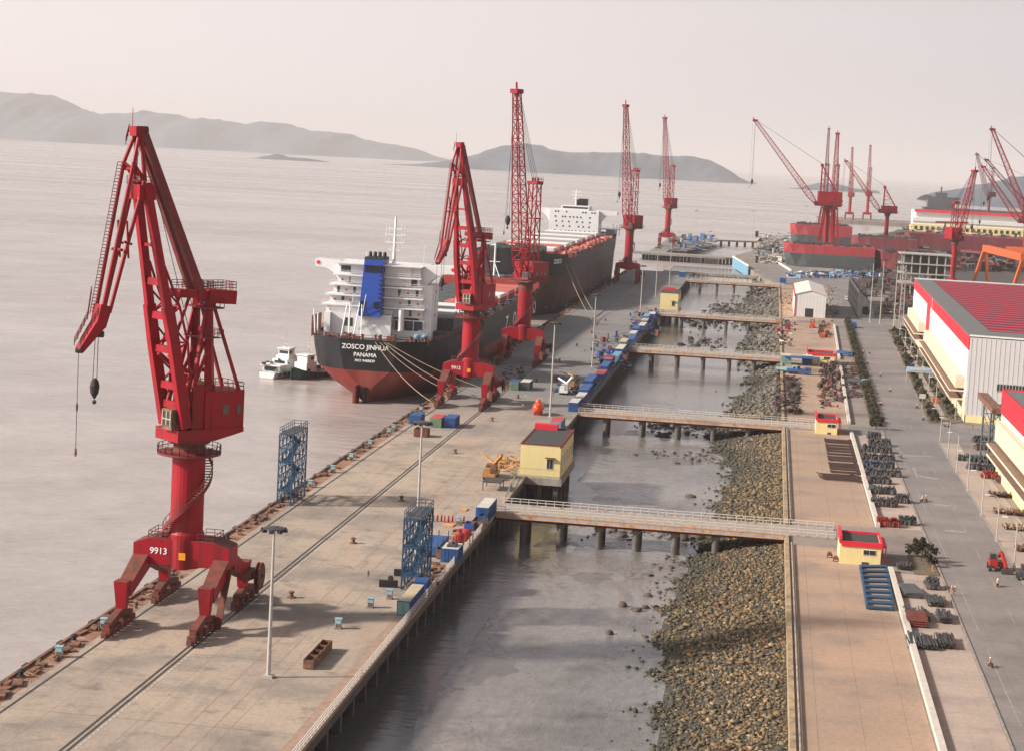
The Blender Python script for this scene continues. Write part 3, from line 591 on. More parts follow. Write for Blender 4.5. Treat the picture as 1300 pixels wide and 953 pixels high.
# ------------------------------------------------------------------ big sheds
def warehouse(x, y0, xb, y1, W, top, label, roofred, band, low):
    """side wall from (x,y0) to (xb,y1) facing the road"""
    t = thing('warehouse', label, 'building', (x+W/2, (y0+y1)/2, 0)); sl = (xb-x)/(y1-y0)
    def X_(y, d=0): return x+(y-y0)*sl+d
    fs = -.14                                               # the front wall leans off square
    def pt(u, d): return (x+(u)*(y1-y0)*sl*1.+d, y0+u*(y1-y0)+d*fs*(1-u))
    b = MB(); P = [pt(0, 0), pt(0, W), pt(1, W), pt(1, 0)]; b.m = 0; b.prism(P, low, top); b.build('wall', ['cladgrey' if roofred else 'whiteclad'], t)
    b = MB(); P2 = [pt(0, .3), pt(0, W-.3), (pt(1, W)[0]-.3, pt(1, W)[1]-.3), pt(1, .3)]; b.prism([pt(0, .25), pt(0, W-.2), pt(1, W-.2), pt(1, .25)], 0, low+.05); b.build('base_wall', 'yellow', t)
    def strip(n, m, u0, u1, z0, z1, out): 
        q = MB(); a0 = pt(u0, 0); a1 = pt(u1, 0); q.prism([(a0[0]-out, a0[1]), (a0[0]-.002, a0[1]), (a1[0]-.002, a1[1]), (a1[0]-out, a1[1])], z0, z1); return q.build(n, m, t)
    strip('white_panel', 'whiteclad', 0, 1, top*.50, top-band, .25)
    strip('red_band', 'redtrim', 0, 1, top-band, top+.3, .32)
    if roofred:
        strip('red_band', 'redtrim', .60, .665, top*.32, top-band, .36); strip('red_band', 'galv', .565, .572, top*.5, top+.32, .40)
        for (u0, u1) in ((.03, .58), (.70, .99)):
            for zz, hh_, out in ((top*.36, top*.15, 2.2), (top*.315, .45, 3.6), (top*.215, .45, 3.4)):
                q = MB(); a0 = pt(u0, 0); a1 = pt(u1, 0); q.prism([(a0[0]-out, a0[1]), (a0[0]+.0, a0[1]), (a1[0]+.0, a1[1]), (a1[0]-out, a1[1])], zz, zz+hh_); (q.topmat(1, .9) if hh_ < 1 else None); q.build('awning', ['cream', 'canopybrown'], t)
        strip('lower_wall', 'palecream', 0, 1, 0, top*.30, .12)
        for u in np.linspace(.02, .98, 34):
            if .58 < u < .68: continue
            a = pt(u, 0); q = MB(); q.bx(a[0]-.2, a[0]-.12, a[1]-2.2, a[1]+2.2, 1.2, top*.2); q.build('window', 'cream', t)
        # roof: dark margin, red corrugated field in ridges
        b = MB(); b.prism([pt(0, -.3), pt(0, W+.3), pt(1, W+.3), pt(1, -.3)], top+.3, top+.45); b.build('roof', 'roofgrey', t)
        b = MB(); b.prism([pt(.07, 6.3), pt(.07, W-.8), pt(.995, W-.8), pt(.995, 6.3)], top+.451, top+.459); b.build('roof_dark_gaps', 'black', t)  # black sheet that shows as dark stripes between the red strips
        b = MB(); n = 25
        for i in range(n):
            u0, u1 = .075+i*.92/n, .075+(i+.52)*.92/n; b.prism([pt(u0, 6.5), pt(u0, W-1), pt(u1, W-1), pt(u1, 6.5)], top+.46, top+.52)
        b.build('roof_monitors', 'roofred', t)
        b = MB(); a = pt(1, -.3); c = pt(1, W); b.beam((a[0], a[1], top+.6), (c[0], c[1], top+.6), .5, .7); a = pt(0, -.2); c = pt(0, W); b.beam((a[0], a[1]+.1, top+.45), (c[0], c[1]+.1, top+.45), .6, .4); b.build('gutter', 'whiteclad', t)
        # ribbed front
        b = MB()
        for i in range(int(W/1.15)):
            d = .4+i*1.15; a = pt(0, d); b.box((a[0], a[1]-.03, (low+top)/2), (.18, .07, top-low-.3), atan2(fs, 1))
        b.build('cladding_ribs', 'cladgrey', t)
        b = MB(); g_ = MB(); dx = 7.5; a = pt(0, dx); n = 40
        for i in range(n):
            p = pt(0, dx+i*.75); b.box((p[0], p[1]-.10, top*.44), (.75, .14, 2.0), atan2(fs, 1)); g_.box((p[0], p[1]-.2, top*.44), (.5, .06, 1.6), atan2(fs, 1))
        f = b.build('window_band', 'galv', t); g_.build('panes', 'glass', f)
        b = MB(); g_ = MB()
        for i in range(12):
            p = pt(0, 7+i*.8)
            for zz in (3.0, 4.6): g_.box((p[0], p[1]-.15, zz), (.6, .12, 1.2), atan2(fs, 1))
        f = g_.build('low_window', 'glass', t)
        b = MB(); p = pt(0, W/2); b.box((p[0], p[1]-.16, low*.5), (W+.3, .3, low), atan2(fs, 1)); b.build('plinth', 'yellow', t)
        for cy in (.16, .30, .40):
            pass
        q = MB(); a = pt(.36, 0); 
        for k, u in enumerate((.50, .455, .41, .365, .32, .275, .23)):           # raised company lettering, weathered to a ghost
            a = pt(u, 0)
            for z_, hh in ((top*.62+.7, .35), (top*.62+2.0, .35)): q.bx(a[0]-.34, a[0]-.25, a[1]-1.8, a[1]+1.8, z_, z_+hh*.6)
            q.bx(a[0]-.34, a[0]-.25, a[1]-1.1+(k % 2), a[1]-.6+(k % 2), top*.62+.1, top*.62+2.9)
        q.build('wall_lettering', 'ghost', t)
    return t
M['cladgrey'] = mat('grey_cladding', (.52, .50, .49), .6, var=.04); M['roofgrey'] = mat('grey_roof', (.13, .13, .125), .8, var=.2)
M['roofred'] = mat('roof_crimson', (.40, .010, .04), .6, var=.12, scale=.3); M['ghost'] = mat('faded_lettering', (.74, .70, .60), .6)
M['palecream'] = mat('plain_cream', (.60, .53, .38), .7, var=.1, streak=True, col2=(.45, .38, .27), mix=.4); M['canopybrown'] = mat('canopy_brown', (.20, .12, .08), .85, var=.2); M['roofpale'] = mat('pale_roof', (.62, .56, .50), .7, var=.1)
warehouse(50.8, 482.2, 55.5, 737, 110, 21.2, 'huge white warehouse with red band and crimson ridged roof', True, 3.2, 1.7)
# the second warehouse at the right edge
t = thing('warehouse', 'white and red warehouse cut by the right edge of the photo', 'building', (60, 340, 0))
b = MB(); b.prism([(48.2, 150), (100, 150), (100, 388), (47.4, 396)], 0, 14.6); b.build('wall', 'whiteclad', t)
b = MB(); b.prism([(48.0, 150), (48.19, 150), (47.39, 396.1), (47.2, 396.1)], 10.9, 15); b.prism([(47.2, 396.12), (100, 388.1), (100, 388.5), (47.2, 396.6)], 12.8, 15); b.build('red_band', 'redtrim', t)
b = MB(); b.prism([(48.4, 150), (100, 150), (100, 387.5), (47.8, 395.5)], 14.62, 14.8); b.build('roof', 'roofgrey', t)
b = MB(); b.bx(52, 96, 170, 384, 14.82, 15.6); b.build('roof_monitors', 'galv', t)
for zz, hh_, out in ((6.6, 3.4, 1.4), (5.7, .4, 2.9), (3.9, .4, 2.8)):
    b = MB(); b.prism([(48.1-out, 152), (48.1, 152), (47.3, 392), (47.3-out, 392)], zz, zz+hh_); (b.topmat(1, .9) if hh_ < 1 else None); b.build('awning', ['cream', 'canopybrown'], t)
b = MB(); b.prism([(47.9, 150), (48.1, 150), (47.3, 396.05), (47.1, 396.05)], 0, 5.6); b.build('lower_wall', 'yellow', t)
b = MB()
for y in np.arange(160, 392, 5): xx = 48.0-(y-150)/246*.8; b.bx(xx-.18, xx-.08, y, y+3.6, 1, 4.2)
b.build('window', 'cream', t)
t.location.x += 1.7*S; t.scale.z = 1.2
# steel stair and duct at the gap between the warehouses
t = thing('pipe_tower', 'dark steel pipe tower between the two warehouses', 'tower', (47, 418, 0))
b = MB()
for dx in (0, 2.2):
    for dy in (0, 14): b.tube((45.6+dx, 404+dy, 0), (45.6+dx, 404+dy, 12), .22)
for zz in range(0, 12, 2):
    for dx in (0, 2.2): b.tube((45.6+dx, 404, zz), (45.6+dx, 418, zz+2), .1); b.tube((45.6+dx, 418, zz), (45.6+dx, 404, zz+2), .1)
    b.tube((45.6, 404, zz), (47.8, 404, zz+2), .1)
b.build('frame', 'greysteel', t); b = MB(); b.bx(45.6, 47.8, 403, 432, 12, 13.1); b.build('duct', 'rust', t); t.location.x += 2.4*S
# white gabled shed
t = thing('white_shed', 'white gabled shed with black doorway beyond the pads', 'building', (17.6, 840, 0)); x0, x1, y0, y1 = 11.4, 24.2, 798, 872
b = MB(); b.add([(x0, y0, 0), (x1, y0, 0), (x1, y0, 9.2), ((x0+x1)/2, y0, 10.9), (x0, y0, 9.2), (x0, y1, 0), (x1, y1, 0), (x1, y1, 9.2), ((x0+x1)/2, y1, 10.9), (x0, y1, 9.2)], [(0, 1, 2, 3, 4), (9, 8, 7, 6, 5), (0, 4, 9, 5), (1, 6, 7, 2), (0, 5, 6, 1)])
b.build('wall', 'whiteclad', t)
b = MB(); m_ = (x0+x1)/2; b.add([(x0-.3, y0-.3, 9.2), (m_, y0-.3, 11.05), (x1+.3, y0-.3, 9.2), (x0-.3, y1, 9.2), (m_, y1, 11.05), (x1+.3, y1, 9.2), (x0-.3, y0-.3, 9.4), (m_, y0-.3, 11.25), (x1+.3, y0-.3, 9.4), (x0-.3, y1, 9.4), (m_, y1, 11.25), (x1+.3, y1, 9.4)],
    [(6, 7, 10, 9), (7, 8, 11, 10), (0, 1, 7, 6), (1, 2, 8, 7), (0, 6, 9, 3), (2, 5, 11, 8), (0, 3, 4, 1), (1, 4, 5, 2)]); b.build('roof', 'roofpale', t)
b = MB(); b.bx(x0-.35, x0-.02, y0-.35, y1, 8.3, 9.5); b.bx(x0-.1, x0+.2, y0-.32, y0-.02, 0, 9.2); b.build('red_trim', 'redtrim', t)
b = MB(); b.bx(x0+4.4, x0+7.8, y0-.06, y0+.0, 0, 3.6); b.build('doorway', 'black', t)
b = MB()
for i in range(9): b.bx(x0+.7+i*1.4, x0+.78+i*1.4, y0-.05, y0-.001, 3.7 if 4 < .7+i*1.4 < 8.2 else 0, 9.2)
b.build('cladding_ribs', 'cladgrey', t)

# ------------------------------------------------------------------ cranes
def undercarriage(t, cx, cy, red, rusty, gauge=10.6, legs=True, far=False):
    hx = gauge/2
    b = MB(); w = 2.0; top, bot = 10.2, 6.9
    pro = [(-hx-.9, bot), (hx+.9, bot), (hx+.9, top-.7), (hx-1.1, top), (-hx+1.1, top), (-hx-.9, top-.7)]
    n = 6; b.add([(cx+x, cy-w, z) for x, z in pro]+[(cx+x, cy+w, z) for x, z in pro], [tuple(range(n)), tuple(range(2*n-1, n-1, -1))]+[(i, n+i, n+(i+1) % n, (i+1) % n) for i in range(n)])
    b.topmat(1, .75); b.build('portal_beam', [red, 'rustred'], t)
    b = MB(); b.lathe((cx, cy, 0), [(2.3, 6.6), (2.3, 10.8), (2.08, 11.2), (2.08, 20.6)], 28); b.build('column', red, t, smooth=False)
    for sx in (-1, 1):
        for sy in (-1, 1):
            x = cx+sx*hx; b = MB()
            b.beam((x-sx*.1, cy+sy*1.2, 7.3), (x, cy+sy*7.6, 4.6), 2.0, 2.0, w2=1.7, h2=1.5); b.beam((x, cy+sy*8.2, 6.0), (x, cy+sy*8.2, 2.5), 1.7, 1.8, w2=1.1, h2=1.1)
            b.topmat(1, .55); b.build('leg', [red, 'rustred'], t)
            b = MB(); yc = cy+sy*9.2
            b.beam((x, yc-3.8, 1.5), (x, yc, 2.3), .9, .8); b.beam((x, yc, 2.3), (x, yc+3.8, 1.5), .9, .8)
            for k in range(8): b.lathe((x-.28, yc-4.2+k*1.2, .42), [(.40, 0), (.40, .56)], 10, 'x')
            for k in range(4): b.box((x, yc-3.6+k*2.4, .85), (.95, 2.0, .7)); b.box((x+.55*sx, yc-3.0+k*2.4, .9), (.4, .8, .9)); b.box((x+.1*sx, yc-3.6+k*2.4, 1.35), (.7, 1.1, .5))
            b.box((x, yc-5.1, .6), (.6, .6, .6)); b.box((x, yc+5.1, .6), (.6, .6, .6))
            b.build('bogie', rusty, t)
    if far: return
    b = MB(); b.rail([(cx-hx+1, cy-1.9, 10.2), (cx-2, cy-1.9, 10.2)], .9, 1.2, .045, 2); b.rail([(cx+2, cy-1.9, 10.2), (cx+hx-1, cy-1.9, 10.2), (cx+hx-1, cy+1.9, 10.2), (cx+2, cy+1.9, 10.2)], .9, 1.2, .045, 2); b.rail([(cx-2, cy+1.9, 10.2), (cx-hx+1, cy+1.9, 10.2), (cx-hx+1, cy-1.9, 10.2)], .9, 1.2, .045, 2)
    b.build('railing', 'darkred', t)
    b = MB(); n = 34; pr = None
    for i in range(n+1):
        a = pi*1.05+i/n*pi*1.25; r1, r2 = 2.1, 3.0; z = 10.3+i/n*10.2; c_, s_ = cos(a), sin(a)
        b.beam((cx+c_*r1, cy+s_*r1, z), (cx+c_*r2, cy+s_*r2, z), .42, .08)
        p = (cx+c_*r2, cy+s_*r2, z)
        if i % 2 == 0: b.beam(p, (p[0], p[1], z+1), .06)
        if pr: b.beam((pr[0], pr[1], pr[2]+1), (p[0], p[1], z+1), .07); b.beam((pr[0], pr[1], pr[2]-.1), (p[0], p[1], z-.1), .09, .5)
        pr = p
    b.build('spiral_stair', 'darkred', t)
    b = MB(); b.lathe((cx+hx+2.0, cy+7.5, 4.3), [(.25, -.3), (.25, .9)], 12, 'x'); b.lathe((cx+hx+2.1, cy+7.5, 4.3), [(1.75, 0), (1.75, .12), (.3, .13)], 26, 'x'); b.lathe((cx+hx+2.5, cy+7.5, 4.3), [(.9, 0), (1.75, .1), (1.75, .2)], 26, 'x'); b.beam((cx+hx+.8, cy+7.5, 3.6), (cx+hx+2.2, cy+7.5, 4.3), .4); b.bx(cx+hx+.7, cx+hx+1.8, cy+5, cy+9, 4.2, 5.0)
    b.build('cable_reel', 'rustred', t)
    b = MB(); b.beam((cx+hx+.9, cy-6.0, .3), (cx+hx+.9, cy-1.8, 6.9), .9, .14); b.rail([(cx+hx+1.3, cy-6, .3), (cx+hx+1.3, cy-1.8, 6.9)], .9, 1, .04, 2)
    b.build('access_ladder', 'rustred', t)
def frame_fn(cx, cy, phi):
    c, s = cos(radians(phi)), sin(radians(phi))
    return lambda r, v, z: (cx-c*r+s*v, cy-s*r-c*v, z)     # r toward the jib, v to the camera side's right
def slab(b, T, r0, r1, v0, v1, z0, z1):
    c = [T(r0, v0, z0), T(r1, v0, z0), T(r1, v1, z0), T(r0, v1, z0), T(r0, v0, z1), T(r1, v0, z1), T(r1, v1, z1), T(r0, v1, z1)]
    return b.add(c, [(0, 3, 2, 1), (4, 5, 6, 7), (0, 1, 5, 4), (1, 2, 6, 5), (2, 3, 7, 6), (3, 0, 4, 7)])
def ropeset(t, name, prs, r=.05, m='cable'):
    b = MB()
    for p, q in prs: b.tube(p, q, r, 5)
    b.build(name, m, t)
def hook(t, p, s=1., m='black'):
    b = MB(); b.lathe((p[0], p[1], p[2]), [(.1, -1.9*s), (.5*s, -1.2*s), (.62*s, -.4*s), (.45*s, .3*s), (.12, .6*s)], 10); b.lathe((p[0], p[1], p[2]-2.2*s), [(.12*s, -.35*s), (.32*s, -.1*s), (.1*s, .2*s)], 8); b.build('hook_block', m, t)
def lever_crane(cx, cy, phi, num, label, dz=0.):
    t = thing('portal_crane', label, 'crane', (cx, cy, 0), 'red portal cranes on the main quay'); T = frame_fn(cx, cy, phi)
    undercarriage(t, cx, cy, 'red', 'rustred')
    text(num, 'crane_number', 1.15, (cx-2.9, cy-2.03, 8.6), (pi/2, 0, 0), 'text_white', t)
    b = MB(); b.lathe((cx, cy-1.25, 0), [(1.25, 6.5), (1.25, 10.3)], 16); b.build('cable_duct', 'red', t)
    b = MB(); b.bx(cx-.1, cx+.75, cy-2.54, cy-2.5, 7.8, 8.7); b.build('yellow_plate', 'yellowsign', t)
    b = MB(); b.lathe((cx, cy, 0), [(2.4, 20.5), (4.0, 20.9), (4.0, 21.15), (2.0, 21.2)], 28); pl = b.build('ring_platform', 'darkred', t)
    b = MB(); P = [(cx+3.95*cos(a), cy+3.95*sin(a), 21.15) for a in np.linspace(0, 2*pi, 25)]; b.rail(P, .95, 1.1, .045, 2); ORG[pl.name] = ORG[t.name]; b.build('railing', 'darkred', pl)
    b = MB(); b.lathe((cx, cy, 0), [(2.0, 21.15), (2.0, 22.3), (2.6, 22.4), (2.6, 22.8)], 24); b.build('slewing_ring', 'rustred', t)
    b = MB(); pl = [(3.4, -2.6), (3.4, 2.6), (-2, 2.7), (-6.3, 2.6), (-6.3, -2.6), (-2, -2.7)]
    b.add([T(r, v, 22.8+(.0 if r > -3 else .9)) for r, v in pl]+[T(r, v, 24.3) for r, v in pl], [(0, 1, 2, 3, 4, 5), (11, 10, 9, 8, 7, 6)]+[(i, 6+i, 6+(i+1) % 6, (i+1) % 6) for i in range(6)]); b.build('turntable', 'red', t)
    b = MB(); slab(b, T, -6.3, -.5, -2.5, 2.5, 24.3, 29.0); slab(b, T, -2.0, 1.2, -2.3, 2.3, 24.3, 29.8); h = b.build('machine_house', 'red', t); ORG[h.name] = ORG[t.name]
    b = MB(); slab(b, T, -4.0, -3.1, 2.5, 2.56, 26.0, 27.2); slab(b, T, -5.8, -5.2, 2.5, 2.56, 26.0, 27.2); b.build('house_window', 'glass', h)
    b = MB(); b.rail([T(-.6, -2.4, 29), T(-6.2, -2.4, 29), T(-6.2, 2.4, 29), T(-.6, 2.4, 29)], .95, 1.2, .05, 2); b.build('railing', 'darkred', h)
    b = MB(); slab(b, T, 1.9, 4.0, -.2, 2.0, 24.3, 26.9); cb = b.build('operator_cab', 'rust', t); ORG[cb.name] = ORG[t.name]
    b = MB(); slab(b, T, 4.0, 4.05, 0.0, 1.8, 24.9, 26.6); slab(b, T, 2.2, 3.8, 2.0, 2.05, 25.1, 26.5); b.build('cab_glass', 'glass', cb)
    b = MB(); slab(b, T, 4.05, 4.1, .8, .95, 24.9, 26.6); slab(b, T, 4.05, 4.1, 0, 1.8, 25.6, 25.72); slab(b, T, 4.05, 4.12, -.1, .05, 24.8, 26.7); slab(b, T, 4.05, 4.12, 1.75, 1.9, 24.8, 26.7); b.build('cab_frame', 'tan', cb)
    b = MB()
    # mast (A-frame)
    for v in (-1.9, 1.9):
        b.beam(T(-1.6, v, 24), T(-1.2, v*.75, 40.3), 1.15, 1.15, w2=.8, h2=.8); b.beam(T(-5.8, v, 29), T(-1.8, v*.75, 40.0), .35); b.beam(T(1.2, v, 29), T(-.9, v*.75, 39), .45)
        b.beam(T(1.4, v, 28.5), T(-1.3, v*.85, 34.5), .35)
    for z in (31.5, 36.6, 39.6): b.beam(T(-1.4, -1.7, z), T(-1.4, 1.7, z), .5)
    b.beam(T(-1.4, -1.7, 31.5), T(-1.3, 1.7, 36.6), .25); b.build('mast', 'red', t)
    b = MB(); slab(b, T, -2.8, -.2, -2.5, 2.5, 39.3, 39.5); slab(b, T, -2.6, 0, -2.4, 2.4, 35.6, 35.7); b.rail([T(-2.8, -2.5, 35.7), T(-2.8, 2.5, 35.7), T(-.2, 2.5, 35.7)], 1, 1, .05, 2); b.rail([T(-2.8, -2.5, 39.5), T(-2.8, 2.5, 39.5)], 1, 1, .05, 2); b.build('mast_platform', 'darkred', t)
    b = MB(); b.beam(T(3.0, 0, 41.2), T(-3.0, 0, 40.8), 2.6, 1.0); b.beam(T(-1.2, 0, 40.8), T(-5.2, 0, 40.6), 3.2, 1.7); b.build('counterweight_lever', 'red', t)
    b = MB(); b.rail([T(2.6, -1.3, 41.7), T(-1.9, -1.3, 41.7)], 1.0, .8, .05, 3); b.rail([T(2.6, 1.3, 41.7), T(-1.9, 1.3, 41.7)], 1.0, .8, .05, 3); b.rail([T(-1.3, -1.5, 41.5), T(-5.1, -1.5, 41.5), T(-5.1, 1.5, 41.5), T(-1.3, 1.5, 41.5), T(-1.3, -1.5, 41.5)], 1.1, .7, .05, 3); b.build('lever_railing', 'darkred', t)
    # luffing strut from the boom to the lever
    b = MB()
    for v in (-1.2, 1.2): b.tube(T(4.0, v, 34.0), T(1.4, v*.9, 41.0), .22, 8); b.tube(T(2.6, v, 27.5), T(1.6, v, 31.5), .35, 8); b.tube(T(1.6, v, 31.5), T(4.2, v, 33.6), .3, 8)
    b.build('luffing_strut', 'red', t)
    # boom
    bz, hz_ = 24.6, 54.6; br, hr = 2.2, 8.2
    def bp(f, v, off=0): return T(br+(hr-br)*f-off*.98, v, bz+(hz_-bz)*f-off*.2*0)
    hw = lambda f: (2.35 if f < .35 else 2.35-(f-.35)/.65*1.25)
    b = MB()
    for sg in (-1, 1):
        pf = None
        for f in (0, .1, .22, .35, .5, .7, .85, 1.0):
            p = bp(f, sg*hw(f))
            if pf is not None: k = .95 if f < .6 else .8; b.beam(pf, p, k, 1.35 if f < .6 else 1.0, up=(T(1, 0, 0)[0]-cx, T(1, 0, 0)[1]-cy, 0))
            pf = p
        # rear chord: bellies out behind the boom
        pf = None
        for f, off in ((.08, .6), (.22, 1.8), (.35, 2.2), (.5, 1.9), (.68, .6)):
            p = bp(f, sg*hw(f)*.92, off)
            if pf is not None: b.tube(pf, p, .16, 6)
            pf = p
    for f in (.03, .09, .17, .32, .46, .60): b.beam(bp(f, -hw(f)), bp(f, hw(f)), .5, .9)
    for f in (.22, .35, .5): b.tube(bp(f, -hw(f)*.92, 2.0), bp(f, hw(f)*.92, 2.0), .13); 
    for f0, f1 in ((.17, .22), (.32, .35), (.46, .5)):
        for sg in (-1, 1): b.tube(bp(f0, sg*hw(f0)), bp(f1, sg*hw(f1)*.92, 2.0), .13); b.tube(bp(f1, sg*hw(f1)*.92, 2.0), bp(f0+.12, sg*hw(f0+.12)), .13); b.tube(bp(f1, sg*hw(f1)*.9, 2.0), bp(f1, 0, 1.0), .1)
        b.tube(bp(f0, -hw(f0)), bp(f0+.06, 0, .8), .12); b.tube(bp(f0, hw(f0)), bp(f0+.06, 0, .8), .12)
    slab(b, T, hr-1.3, hr+1.0, -1.4, 1.4, 52.6, 54.4); b.beam(bp(.75, -1.4), bp(.75, 1.4), .4); b.build('boom', 'red', t)
    b = MB()
    for sg in (-1,):
        for i in range(64):
            f = i/64; p = bp(f, -hw(f)-.42); b.beam(bp(f, -hw(f)-.12), bp(f, -hw(f)-.55), .12, .1)
        b.beam(bp(0, -hw(0)-.6), bp(.35, -hw(.35)-.6), .07); b.beam(bp(.35, -hw(.35)-.6), bp(1, -hw(1)-.6), .07)
    b.rail([T(hr-1.3, -1.6, 54.4), T(hr+1, -1.6, 54.4)], 1, .8, .045, 2); b.rail([T(hr-1.3, 1.6, 54.4), T(hr+1, 1.6, 54.4)], 1, .8, .045, 2); b.rail([T(hr+1, -1.6, 54.4), T(hr+1, 1.6, 54.4)], 1, .8, .045, 2); b.build('boom_ladder', 'darkred', t)
    # fly jib
    ap = (8.9, 60.6+dz); el = (10.0, 57.0+dz*.6); tip = (15.9, 34.4); nose = (13.4, 38.6); knee = (12.4, 38.9)
    b = MB()
    for sg in (-1, 1):
        b.tube(T(el[0], sg*1.15, el[1]), T(nose[0]+.1, sg*.75, nose[1]), .26, 8); b.tube(T(ap[0], sg*.45, ap[1]), T(el[0], sg*1.15, el[1]), .26, 8)
        b.tube(T(ap[0]-.2, sg*.5, ap[1]), T(hr+.2, sg*1.2, 54.8), .28, 8); b.tube(T(hr+.3, sg*1.2, 54.8), T(knee[0], sg*.7, knee[1]), .26, 8)
        b.tube(T(el[0], sg*1.15, el[1]), T(hr+.2, sg*1.2, 54.9), .2, 8); b.tube(T(10.9, sg*1.0, 47.5), T(9.8, sg*1.0, 47.2), .16); b.tube(T(10.6, sg*1.05, 50), T(10.2, sg*1.0, 45.5), .13)
    b.tube(T(el[0], -1.15, el[1]), T(hr+.2, 1.2, 54.9), .2, 8)
    for r_, z_ in ((el[0]-.2, 56.2), (hr+.4, 54.9), (11.2, 46.5)): b.tube(T(r_, -1.15, z_), T(r_, 1.15, z_), .2)
    b.beam(T(nose[0]-.5, 0, nose[1]+1.2), T(nose[0]+.1, 0, nose[1]-1.4), 1.9, 1.5, w2=1.6, h2=1.3); b.beam(T(nose[0]+.0, 0, nose[1]-1.0), T(tip[0], 0, tip[1]), 1.5, 1.4, w2=1.1, h2=.7)
    b.box(T(ap[0]-.1, 0, ap[1]+.2), (1.5, 1.5, 1.2), radians(phi)); b.build('fly_jib', 'red', t)
    b = MB(); b.lathe(T(ap[0]-.7, 0, ap[1]+.3), [(.55, -.6), (.55, .6)], 12, 'x'); b.lathe(T(nose[0]+.2, 0, nose[1]-2.3), [(.4, -.8), (.4, .8)], 10, 'x'); b.lathe(T(tip[0], 0, tip[1]), [(.35, -.4), (.35, .4)], 10, 'x'); b.build('sheave', 'black', t)
    b = MB(); 
    for i in range(46): f = i/46; p = [el[0]+(nose[0]-el[0])*f, el[1]+(nose[1]-el[1])*f]; b.beam(T(p[0]+.15, -1.15+.4*f, p[1]), T(p[0]+.8, -1.2+.4*f, p[1]), .1, .08)
    b.beam(T(el[0]+.8, -1.2, el[1]), T(nose[0]+.8, -.8, nose[1]), .07); b.rail([T(nose[0]+.6, -.9, nose[1]+2.4), T(nose[0]+1.0, -.9, nose[1]-.6), T(tip[0]+.3, -.7, tip[1]+.5)], 1, .8, .05, 3); b.rail([T(nose[0]+.6, .9, nose[1]), T(tip[0]+.3, .7, tip[1]+.5)], 1, .8, .05, 3)
    b.beam(T(ap[0]+.2, -.9, ap[1]+.8), T(ap[0]+.2, -.9, ap[1]+3), .06); b.rail([T(ap[0]+.6, -1, ap[1]), T(ap[0]+1.0, -1, ap[1]-1.5)], 1, .5, .05, 2); b.build('fly_jib_ladder', 'darkred', t)
    b = MB()
    for v in (-.55, .55): b.beam(T(ap[0]-.5, v*.9, ap[1]+.1), T(-.2, v*2.0, 41.3), .75, .95)
    b.build('back_tie', 'darkred', t)
    hp = T(nose[0]+.3, 0, 30.4)
    ropeset(t, 'hoist_rope', [(T(nose[0]+.2, -.35, nose[1]-2.5), (hp[0]-.25, hp[1], hp[2]+.4)), (T(nose[0]+.2, .35, nose[1]-2.5), (hp[0]+.25, hp[1], hp[2]+.4)), (T(ap[0]-.6, .2, ap[1]-.2), T(nose[0]-.3, .2, nose[1])), (T(ap[0]-.8, -.3, ap[1]), T(-2.0, -.5, 29)), (T(ap[0]-.8, .3, ap[1]), T(-3.2, .5, 29))])
    hook(t, hp, 1.0)
    ap2 = T(tip[0]+.1, 0, tip[1]); ropeset(t, 'whip_line', [(ap2, (ap2[0], ap2[1], 22.2))], .045); b = MB(); b.lathe((ap2[0], ap2[1], 22.1), [(.05, -.5), (.18, -.2), (.12, .5)], 8); b.lathe((ap2[0], ap2[1], 27.6), [(.1, -.5), (.16, 0), (.1, .5)], 8); b.build('small_hook', 'rust', t)
    b = MB(); b.lathe(T(1.2, .9, 30.2), [(.5, 0), (.75, .8), (.4, 1.6)], 10); slab(b, T, -.6, 1.2, .2, 1.8, 29.8, 30.3); b.build('winch', 'craneyellow', t)
    return t
def lattice(b, p, q, w0, w1, n, ch=.16, lc=.09, side=None, updir=(0, 0, 1)):
    p = np.array(p, float); q = np.array(q, float); d = nrm(q-p); s_ = nrm(np.cross(d, np.array(updir, float))) if side is None else np.array(side, float); u = np.cross(s_, d)
    def c(f, i, j):
        w_ = w0+(w1-w0)*f; w_ = w_*min(1, .35+f*6, ) if f < .12 else w_; return p+(q-p)*f+s_*i*w_/2+u*j*w_/2
    for i, j in ((-1, -1), (1, -1), (1, 1), (-1, 1)):
        for k in range(n): b.beam(c(k/n, i, j), c((k+1)/n, i, j), ch)
    for k in range(n):
        f0, f1 = k/n, (k+1)/n
        for (i0, j0), (i1, j1) in (((-1, -1), (1, -1)), ((1, -1), (1, 1)), ((1, 1), (-1, 1)), ((-1, 1), (-1, -1))):
            if k % 2: b.beam(c(f0, i0, j0), c(f1, i1, j1), lc)
            else: b.beam(c(f0, i1, j1), c(f1, i0, j0), lc)
            b.beam(c(f0, i0, j0), c(f0, i1, j1), lc)
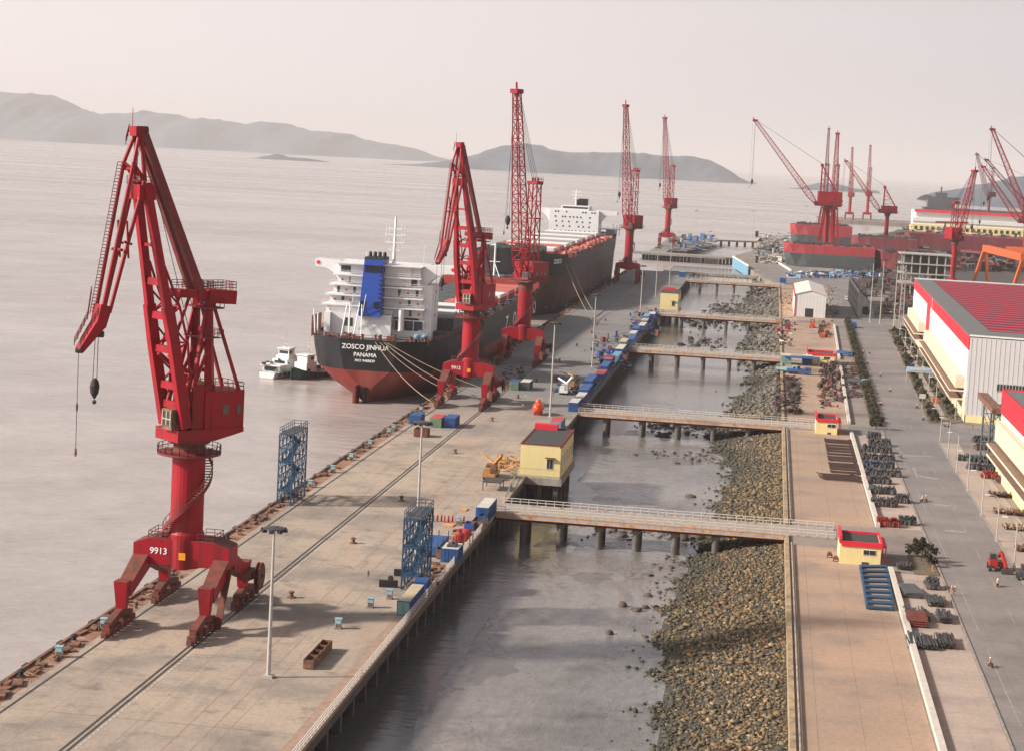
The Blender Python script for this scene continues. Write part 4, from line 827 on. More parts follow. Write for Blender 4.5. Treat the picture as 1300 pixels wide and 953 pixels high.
def lattice_crane(cx, cy, phi, label, tip=(12, 80), base='portal', k=1., z0=0., mastz=41., mast='tower', group='red portal cranes on the main quay', name='lattice_crane', hookz=50., paint='red', house=(-6.5, 2.5, 3.4), pz=0., hookoff=1.2, far=False, hh=5.):
    """tip=(reach, height) of the jib head; z0 lifts the upperworks"""
    t = thing(name, label, 'crane', (cx, cy, pz), group); T = frame_fn(cx, cy, phi)
    if base == 'portal':
        undercarriage(t, cx, cy, paint, 'rustred', far=far); b = MB(); b.lathe((cx, cy, 0), [(2.08, 20.6), (2.08, 21+z0)], 24); b.build('column', paint, t)
    elif base == 'trestle':
        for sx in (-1, 1):
            for sy in (-1, 1):
                b = MB(); b.beam((cx+sx*6.2, cy+sy*6.2, pz), (cx+sx*2.6, cy+sy*2.6, 21+z0), 1.3, 1.3, w2=1., h2=1.); b.beam((cx+sx*6.2, cy+sy*6.2, pz+.5), (cx+sx*1.0, cy+sy*2.4, 21+z0), .5); b.build('leg', paint, t)
        b = MB(); b.tube((cx, cy, pz), (cx, cy, 21+z0), 1.9, 14, 1.5); b.lathe((cx, cy, 21+z0), [(3.6, 0), (3.6, 1.0)], 16); b.build('column', paint, t)
        b = MB(); [b.box((cx+sx*6.2, cy, pz+.8), (1.3, 15, 1.2)) for sx in (-1, 1)]; b.build('sill_beam', 'rustred', t)
    elif base == 'column': b = MB(); b.lathe((cx, cy, 0), [(2.6, pz), (2.6, pz+2), (1.6, pz+2.3), (1.6, 21+z0)], 16); b.build('column', paint, t)
    Z = 21+z0
    b = MB(); b.lathe((cx, cy, 0), [(2.2, Z-.4), (2.2, Z+1.2), (3., Z+1.4), (3., Z+2)], 18); b.build('slewing_ring', 'rustred', t)
    b = MB(); slab(b, T, house[0], house[1]+.8, -house[2], house[2], Z+1.8, Z+2.6); b.rail([T(house[0]-.6, -house[2]-.8, Z+2.5), T(house[1]+1, -house[2]-.8, Z+2.5), T(house[1]+1, house[2]+.8, Z+2.5), T(house[0]-.6, house[2]+.8, Z+2.5), T(house[0]-.6, -house[2]-.8, Z+2.5)], 1.1, 1.3, .05, 2); slab(b, T, house[0]-.7, house[1]+1.1, -house[2]-.9, house[2]+.9, Z+2.35, Z+2.5); b.build('turntable', 'darkred', t)
    b = MB(); slab(b, T, house[0], house[1]-1., -house[2], house[2], Z+2.6, Z+2.6+hh); h = b.build('machine_house', paint, t); ORG[h.name] = ORG[t.name]
    b = MB(); [slab(b, T, r_, r_+.9, house[2], house[2]+.05, Z+3.9, Z+5) for r_ in (-5, -3, -1)]; b.build('house_window', 'glass', h)
    b = MB(); slab(b, T, house[1]-.6, house[1]+1.4, house[2]-2.2, house[2], Z+2.6, Z+4.9); cb = b.build('operator_cab', 'darkred', t); ORG[cb.name] = ORG[t.name]
    b = MB(); slab(b, T, house[1]+1.4, house[1]+1.46, house[2]-2, house[2]-.2, Z+3.3, Z+4.7); slab(b, T, house[1]-.3, house[1]+1.2, house[2], house[2]+.05, Z+3.3, Z+4.7); b.build('cab_glass', 'glass', cb)
    mz = mastz+z0; b = MB()
    if mast == 'tower':
        r0 = -2.1
        for r_ in (r0-1.4, r0+1.4):
            for v in (-1.7, 1.7): b.beam(T(r_, v, Z+5.5), T(r_*.75+r0*.25, v*.85, mz), .36)
        n = 5
        for i in range(n):
            za, zb = Z+5.5+(mz-Z-5.5)*i/n, Z+5.5+(mz-Z-5.5)*(i+1)/n
            for v in (-1.6, 1.6): b.beam(T(r0-1.3, v, za), T(r0+1.3, v, zb), .18); b.beam(T(r0-1.3, v, zb), T(r0+1.3, v, zb), .2)
            for r_ in (r0-1.3, r0+1.3): b.beam(T(r_, -1.6, za), T(r_, 1.6, zb), .18); b.beam(T(r_, -1.6, zb), T(r_, 1.6, zb), .2)
        slab(b, T, r0-1.6, r0+1.6, -1.8, 1.8, mz, mz+.9); b.rail([T(r0-1.6, -1.8, mz+.9), T(r0-1.6, 1.8, mz+.9), T(r0+1.6, 1.8, mz+.9)], 1, 1, .06, 2); slab(b, T, r0-2.2, r0+1.6, -2.1, 2.1, (mz+Z+6)/2+2, (mz+Z+6)/2+2.15)
        for v in (-1, 0, 1): b.lathe(T(r0+.3*v, v*1.2, mz+1.4), [(.5, -.2), (.5, .2)], 10, 'x')
        mr = r0
    else:                                                    # leaning strut mast: an upright and a raking back leg
        mr = house[1]-2.6
        for v in (-1.5, 1.5):
            b.beam(T(mr, v, Z+5), T(mr, v*.7, mz), .95, .95, w2=.7, h2=.7); b.beam(T(mr, v*.7, mz), T(house[0]+.6, v, Z+6), .75, .6)
            for i in range(4): f = (i+1)/5; b.beam(T(mr, v, mz-(mz-Z-6)*f), T(mr+(house[0]+.6-mr)*f, v, mz-(mz-Z-6)*f), .18); b.beam(T(mr, v, mz-(mz-Z-6)*f), T(mr+(house[0]+.6-mr)*(f+.18), v, mz-(mz-Z-6)*(f+.18)), .16)
        b.lathe(T(mr, 0, mz), [(.9, -1.1), (.9, 1.1)], 12, 'x')
    b.build('mast', paint, t)
    b = MB(); foot = T(house[1], 0, Z+3.2); tp = T(tip[0], 0, tip[1]); L = np.linalg.norm(np.array(tp)-np.array(foot)); sd_ = np.array(T(0, 1, 0))-np.array(T(0, 0, 0))
    lattice(b, foot, tp, 3.5*k, 1.45*k, max(10, int(L/2.6)), .34, .17, side=sd_); d = nrm(np.array(tp)-np.array(foot)); u = np.array(T(1, 0, 0))-np.array(T(0, 0, 0)); b.box(tuple(np.array(tp)), (2.8*k, 2.2*k, 1.1*k), radians(phi)+pi/2*0)
    b.beam(tp, np.array(tp)+d*2.6, .5, .5); b.build('jib', paint, t)
    mt = T(mr, 0, mz+.8); hp = T(tip[0]+hookoff, 0, hookz)
    pr = [(T(mr, v, mz+.8), T(tip[0]-.6, v*.5, tip[1]+.2)) for v in (-1., -.35, .35, 1.)]; ropeset(t, 'pendant_rope', pr, .055*max(1, k))
    ropeset(t, 'hoist_rope', [(T(tip[0]+hookoff*.5, -.4, tip[1]), (hp[0]-.35, hp[1], hp[2]+.5)), (T(tip[0]+hookoff*.5, .4, tip[1]), (hp[0]+.35, hp[1], hp[2]+.5))], .055*max(1, k)); hook(t, hp, 1.2*max(1, k*.9))
    h2 = T(tip[0]+hookoff+1.6, 0, hookz-4); ropeset(t, 'whip_line', [(np.array(tp)+d*2.4, h2)], .045); b = MB(); b.lathe(h2, [(.06, -1), (.22, -.4), (.1, .4)], 8); b.build('small_hook', 'black', t)
    return t
lever_crane(-70.8, 228, 50, '9913', 'nearest red lever jib crane, number on its portal, hook over open water')
lever_crane(-70.8, 452, 66, '9912', 'second red lever jib crane, standing before the black stern', 1.5)
M['boatgreen'] = mat('windlass_green', (.045, .075, .065), .7, var=.3)
lattice_crane(-70.8, 552, 62, 'red lattice jib crane between the two bulk carriers, tallest in the picture', (9.5, 79), 'portal', 1.15, 1., 51.5, hookz=42.5)
lattice_crane(-71, 955, 62, 'red lattice jib crane at the stern of the farther carrier', (10.5, 88.5), 'portal', 1.1, 4.5, 51.5, hookz=45, hh=6.)
lattice_crane(-77, 1410, 62, 'red lattice jib crane alone on the farthest quay on the left', (13, 94.5), 'portal', 1.2, 5.5, 53.5, hookz=46, hh=7.)
FG = 'hazy red cranes over the shipyard'
lattice_crane(36, 1290, 4, 'red crane on flared legs, long jib slanting up left over the red hulls', (52, 93), 'trestle', 1.25, 15.5, 50, 'strut', FG, hookz=53, house=(-8.8, 8, 4), hookoff=-.4, hh=9.)
lattice_crane(46, 1480, 75, 'hazy red lattice crane standing right behind the flared leg crane', (4, 91), 'trestle', 1.3, 12, 54, 'tower', FG, hookz=50)
lattice_crane(50, 1900, 80, 'thin dark jib crane seen beside the masthead of the flared leg crane', (6, 104), 'trestle', 1.1, 14, 54, 'tower', FG, hookz=70, paint='darkred')
lattice_crane(102, 2600, 70, 'left one of two pale upright cranes on the farthest shore', (6, 96), 'portal', 1.3, 8, 52, 'tower', FG, hookz=50, far=True)
lattice_crane(128, 2650, 70, 'right one of two pale upright cranes on the farthest shore', (6, 101), 'portal', 1.3, 10, 60, 'tower', FG, hookz=50, far=True)
lattice_crane(88, 1500, 3, 'red crane with raking mast right of the two pale upright cranes', (34.5, 70.5), 'column', 1.1, 9, 43, 'strut', FG, hookz=40, house=(-7, 6, 3.4))
lattice_crane(108, 1150, 118, 'dark red crane with a blunt flat jib head in front of the long white hall', (15, 66), 'column', 1.3, 1.5, 45, 'tower', FG, hookz=34, hh=7.)
lattice_crane(176, 1300, 5, 'red crane whose long jib enters from the right edge', (35.5, 95), 'trestle', 1.3, 12, 58, 'strut', FG, hookz=50, house=(-8, 7, 4), hookoff=-.4)
lattice_crane(194, 1500, 5, 'red crane near the right edge with the lower of the slanting jibs', (36.5, 71.5), 'portal', 1.3, 7, 42, 'strut', FG, hookz=30, house=(-7, 6, 3.4), hookoff=-.4)
lattice_crane(251, 1900, 5, 'faint crane behind the slanting jibs at the right edge', (49, 81.5), 'portal', 1.5, 9, 54, 'tower', FG, hookz=40, paint='darkred', far=True, hookoff=-.4)
lattice_crane(252, 2300, 25, 'palest crane with a square cabin above the long white hall', (21, 92), 'column', 1.5, 20, 56, 'tower', FG, hookz=40, paint='darkred')
# orange gantry
t = thing('gantry_crane', 'orange gantry crane with splayed legs behind the ridged roof', 'crane', (116, 985, 0))
A_ = (109.5, 1000, 26); B_ = (117, 905, 26); b = MB(); b.beam(A_, B_, 3.2, 3.4); b.build('girder', 'orange', t)
for p in (A_, B_):
    for s_ in (-1, 1): b = MB(); q = (p[0]+s_*.6, p[1], 24.5); b.beam(q, (p[0]+s_*5.2-2, p[1]+s_*2, 0), 1.7, 1.7, w2=1.0, h2=1.0); b.build('leg', 'orange', t)
b = MB(); b.beam((121, 1010, 26), (160, 1000, 26), 2.5, 2.5); b.beam((132, 1006, 25), (130, 1004, 0), 1.3); b.beam((119, 1008, 26), (112, 1002, 26), 1.5); b.build('cross_girder', 'orange', t)
t = thing('gantry_crane', 'small dark gantry frame standing in front of the long white hall', 'crane', (165, 1800, 0)); b = MB()
for x_ in (158, 172): b.beam((x_-2, 1800, 0), (x_+1, 1800, 20), 1.); b.beam((x_+4, 1800, 0), (x_+1, 1800, 20), 1.)
b.beam((150, 1800, 20.5), (180, 1800, 21.5), 1.6); b.build('frame', 'darkred', t)

# ------------------------------------------------------------------ ships
def hull(t, secs, cx, paint, top, low, zsplit, deck='deckgrey', flip=1, water=-5.0):
    """secs: list of (y, zdeck, [(z, halfwidth) ...]) from stern to bow, all with the same z rows"""
    b = MB(); rows = len(secs[0][2]); fine = []; K = 4; A_ = [np.array([y, zd]+[v for p in pr for v in p]) for y, zd, pr in secs]
    for i in range(len(A_)-1):                              # finer sections between the given ones
        p0, p1, p2_, p3 = A_[max(i-1, 0)], A_[i], A_[i+1], A_[min(i+2, len(A_)-1)]
        for k in range(K):
            f = k/K; h00, h10, h01, h11 = 2*f**3-3*f**2+1, f**3-2*f**2+f, -2*f**3+3*f**2, f**3-f**2; dy = p2_[0]-p1[0]
            m1 = (p2_-p0)/(p2_[0]-p0[0])*dy; m2 = (p3-p1)/(p3[0]-p1[0])*dy; fine.append(h00*p1+h10*m1+h01*p2_+h11*m2)
    fine.append(A_[-1]); secs = [(a_[0], a_[1], [(a_[2+2*j], max(.02, a_[3+2*j])) for j in range(rows)]) for a_ in fine]
    ring = []
    for y, zd, pr in secs: ring.append([(cx-hw_, y, z if k < rows-1 else zd) for k, (z, hw_) in enumerate(pr)]+[(cx+hw_, y, z if k < rows-1 else zd) for k, (z, hw_) in reversed(list(enumerate(pr)))])
    n = 2*rows; b.v = [p for r_ in ring for p in r_]
    for i in range(len(ring)-1):
        for j in range(n):
            if j == rows-1: continue
            j2 = (j+1) % n; b.f.append((i*n+j, (i+1)*n+j, (i+1)*n+j2, i*n+j2)); b.mi.append(1 if max(ring[i][j][2], ring[i][j2][2]) <= zsplit+.01 else 0)
    ns = len(b.f)
    for e, i in ((0, 0), (1, -1)):
        R_ = ring[i]
        for k in range(rows-1):
            q = [R_[k], R_[k+1], R_[n-2-k], R_[n-1-k]]; b.m = 1 if R_[k+1][2] <= zsplit+.01 else 0; b.add(q, [(0, 1, 2, 3) if e else (3, 2, 1, 0)])
    h_ = b.build('hull', [top, low], t); h_.data.polygons.foreach_set('use_smooth', [i < ns for i in range(len(b.f))])
    b = MB()
    for i in range(len(ring)-1): b.add([ring[i][rows-1], ring[i][rows], ring[i+1][rows], ring[i+1][rows-1]], [(0, 1, 2, 3)])
    b.v = [(x, y, z-1.15) for x, y, z in b.v]; b.build('deck', deck, t)
    return h_
t = thing('bulk_carrier', 'black bulk carrier with blue funnel moored stern towards the camera', 'ship', (-101.5, 600, -5))
cx = -101.5
def pr(a, b_, c, d, e, f): return [(-7, a), (-5, b_), (-1, c), (3.2, d), (8, e), (12, f)]
S1 = [(477, 11.2, [(-7, .4), (-5, .6), (-1, 1.6), (3.2, 6.1), (8, 7.3), (12, 7.6)]), (479.5, 11.2, pr(.9, 1.3, 5.5, 10.8, 12, 12.4)), (484, 11.2, pr(1.6, 3, 9, 14.2, 15.4, 15.8)), (492, 11.2, pr(4, 6, 12.5, 16.6, 17.5, 17.8)), (508, 11.3, pr(9, 12, 16.5, 18.3, 18.5, 18.5)), (530, 11.4, pr(15, 17, 18.4, 18.5, 18.5, 18.5)),
      (560, 11.6, pr(18, 18.4, 18.5, 18.5, 18.5, 18.5)), (650, 12.2, pr(18, 18.4, 18.5, 18.5, 18.5, 18.5)), (672, 12.6, pr(16.5, 17, 17.6, 18, 18.3, 18.4)), (692, 13.2, pr(12, 12.5, 13.5, 15, 16.5, 17.2)), (706, 14.2, pr(6, 6.6, 8, 10, 12.5, 14.5)), (716, 15.2, pr(1, 1.4, 2.5, 4.5, 7, 9.5)), (722, 16, pr(.1, .2, .5, 1., 2., 3.4))]
hull(t, S1, cx, None, 'hullblack', 'hullred', 3.2)
# rudder and propeller boss
b = MB(); b.bx(cx-2.3-.35, cx-2.3+.35, 473.5, 478.5, -7, -.4); b.build('rudder', 'hullred', t)
b = MB(); b.bx(cx-.3, cx+.3, 474.5, 480, -7, -1.0); b.build('stern_frame', 'hullblack', t)
for s_, sz, z_, nm in (('ZOSCO JINHUA', 1.75, 9.2, 'ship_name'), ('PANAMA', 1.5, 7.2, 'port_of_registry'), ('IMO 9488839', .95, 5.7, 'registry_number')): text(s_, nm, sz, (cx-.6, 476.95, z_), (pi/2, 0, 0), 'text_white', t, .03)
for ch, y_ in zip('ZOSCO', (604, 622, 640, 658, 676)): text(ch, 'hull_letter', 6.4, (cx+18.56 if y_ < 670 else cx+18.35, y_, 6.4), (pi/2, 0, pi/2), 'text_white', t, .03, sx=1.5)
def deckrail(t, pts, z, nm='railing', m='rustred', h=1.0, st=1.6, r=.06): b = MB(); b.rail([(x, y, z) for x, y in pts], h, st, r, 2); b.build(nm, m, t)
deckrail(t, [(cx-7.6, 477), (cx-12.4, 479.5), (cx-15.8, 484), (cx-17.8, 492), (cx-18.4, 508)], 11.2, h=1.1); deckrail(t, [(cx-7.6, 477), (cx+7.6, 477), (cx+12.4, 479.5), (cx+15.8, 484), (cx+17.8, 492), (cx+18.4, 508), (cx+18.4, 690)], 11.2, h=1.1, st=2.2)
# stern mooring gear
r_ = random.Random(5); b = MB()
for _ in range(26):
    x_, y_ = cx+r_.uniform(-14, 15), r_.uniform(481, 489); b.lathe((x_, y_, 10.1), [(.35, 0), (.3, r_.uniform(.8, 1.5)), (.5, 1.6)], 8) if r_.random() < .6 else b.box((x_, y_, 10.8), (r_.uniform(.8, 2.2), 1.2, r_.uniform(.8, 1.6)))
b.build('mooring_gear', 'rustred', t, kind='stuff')
b = MB(); [b.lathe((cx+x_, 489.5, 10.1), [(.8, 0), (.8, 1.9), (.3, 2.2)], 12) for x_ in (10.5, 12.6)]; b.build('deck_tank', 'blue3', t)
b = MB(); [b.beam((cx-17.6, 488+k*1.2, 10.2), (cx-17.6, 488+k*1.2, 15.6), .3) for k in range(9)]; [b.beam((cx-17.6, 488, z_), (cx-17.6, 498, z_), .2) for z_ in (12, 13.4, 14.8, 15.6)]; b.build('deck_rack', 'rustred', t)
# lower white house
sh = MB(); sh.bx(cx-14.8, cx+3.0, 491, 505, 10.2, 16.6); sh.bx(cx+3.0, cx+12.5, 494, 505, 10.2, 12.6); sh.bx(cx-14.8, cx-13.2, 489.5, 491, 10.2, 16.6)
for k in range(4): sh.bx(cx+3.3+k*2.6, cx+3.5+k*2.6, 493.6, 493.9, 12.6, 15.4)
sh.bx(cx+3.0, cx+11.5, 493.6, 493.9, 15.2, 15.5); h_ = sh.build('lower_house', 'shipwhite', t); ORG[h_.name] = ORG[t.name]
b = MB(); [b.bx(cx-9.6+k*1.4, cx-8.8+k*1.4, 490.9, 490.98, 13.2, 15.4) for k in range(2)]; b.bx(cx+3.6, cx+11.0, 494.2, 494.5, 13, 15.1); b.build('openings', 'glass', h_)
b = MB(); b.bx(cx+12.5, cx+18, 498, 540, 10.2, 12.4); b.bx(cx+4, cx+17.5, 505, 523, 10.2, 15.6); b.bx(cx-17, cx-10, 500, 525, 10.2, 15.0); b.build('dark_house', 'steel', t)
# accommodation tiers
b = MB(); tiers = [(-15.5, 11.0, 16.0), (-14.5, 10.6, 18.7), (-13.6, 10.2, 21.4), (-12.6, 9.8, 24.1)]; g_ = MB(); rd = MB(); dk = MB()
for x0, x1, z_ in tiers:
    b.bx(cx+x0, cx+x1, 509, 523, z_, z_+2.35); dk.bx(cx+x0-.9, cx+x1+.6, 507, 523.5, z_+2.35, z_+2.7)
    for k in range(3): 
        for x_ in (x0+1.0+k*2.2, x1-1.4-k*2.4): g_.bx(cx+x_, cx+x_+.7, 508.9, 508.98, z_+.4, z_+2.0) if (k+int(z_)) % 2 else rd.bx(cx+x_, cx+x_+.55, 508.88, 508.97, z_+.8, z_+1.35)
b.bx(cx-12.5, cx+9.8, 509, 521, 26.8, 29.6); b.bx(cx-9.0, cx+7.5, 508.5, 512, 24.4, 29.6)
b.bx(cx+9.8, cx+13.2, 509.5, 519, 10.2, 25.0)
h_ = b.build('accommodation', 'shipwhite', t); ORG[h_.name] = ORG[t.name]
dk.bx(cx-13.4, cx+10.6, 506.5, 523, 29.6, 29.9); dk.build('tier_decks', 'shipwhite', h_); g_.bx(cx-11.8, cx-7, 508.9, 508.97, 27.4, 29); g_.bx(cx+5.4, cx+9, 508.9, 508.97, 24.6, 26.3); g_.build('windows', 'glass', h_); rd.build('red_box', 'redtrim', h_)
b = MB()
for x0, x1, z_ in tiers+[(-13.4, 10.4, 27.2)]: b.rail([(cx+x0-.8, 507.1, z_+2.7), (cx+x1+.5, 507.1, z_+2.7)], 1, 2, .05, 2)
b.build('tier_railing', 'shipwhite', h_)
# bridge wings with curved brackets
for sx, x0 in ((-1, -12.5), (1, 9.8)):
    b = MB(); xe = 19.2*sx; xs_ = np.linspace(x0, xe, 9); zb = [28.3-6.0*((xe-x)/(xe-x0))**3*(1 if sx > 0 else .55) for x in xs_]; zt = [30.0+.9*(1-abs((xe-x)/(xe-x0)))*.4 for x in xs_]
    for i in range(8): b.add([(cx+xs_[i], 510, zb[i]), (cx+xs_[i+1], 510, zb[i+1]), (cx+xs_[i+1], 510, zt[i+1]), (cx+xs_[i], 510, zt[i]), (cx+xs_[i], 515, zb[i]), (cx+xs_[i+1], 515, zb[i+1]), (cx+xs_[i+1], 515, zt[i+1]), (cx+xs_[i], 515, zt[i])], [(0, 1, 2, 3), (7, 6, 5, 4), (0, 4, 5, 1), (3, 2, 6, 7), (0, 3, 7, 4), (1, 5, 6, 2)])
    w_ = b.build('bridge_wing', 'shipwhite', t); ORG[w_.name] = ORG[t.name]; b = MB(); b.lathe((cx+xe*.955, 509.95, 29.4), [(.5, -.08), (.5, .0)], 12, 'y'); b.build('life_ring', 'redtrim', w_)
# funnel
b = MB(); b.add([(cx-5.0, 499, 15.5), (cx+.9, 499, 15.5), (cx+.9, 508, 15.5), (cx-5.0, 508, 15.5), (cx-4.2, 500, 31), (cx+.9, 500, 31), (cx+.9, 507.5, 31), (cx-4.2, 507.5, 31)], [(0, 3, 2, 1), (4, 5, 6, 7), (0, 1, 5, 4), (1, 2, 6, 5), (2, 3, 7, 6), (3, 0, 4, 7)]); fu = b.build('funnel', 'funnel', t); ORG[fu.name] = ORG[t.name]
b = MB(); b.bx(cx-4.2, cx+.9, 500, 507.5, 31.02, 31.7); [b.lathe((cx-3.4+k*1.3, 503.5, 31.7), [(.45, 0), (.5, r_.uniform(.5, 1.2)), (.3, 1.4)], 8) for k in range(4)]; b.build('exhaust_pipes', 'black', fu)
b = MB(); [b.bx(cx-3.9+k*1.2, cx-3.0+k*1.2, 499.66, 499.8, 27.5, 29.5) for k in range(4)]; [b.bx(cx+.2, cx+.7, 499.0, 499.5, z_, z_+.3) for z_ in np.arange(17, 30, 1.2)]; [b.bx(cx-4.6+k*3.6, cx-3.4+k*3.6, 499.02, 499.2, 17.8, 19.6) for k in range(2)]; b.build('louvres', 'hullblack', fu)
# mast, platforms, stern frames
b = MB(); b.tube((cx+1.5, 514, 29.8), (cx+1.5, 514, 42.5), .55, 8, .3); [b.bx(cx+1.5-w_, cx+1.5+w_, 513.6, 514.4, z_, z_+.25) for z_, w_ in ((33.5, 1.8), (35.5, 2.6), (37.5, 2.9), (39.2, 2.0))]; [b.tube((cx+1.5+x_, 514, 35.5), (cx+1.5+x_, 514, 40.6), .09, 5) for x_ in (-2.5, -1.6, 1.7, 2.6)]; b.tube((cx-5.5, 512, 29.8), (cx-5.5, 512, 32.8), .12); b.tube((cx+10, 512, 29.8), (cx+10, 512, 35.5), .06); b.build('mast', 'shipwhite', t)
b = MB(); 
for x_ in (-9.3, -6.0):
    b.tube((cx+x_, 486, 10.1), (cx+x_+.6, 490, 19.5), .16); b.tube((cx+x_+2.2, 486, 10.1), (cx+x_+1.2, 490, 19.5), .16); b.tube((cx+x_+1.1, 490, 14), (cx+x_+2.6, 488, 22), .12)
b.rail([(cx-9.5, 486, 10.2), (cx-5, 486, 10.2)], 1.2, 1.2, .08, 2); b.tube((cx+5.5, 492, 12.6), (cx+5.5, 492, 18.2), .75, 10); b.tube((cx-16.5, 487, 11), (cx-17, 487, 17.5), .2); b.tube((cx-15.8, 487, 11), (cx-15.9, 487, 16.5), .2); b.build('stern_davits', 'shipwhite', t)
b = MB(); b.rail([(cx-14.6, 490.9, 16.7), (cx+3, 490.9, 16.7)], 1.1, 1.4, .05, 3); b.bx(cx-13, cx-9, 493, 500, 16.65, 19.6); b.bx(cx-8.6, cx-6.4, 493, 498, 16.65, 18.4); b.build('lower_house_gear', 'shipwhite', t, kind='stuff')
for ch in t.children:                                   # seat the house, wings, mast and funnel further aft
    if ch.name.split('.')[0] in ('accommodation', 'bridge_wing', 'mast'): ch.location.y -= 15*S
    if ch.name.split('.')[0] == 'funnel': ch.location.y -= 9.3*S; ch.location.z += 1.2*S; ch.location.x -= .6*S; ch.scale.z = .97
# lifeboat-like white houses and cranes forward of the house on the quay side
for (x0, x1, y0, y1, z0, z1) in ((2, 13.5, 548, 558, 12.5, 15.4), (5.5, 17.5, 529, 536, 13.5, 15.3)):
    b = MB(); b.bx(cx+x0, cx+x1, y0, y1, z1, z1+.25); b.bx(cx+x0+1, cx+x1-2, y0+1, y1-1, 10.3, z1); b.tube((cx+x1-2.5, y0, 10.3), (cx+x1-2.5, y0, z1+3.5), .35, 8); b.build('white_deckhouse', 'shipwhite', t)
hc = [('deckgrey', 'deckgrey'), ('deckgrey', 'deckgrey'), ('deckgrey', 'shipwhite'), ('deckgrey', 'salmon'), ('deckgrey', 'salmon'), ('deckgrey', 'shipwhite'), ('deckgrey', 'salmon'), ('deckgrey', 'salmon')]
for k, (ml, mr_) in enumerate(hc):
    y0 = 527+k*20.2; b = MB(); b.bx(cx-12.5, cx+12.5, y0, y0+15.2, 10.4, 12.6); b.build('hatch_coaming', 'deckred', t)
    for x0, x1, m_ in ((-12.2, .0, ml), (.25, 12.4, mr_)):
        b = MB(); b.bx(cx+x0, cx+x1, y0+.3, y0+14.9, 12.62, 13.7); [b.bx(cx+x0+.3, cx+x1-.3, y0+.8+j*2.4, y0+1.1+j*2.4, 13.7, 13.85) for j in range(6)]; b.build('hatch_cover', m_, t)
b = MB(); [b.bx(cx+s_*15.2-.9, cx+s_*15.2+.9, 530+k*9.7, 533+k*9.7, 10.2, 11.6) for k in range(16) for s_ in (-1, 1)]; [b.tube((cx+s_*16.8, 530+k*6.1, 10.2), (cx+s_*16.8, 530+k*6.1, 12.2), .16, 5) for k in range(26) for s_ in (-1, 1)]; b.bx(cx+16, cx+16.3, 530, 690, 11, 11.2); b.build('deck_fittings', 'steel', t, kind='stuff')
b = MB(); b.add([(cx-18.2, 688, 12), (cx+18.0, 688, 12), (cx+18.2, 690, 12), (cx-18.2, 690, 12), (cx-18.2, 688, 15.6), (cx+18.0, 688, 15.6), (cx+18.2, 690, 15.6), (cx-18.2, 690, 15.6)], [(0, 3, 2, 1), (4, 5, 6, 7), (0, 1, 5, 4), (1, 2, 6, 5), (2, 3, 7, 6), (3, 0, 4, 7)]); b.build('forecastle_bulkhead', 'deckred', t)
b = MB(); b.bx(cx-12, cx+12, 560.5, 562.5, 10.5, 15.2); b.build('breakwater_plate', 'deckred', t)
b = MB(); b.tube((cx-1, 704, 12), (cx-1, 704, 27), .5, 8, .3); b.bx(cx-3, cx+1, 703.7, 704.3, 20.5, 20.8); b.tube((cx-1, 704, 20), (cx+2.5, 700, 13), .15); b.build('foremast', 'shipwhite', t)
b = MB(); [b.box((cx+r_.uniform(-11, 11), r_.uniform(692, 710), 14.4), (r_.uniform(1, 3), r_.uniform(1, 3), r_.uniform(1.6, 3.6))) for _ in range(26)]; b.build('anchor_windlass', 'steel', t, kind='stuff')
# mooring lines from the stern
def mooring(p, q, sag, label, r=.11):
    b = MB(); p, q = np.array(p, float), np.array(q, float); pv_ = p
    for i in range(1, 13): f = i/12; c = p+(q-p)*f-np.array((0, 0, sag*4*f*(1-f))); b.tube(pv_, c, r, 5); pv_ = c
    tag(b.build('mooring_rope', 'rope'), label, 'rope', 'mooring ropes')
mooring((cx+5, 477, 10.8), (-64.8, 470, .4), 1.2, 'uppermost mooring rope from the black stern to the quay'); mooring((cx+4.2, 477, 10.8), (-70, 462, .4), 1.4, 'second mooring rope from the black stern, passing behind the crane'); mooring((cx+2, 477, 10.7), (-78.8, 447, .4), 1.6, 'lowest mooring rope from the black stern ending by the crane leg'); mooring((cx+3.2, 477, 10.7), (-78.6, 470, .4), 1.3, 'third mooring rope from the black stern beneath two others')

# second carrier
t = thing('bulk_carrier', 'dark bulk carrier with brown underbody and white bridge facing the camera', 'ship', (-105, 900, -5)); cx = -105.2; W = 21.5
def p2(k, w_): return [(-7, w_*k), (-5, w_*k), (2, w_*k**.7), (11, w_*k**.5), (14, w_*k**.35), (20, w_*k**.25)]
S2 = [(752, 23.5, [(-7, .3), (-5, .3), (2, .6), (11, 1.8), (14, 3), (20, 5)]), (760, 22.6, p2(.10, 17.5)), (772, 21.6, p2(.32, 19.5)), (790, 20.6, p2(.66, 20.8)), (812, 20.2, p2(.93, 21.4)), (840, 20, p2(1, W)), (1000, 20, p2(1, W)), (1040, 20.2, p2(.85, W)), (1062, 20.4, p2(.5, 21)), (1076, 20.6, p2(.12, 18))]
hull(t, S2, cx, None, 'hullblack', 'hullbrown', 11)
text('ZOSCO', 'bow_name', 2.6, (cx+18.6, 775, 18.2), (pi/2, 0, 1.33), 'text_white', t, .03)
for k in range(9):
    y0 = 800+k*24.; b = MB(); b.bx(cx-14, cx+14, y0, y0+17, 18.9, 21); b.build('hatch_coaming', 'deckred', t); b = MB(); b.bx(cx-13.7, cx+13.7, y0+.4, y0+16.6, 21.02, 22.3); [b.bx(cx-13.4, cx+13.4, y0+1+j*3, y0+1.4+j*3, 22.3, 22.5) for j in range(5)]; b.build('hatch_cover', ['shipwhite', 'salmon', 'shipwhite', 'tan'][k % 4] if k < 3 else ['shipwhite', 'galv'][k % 2], t)
b = MB(); r_ = random.Random(9)
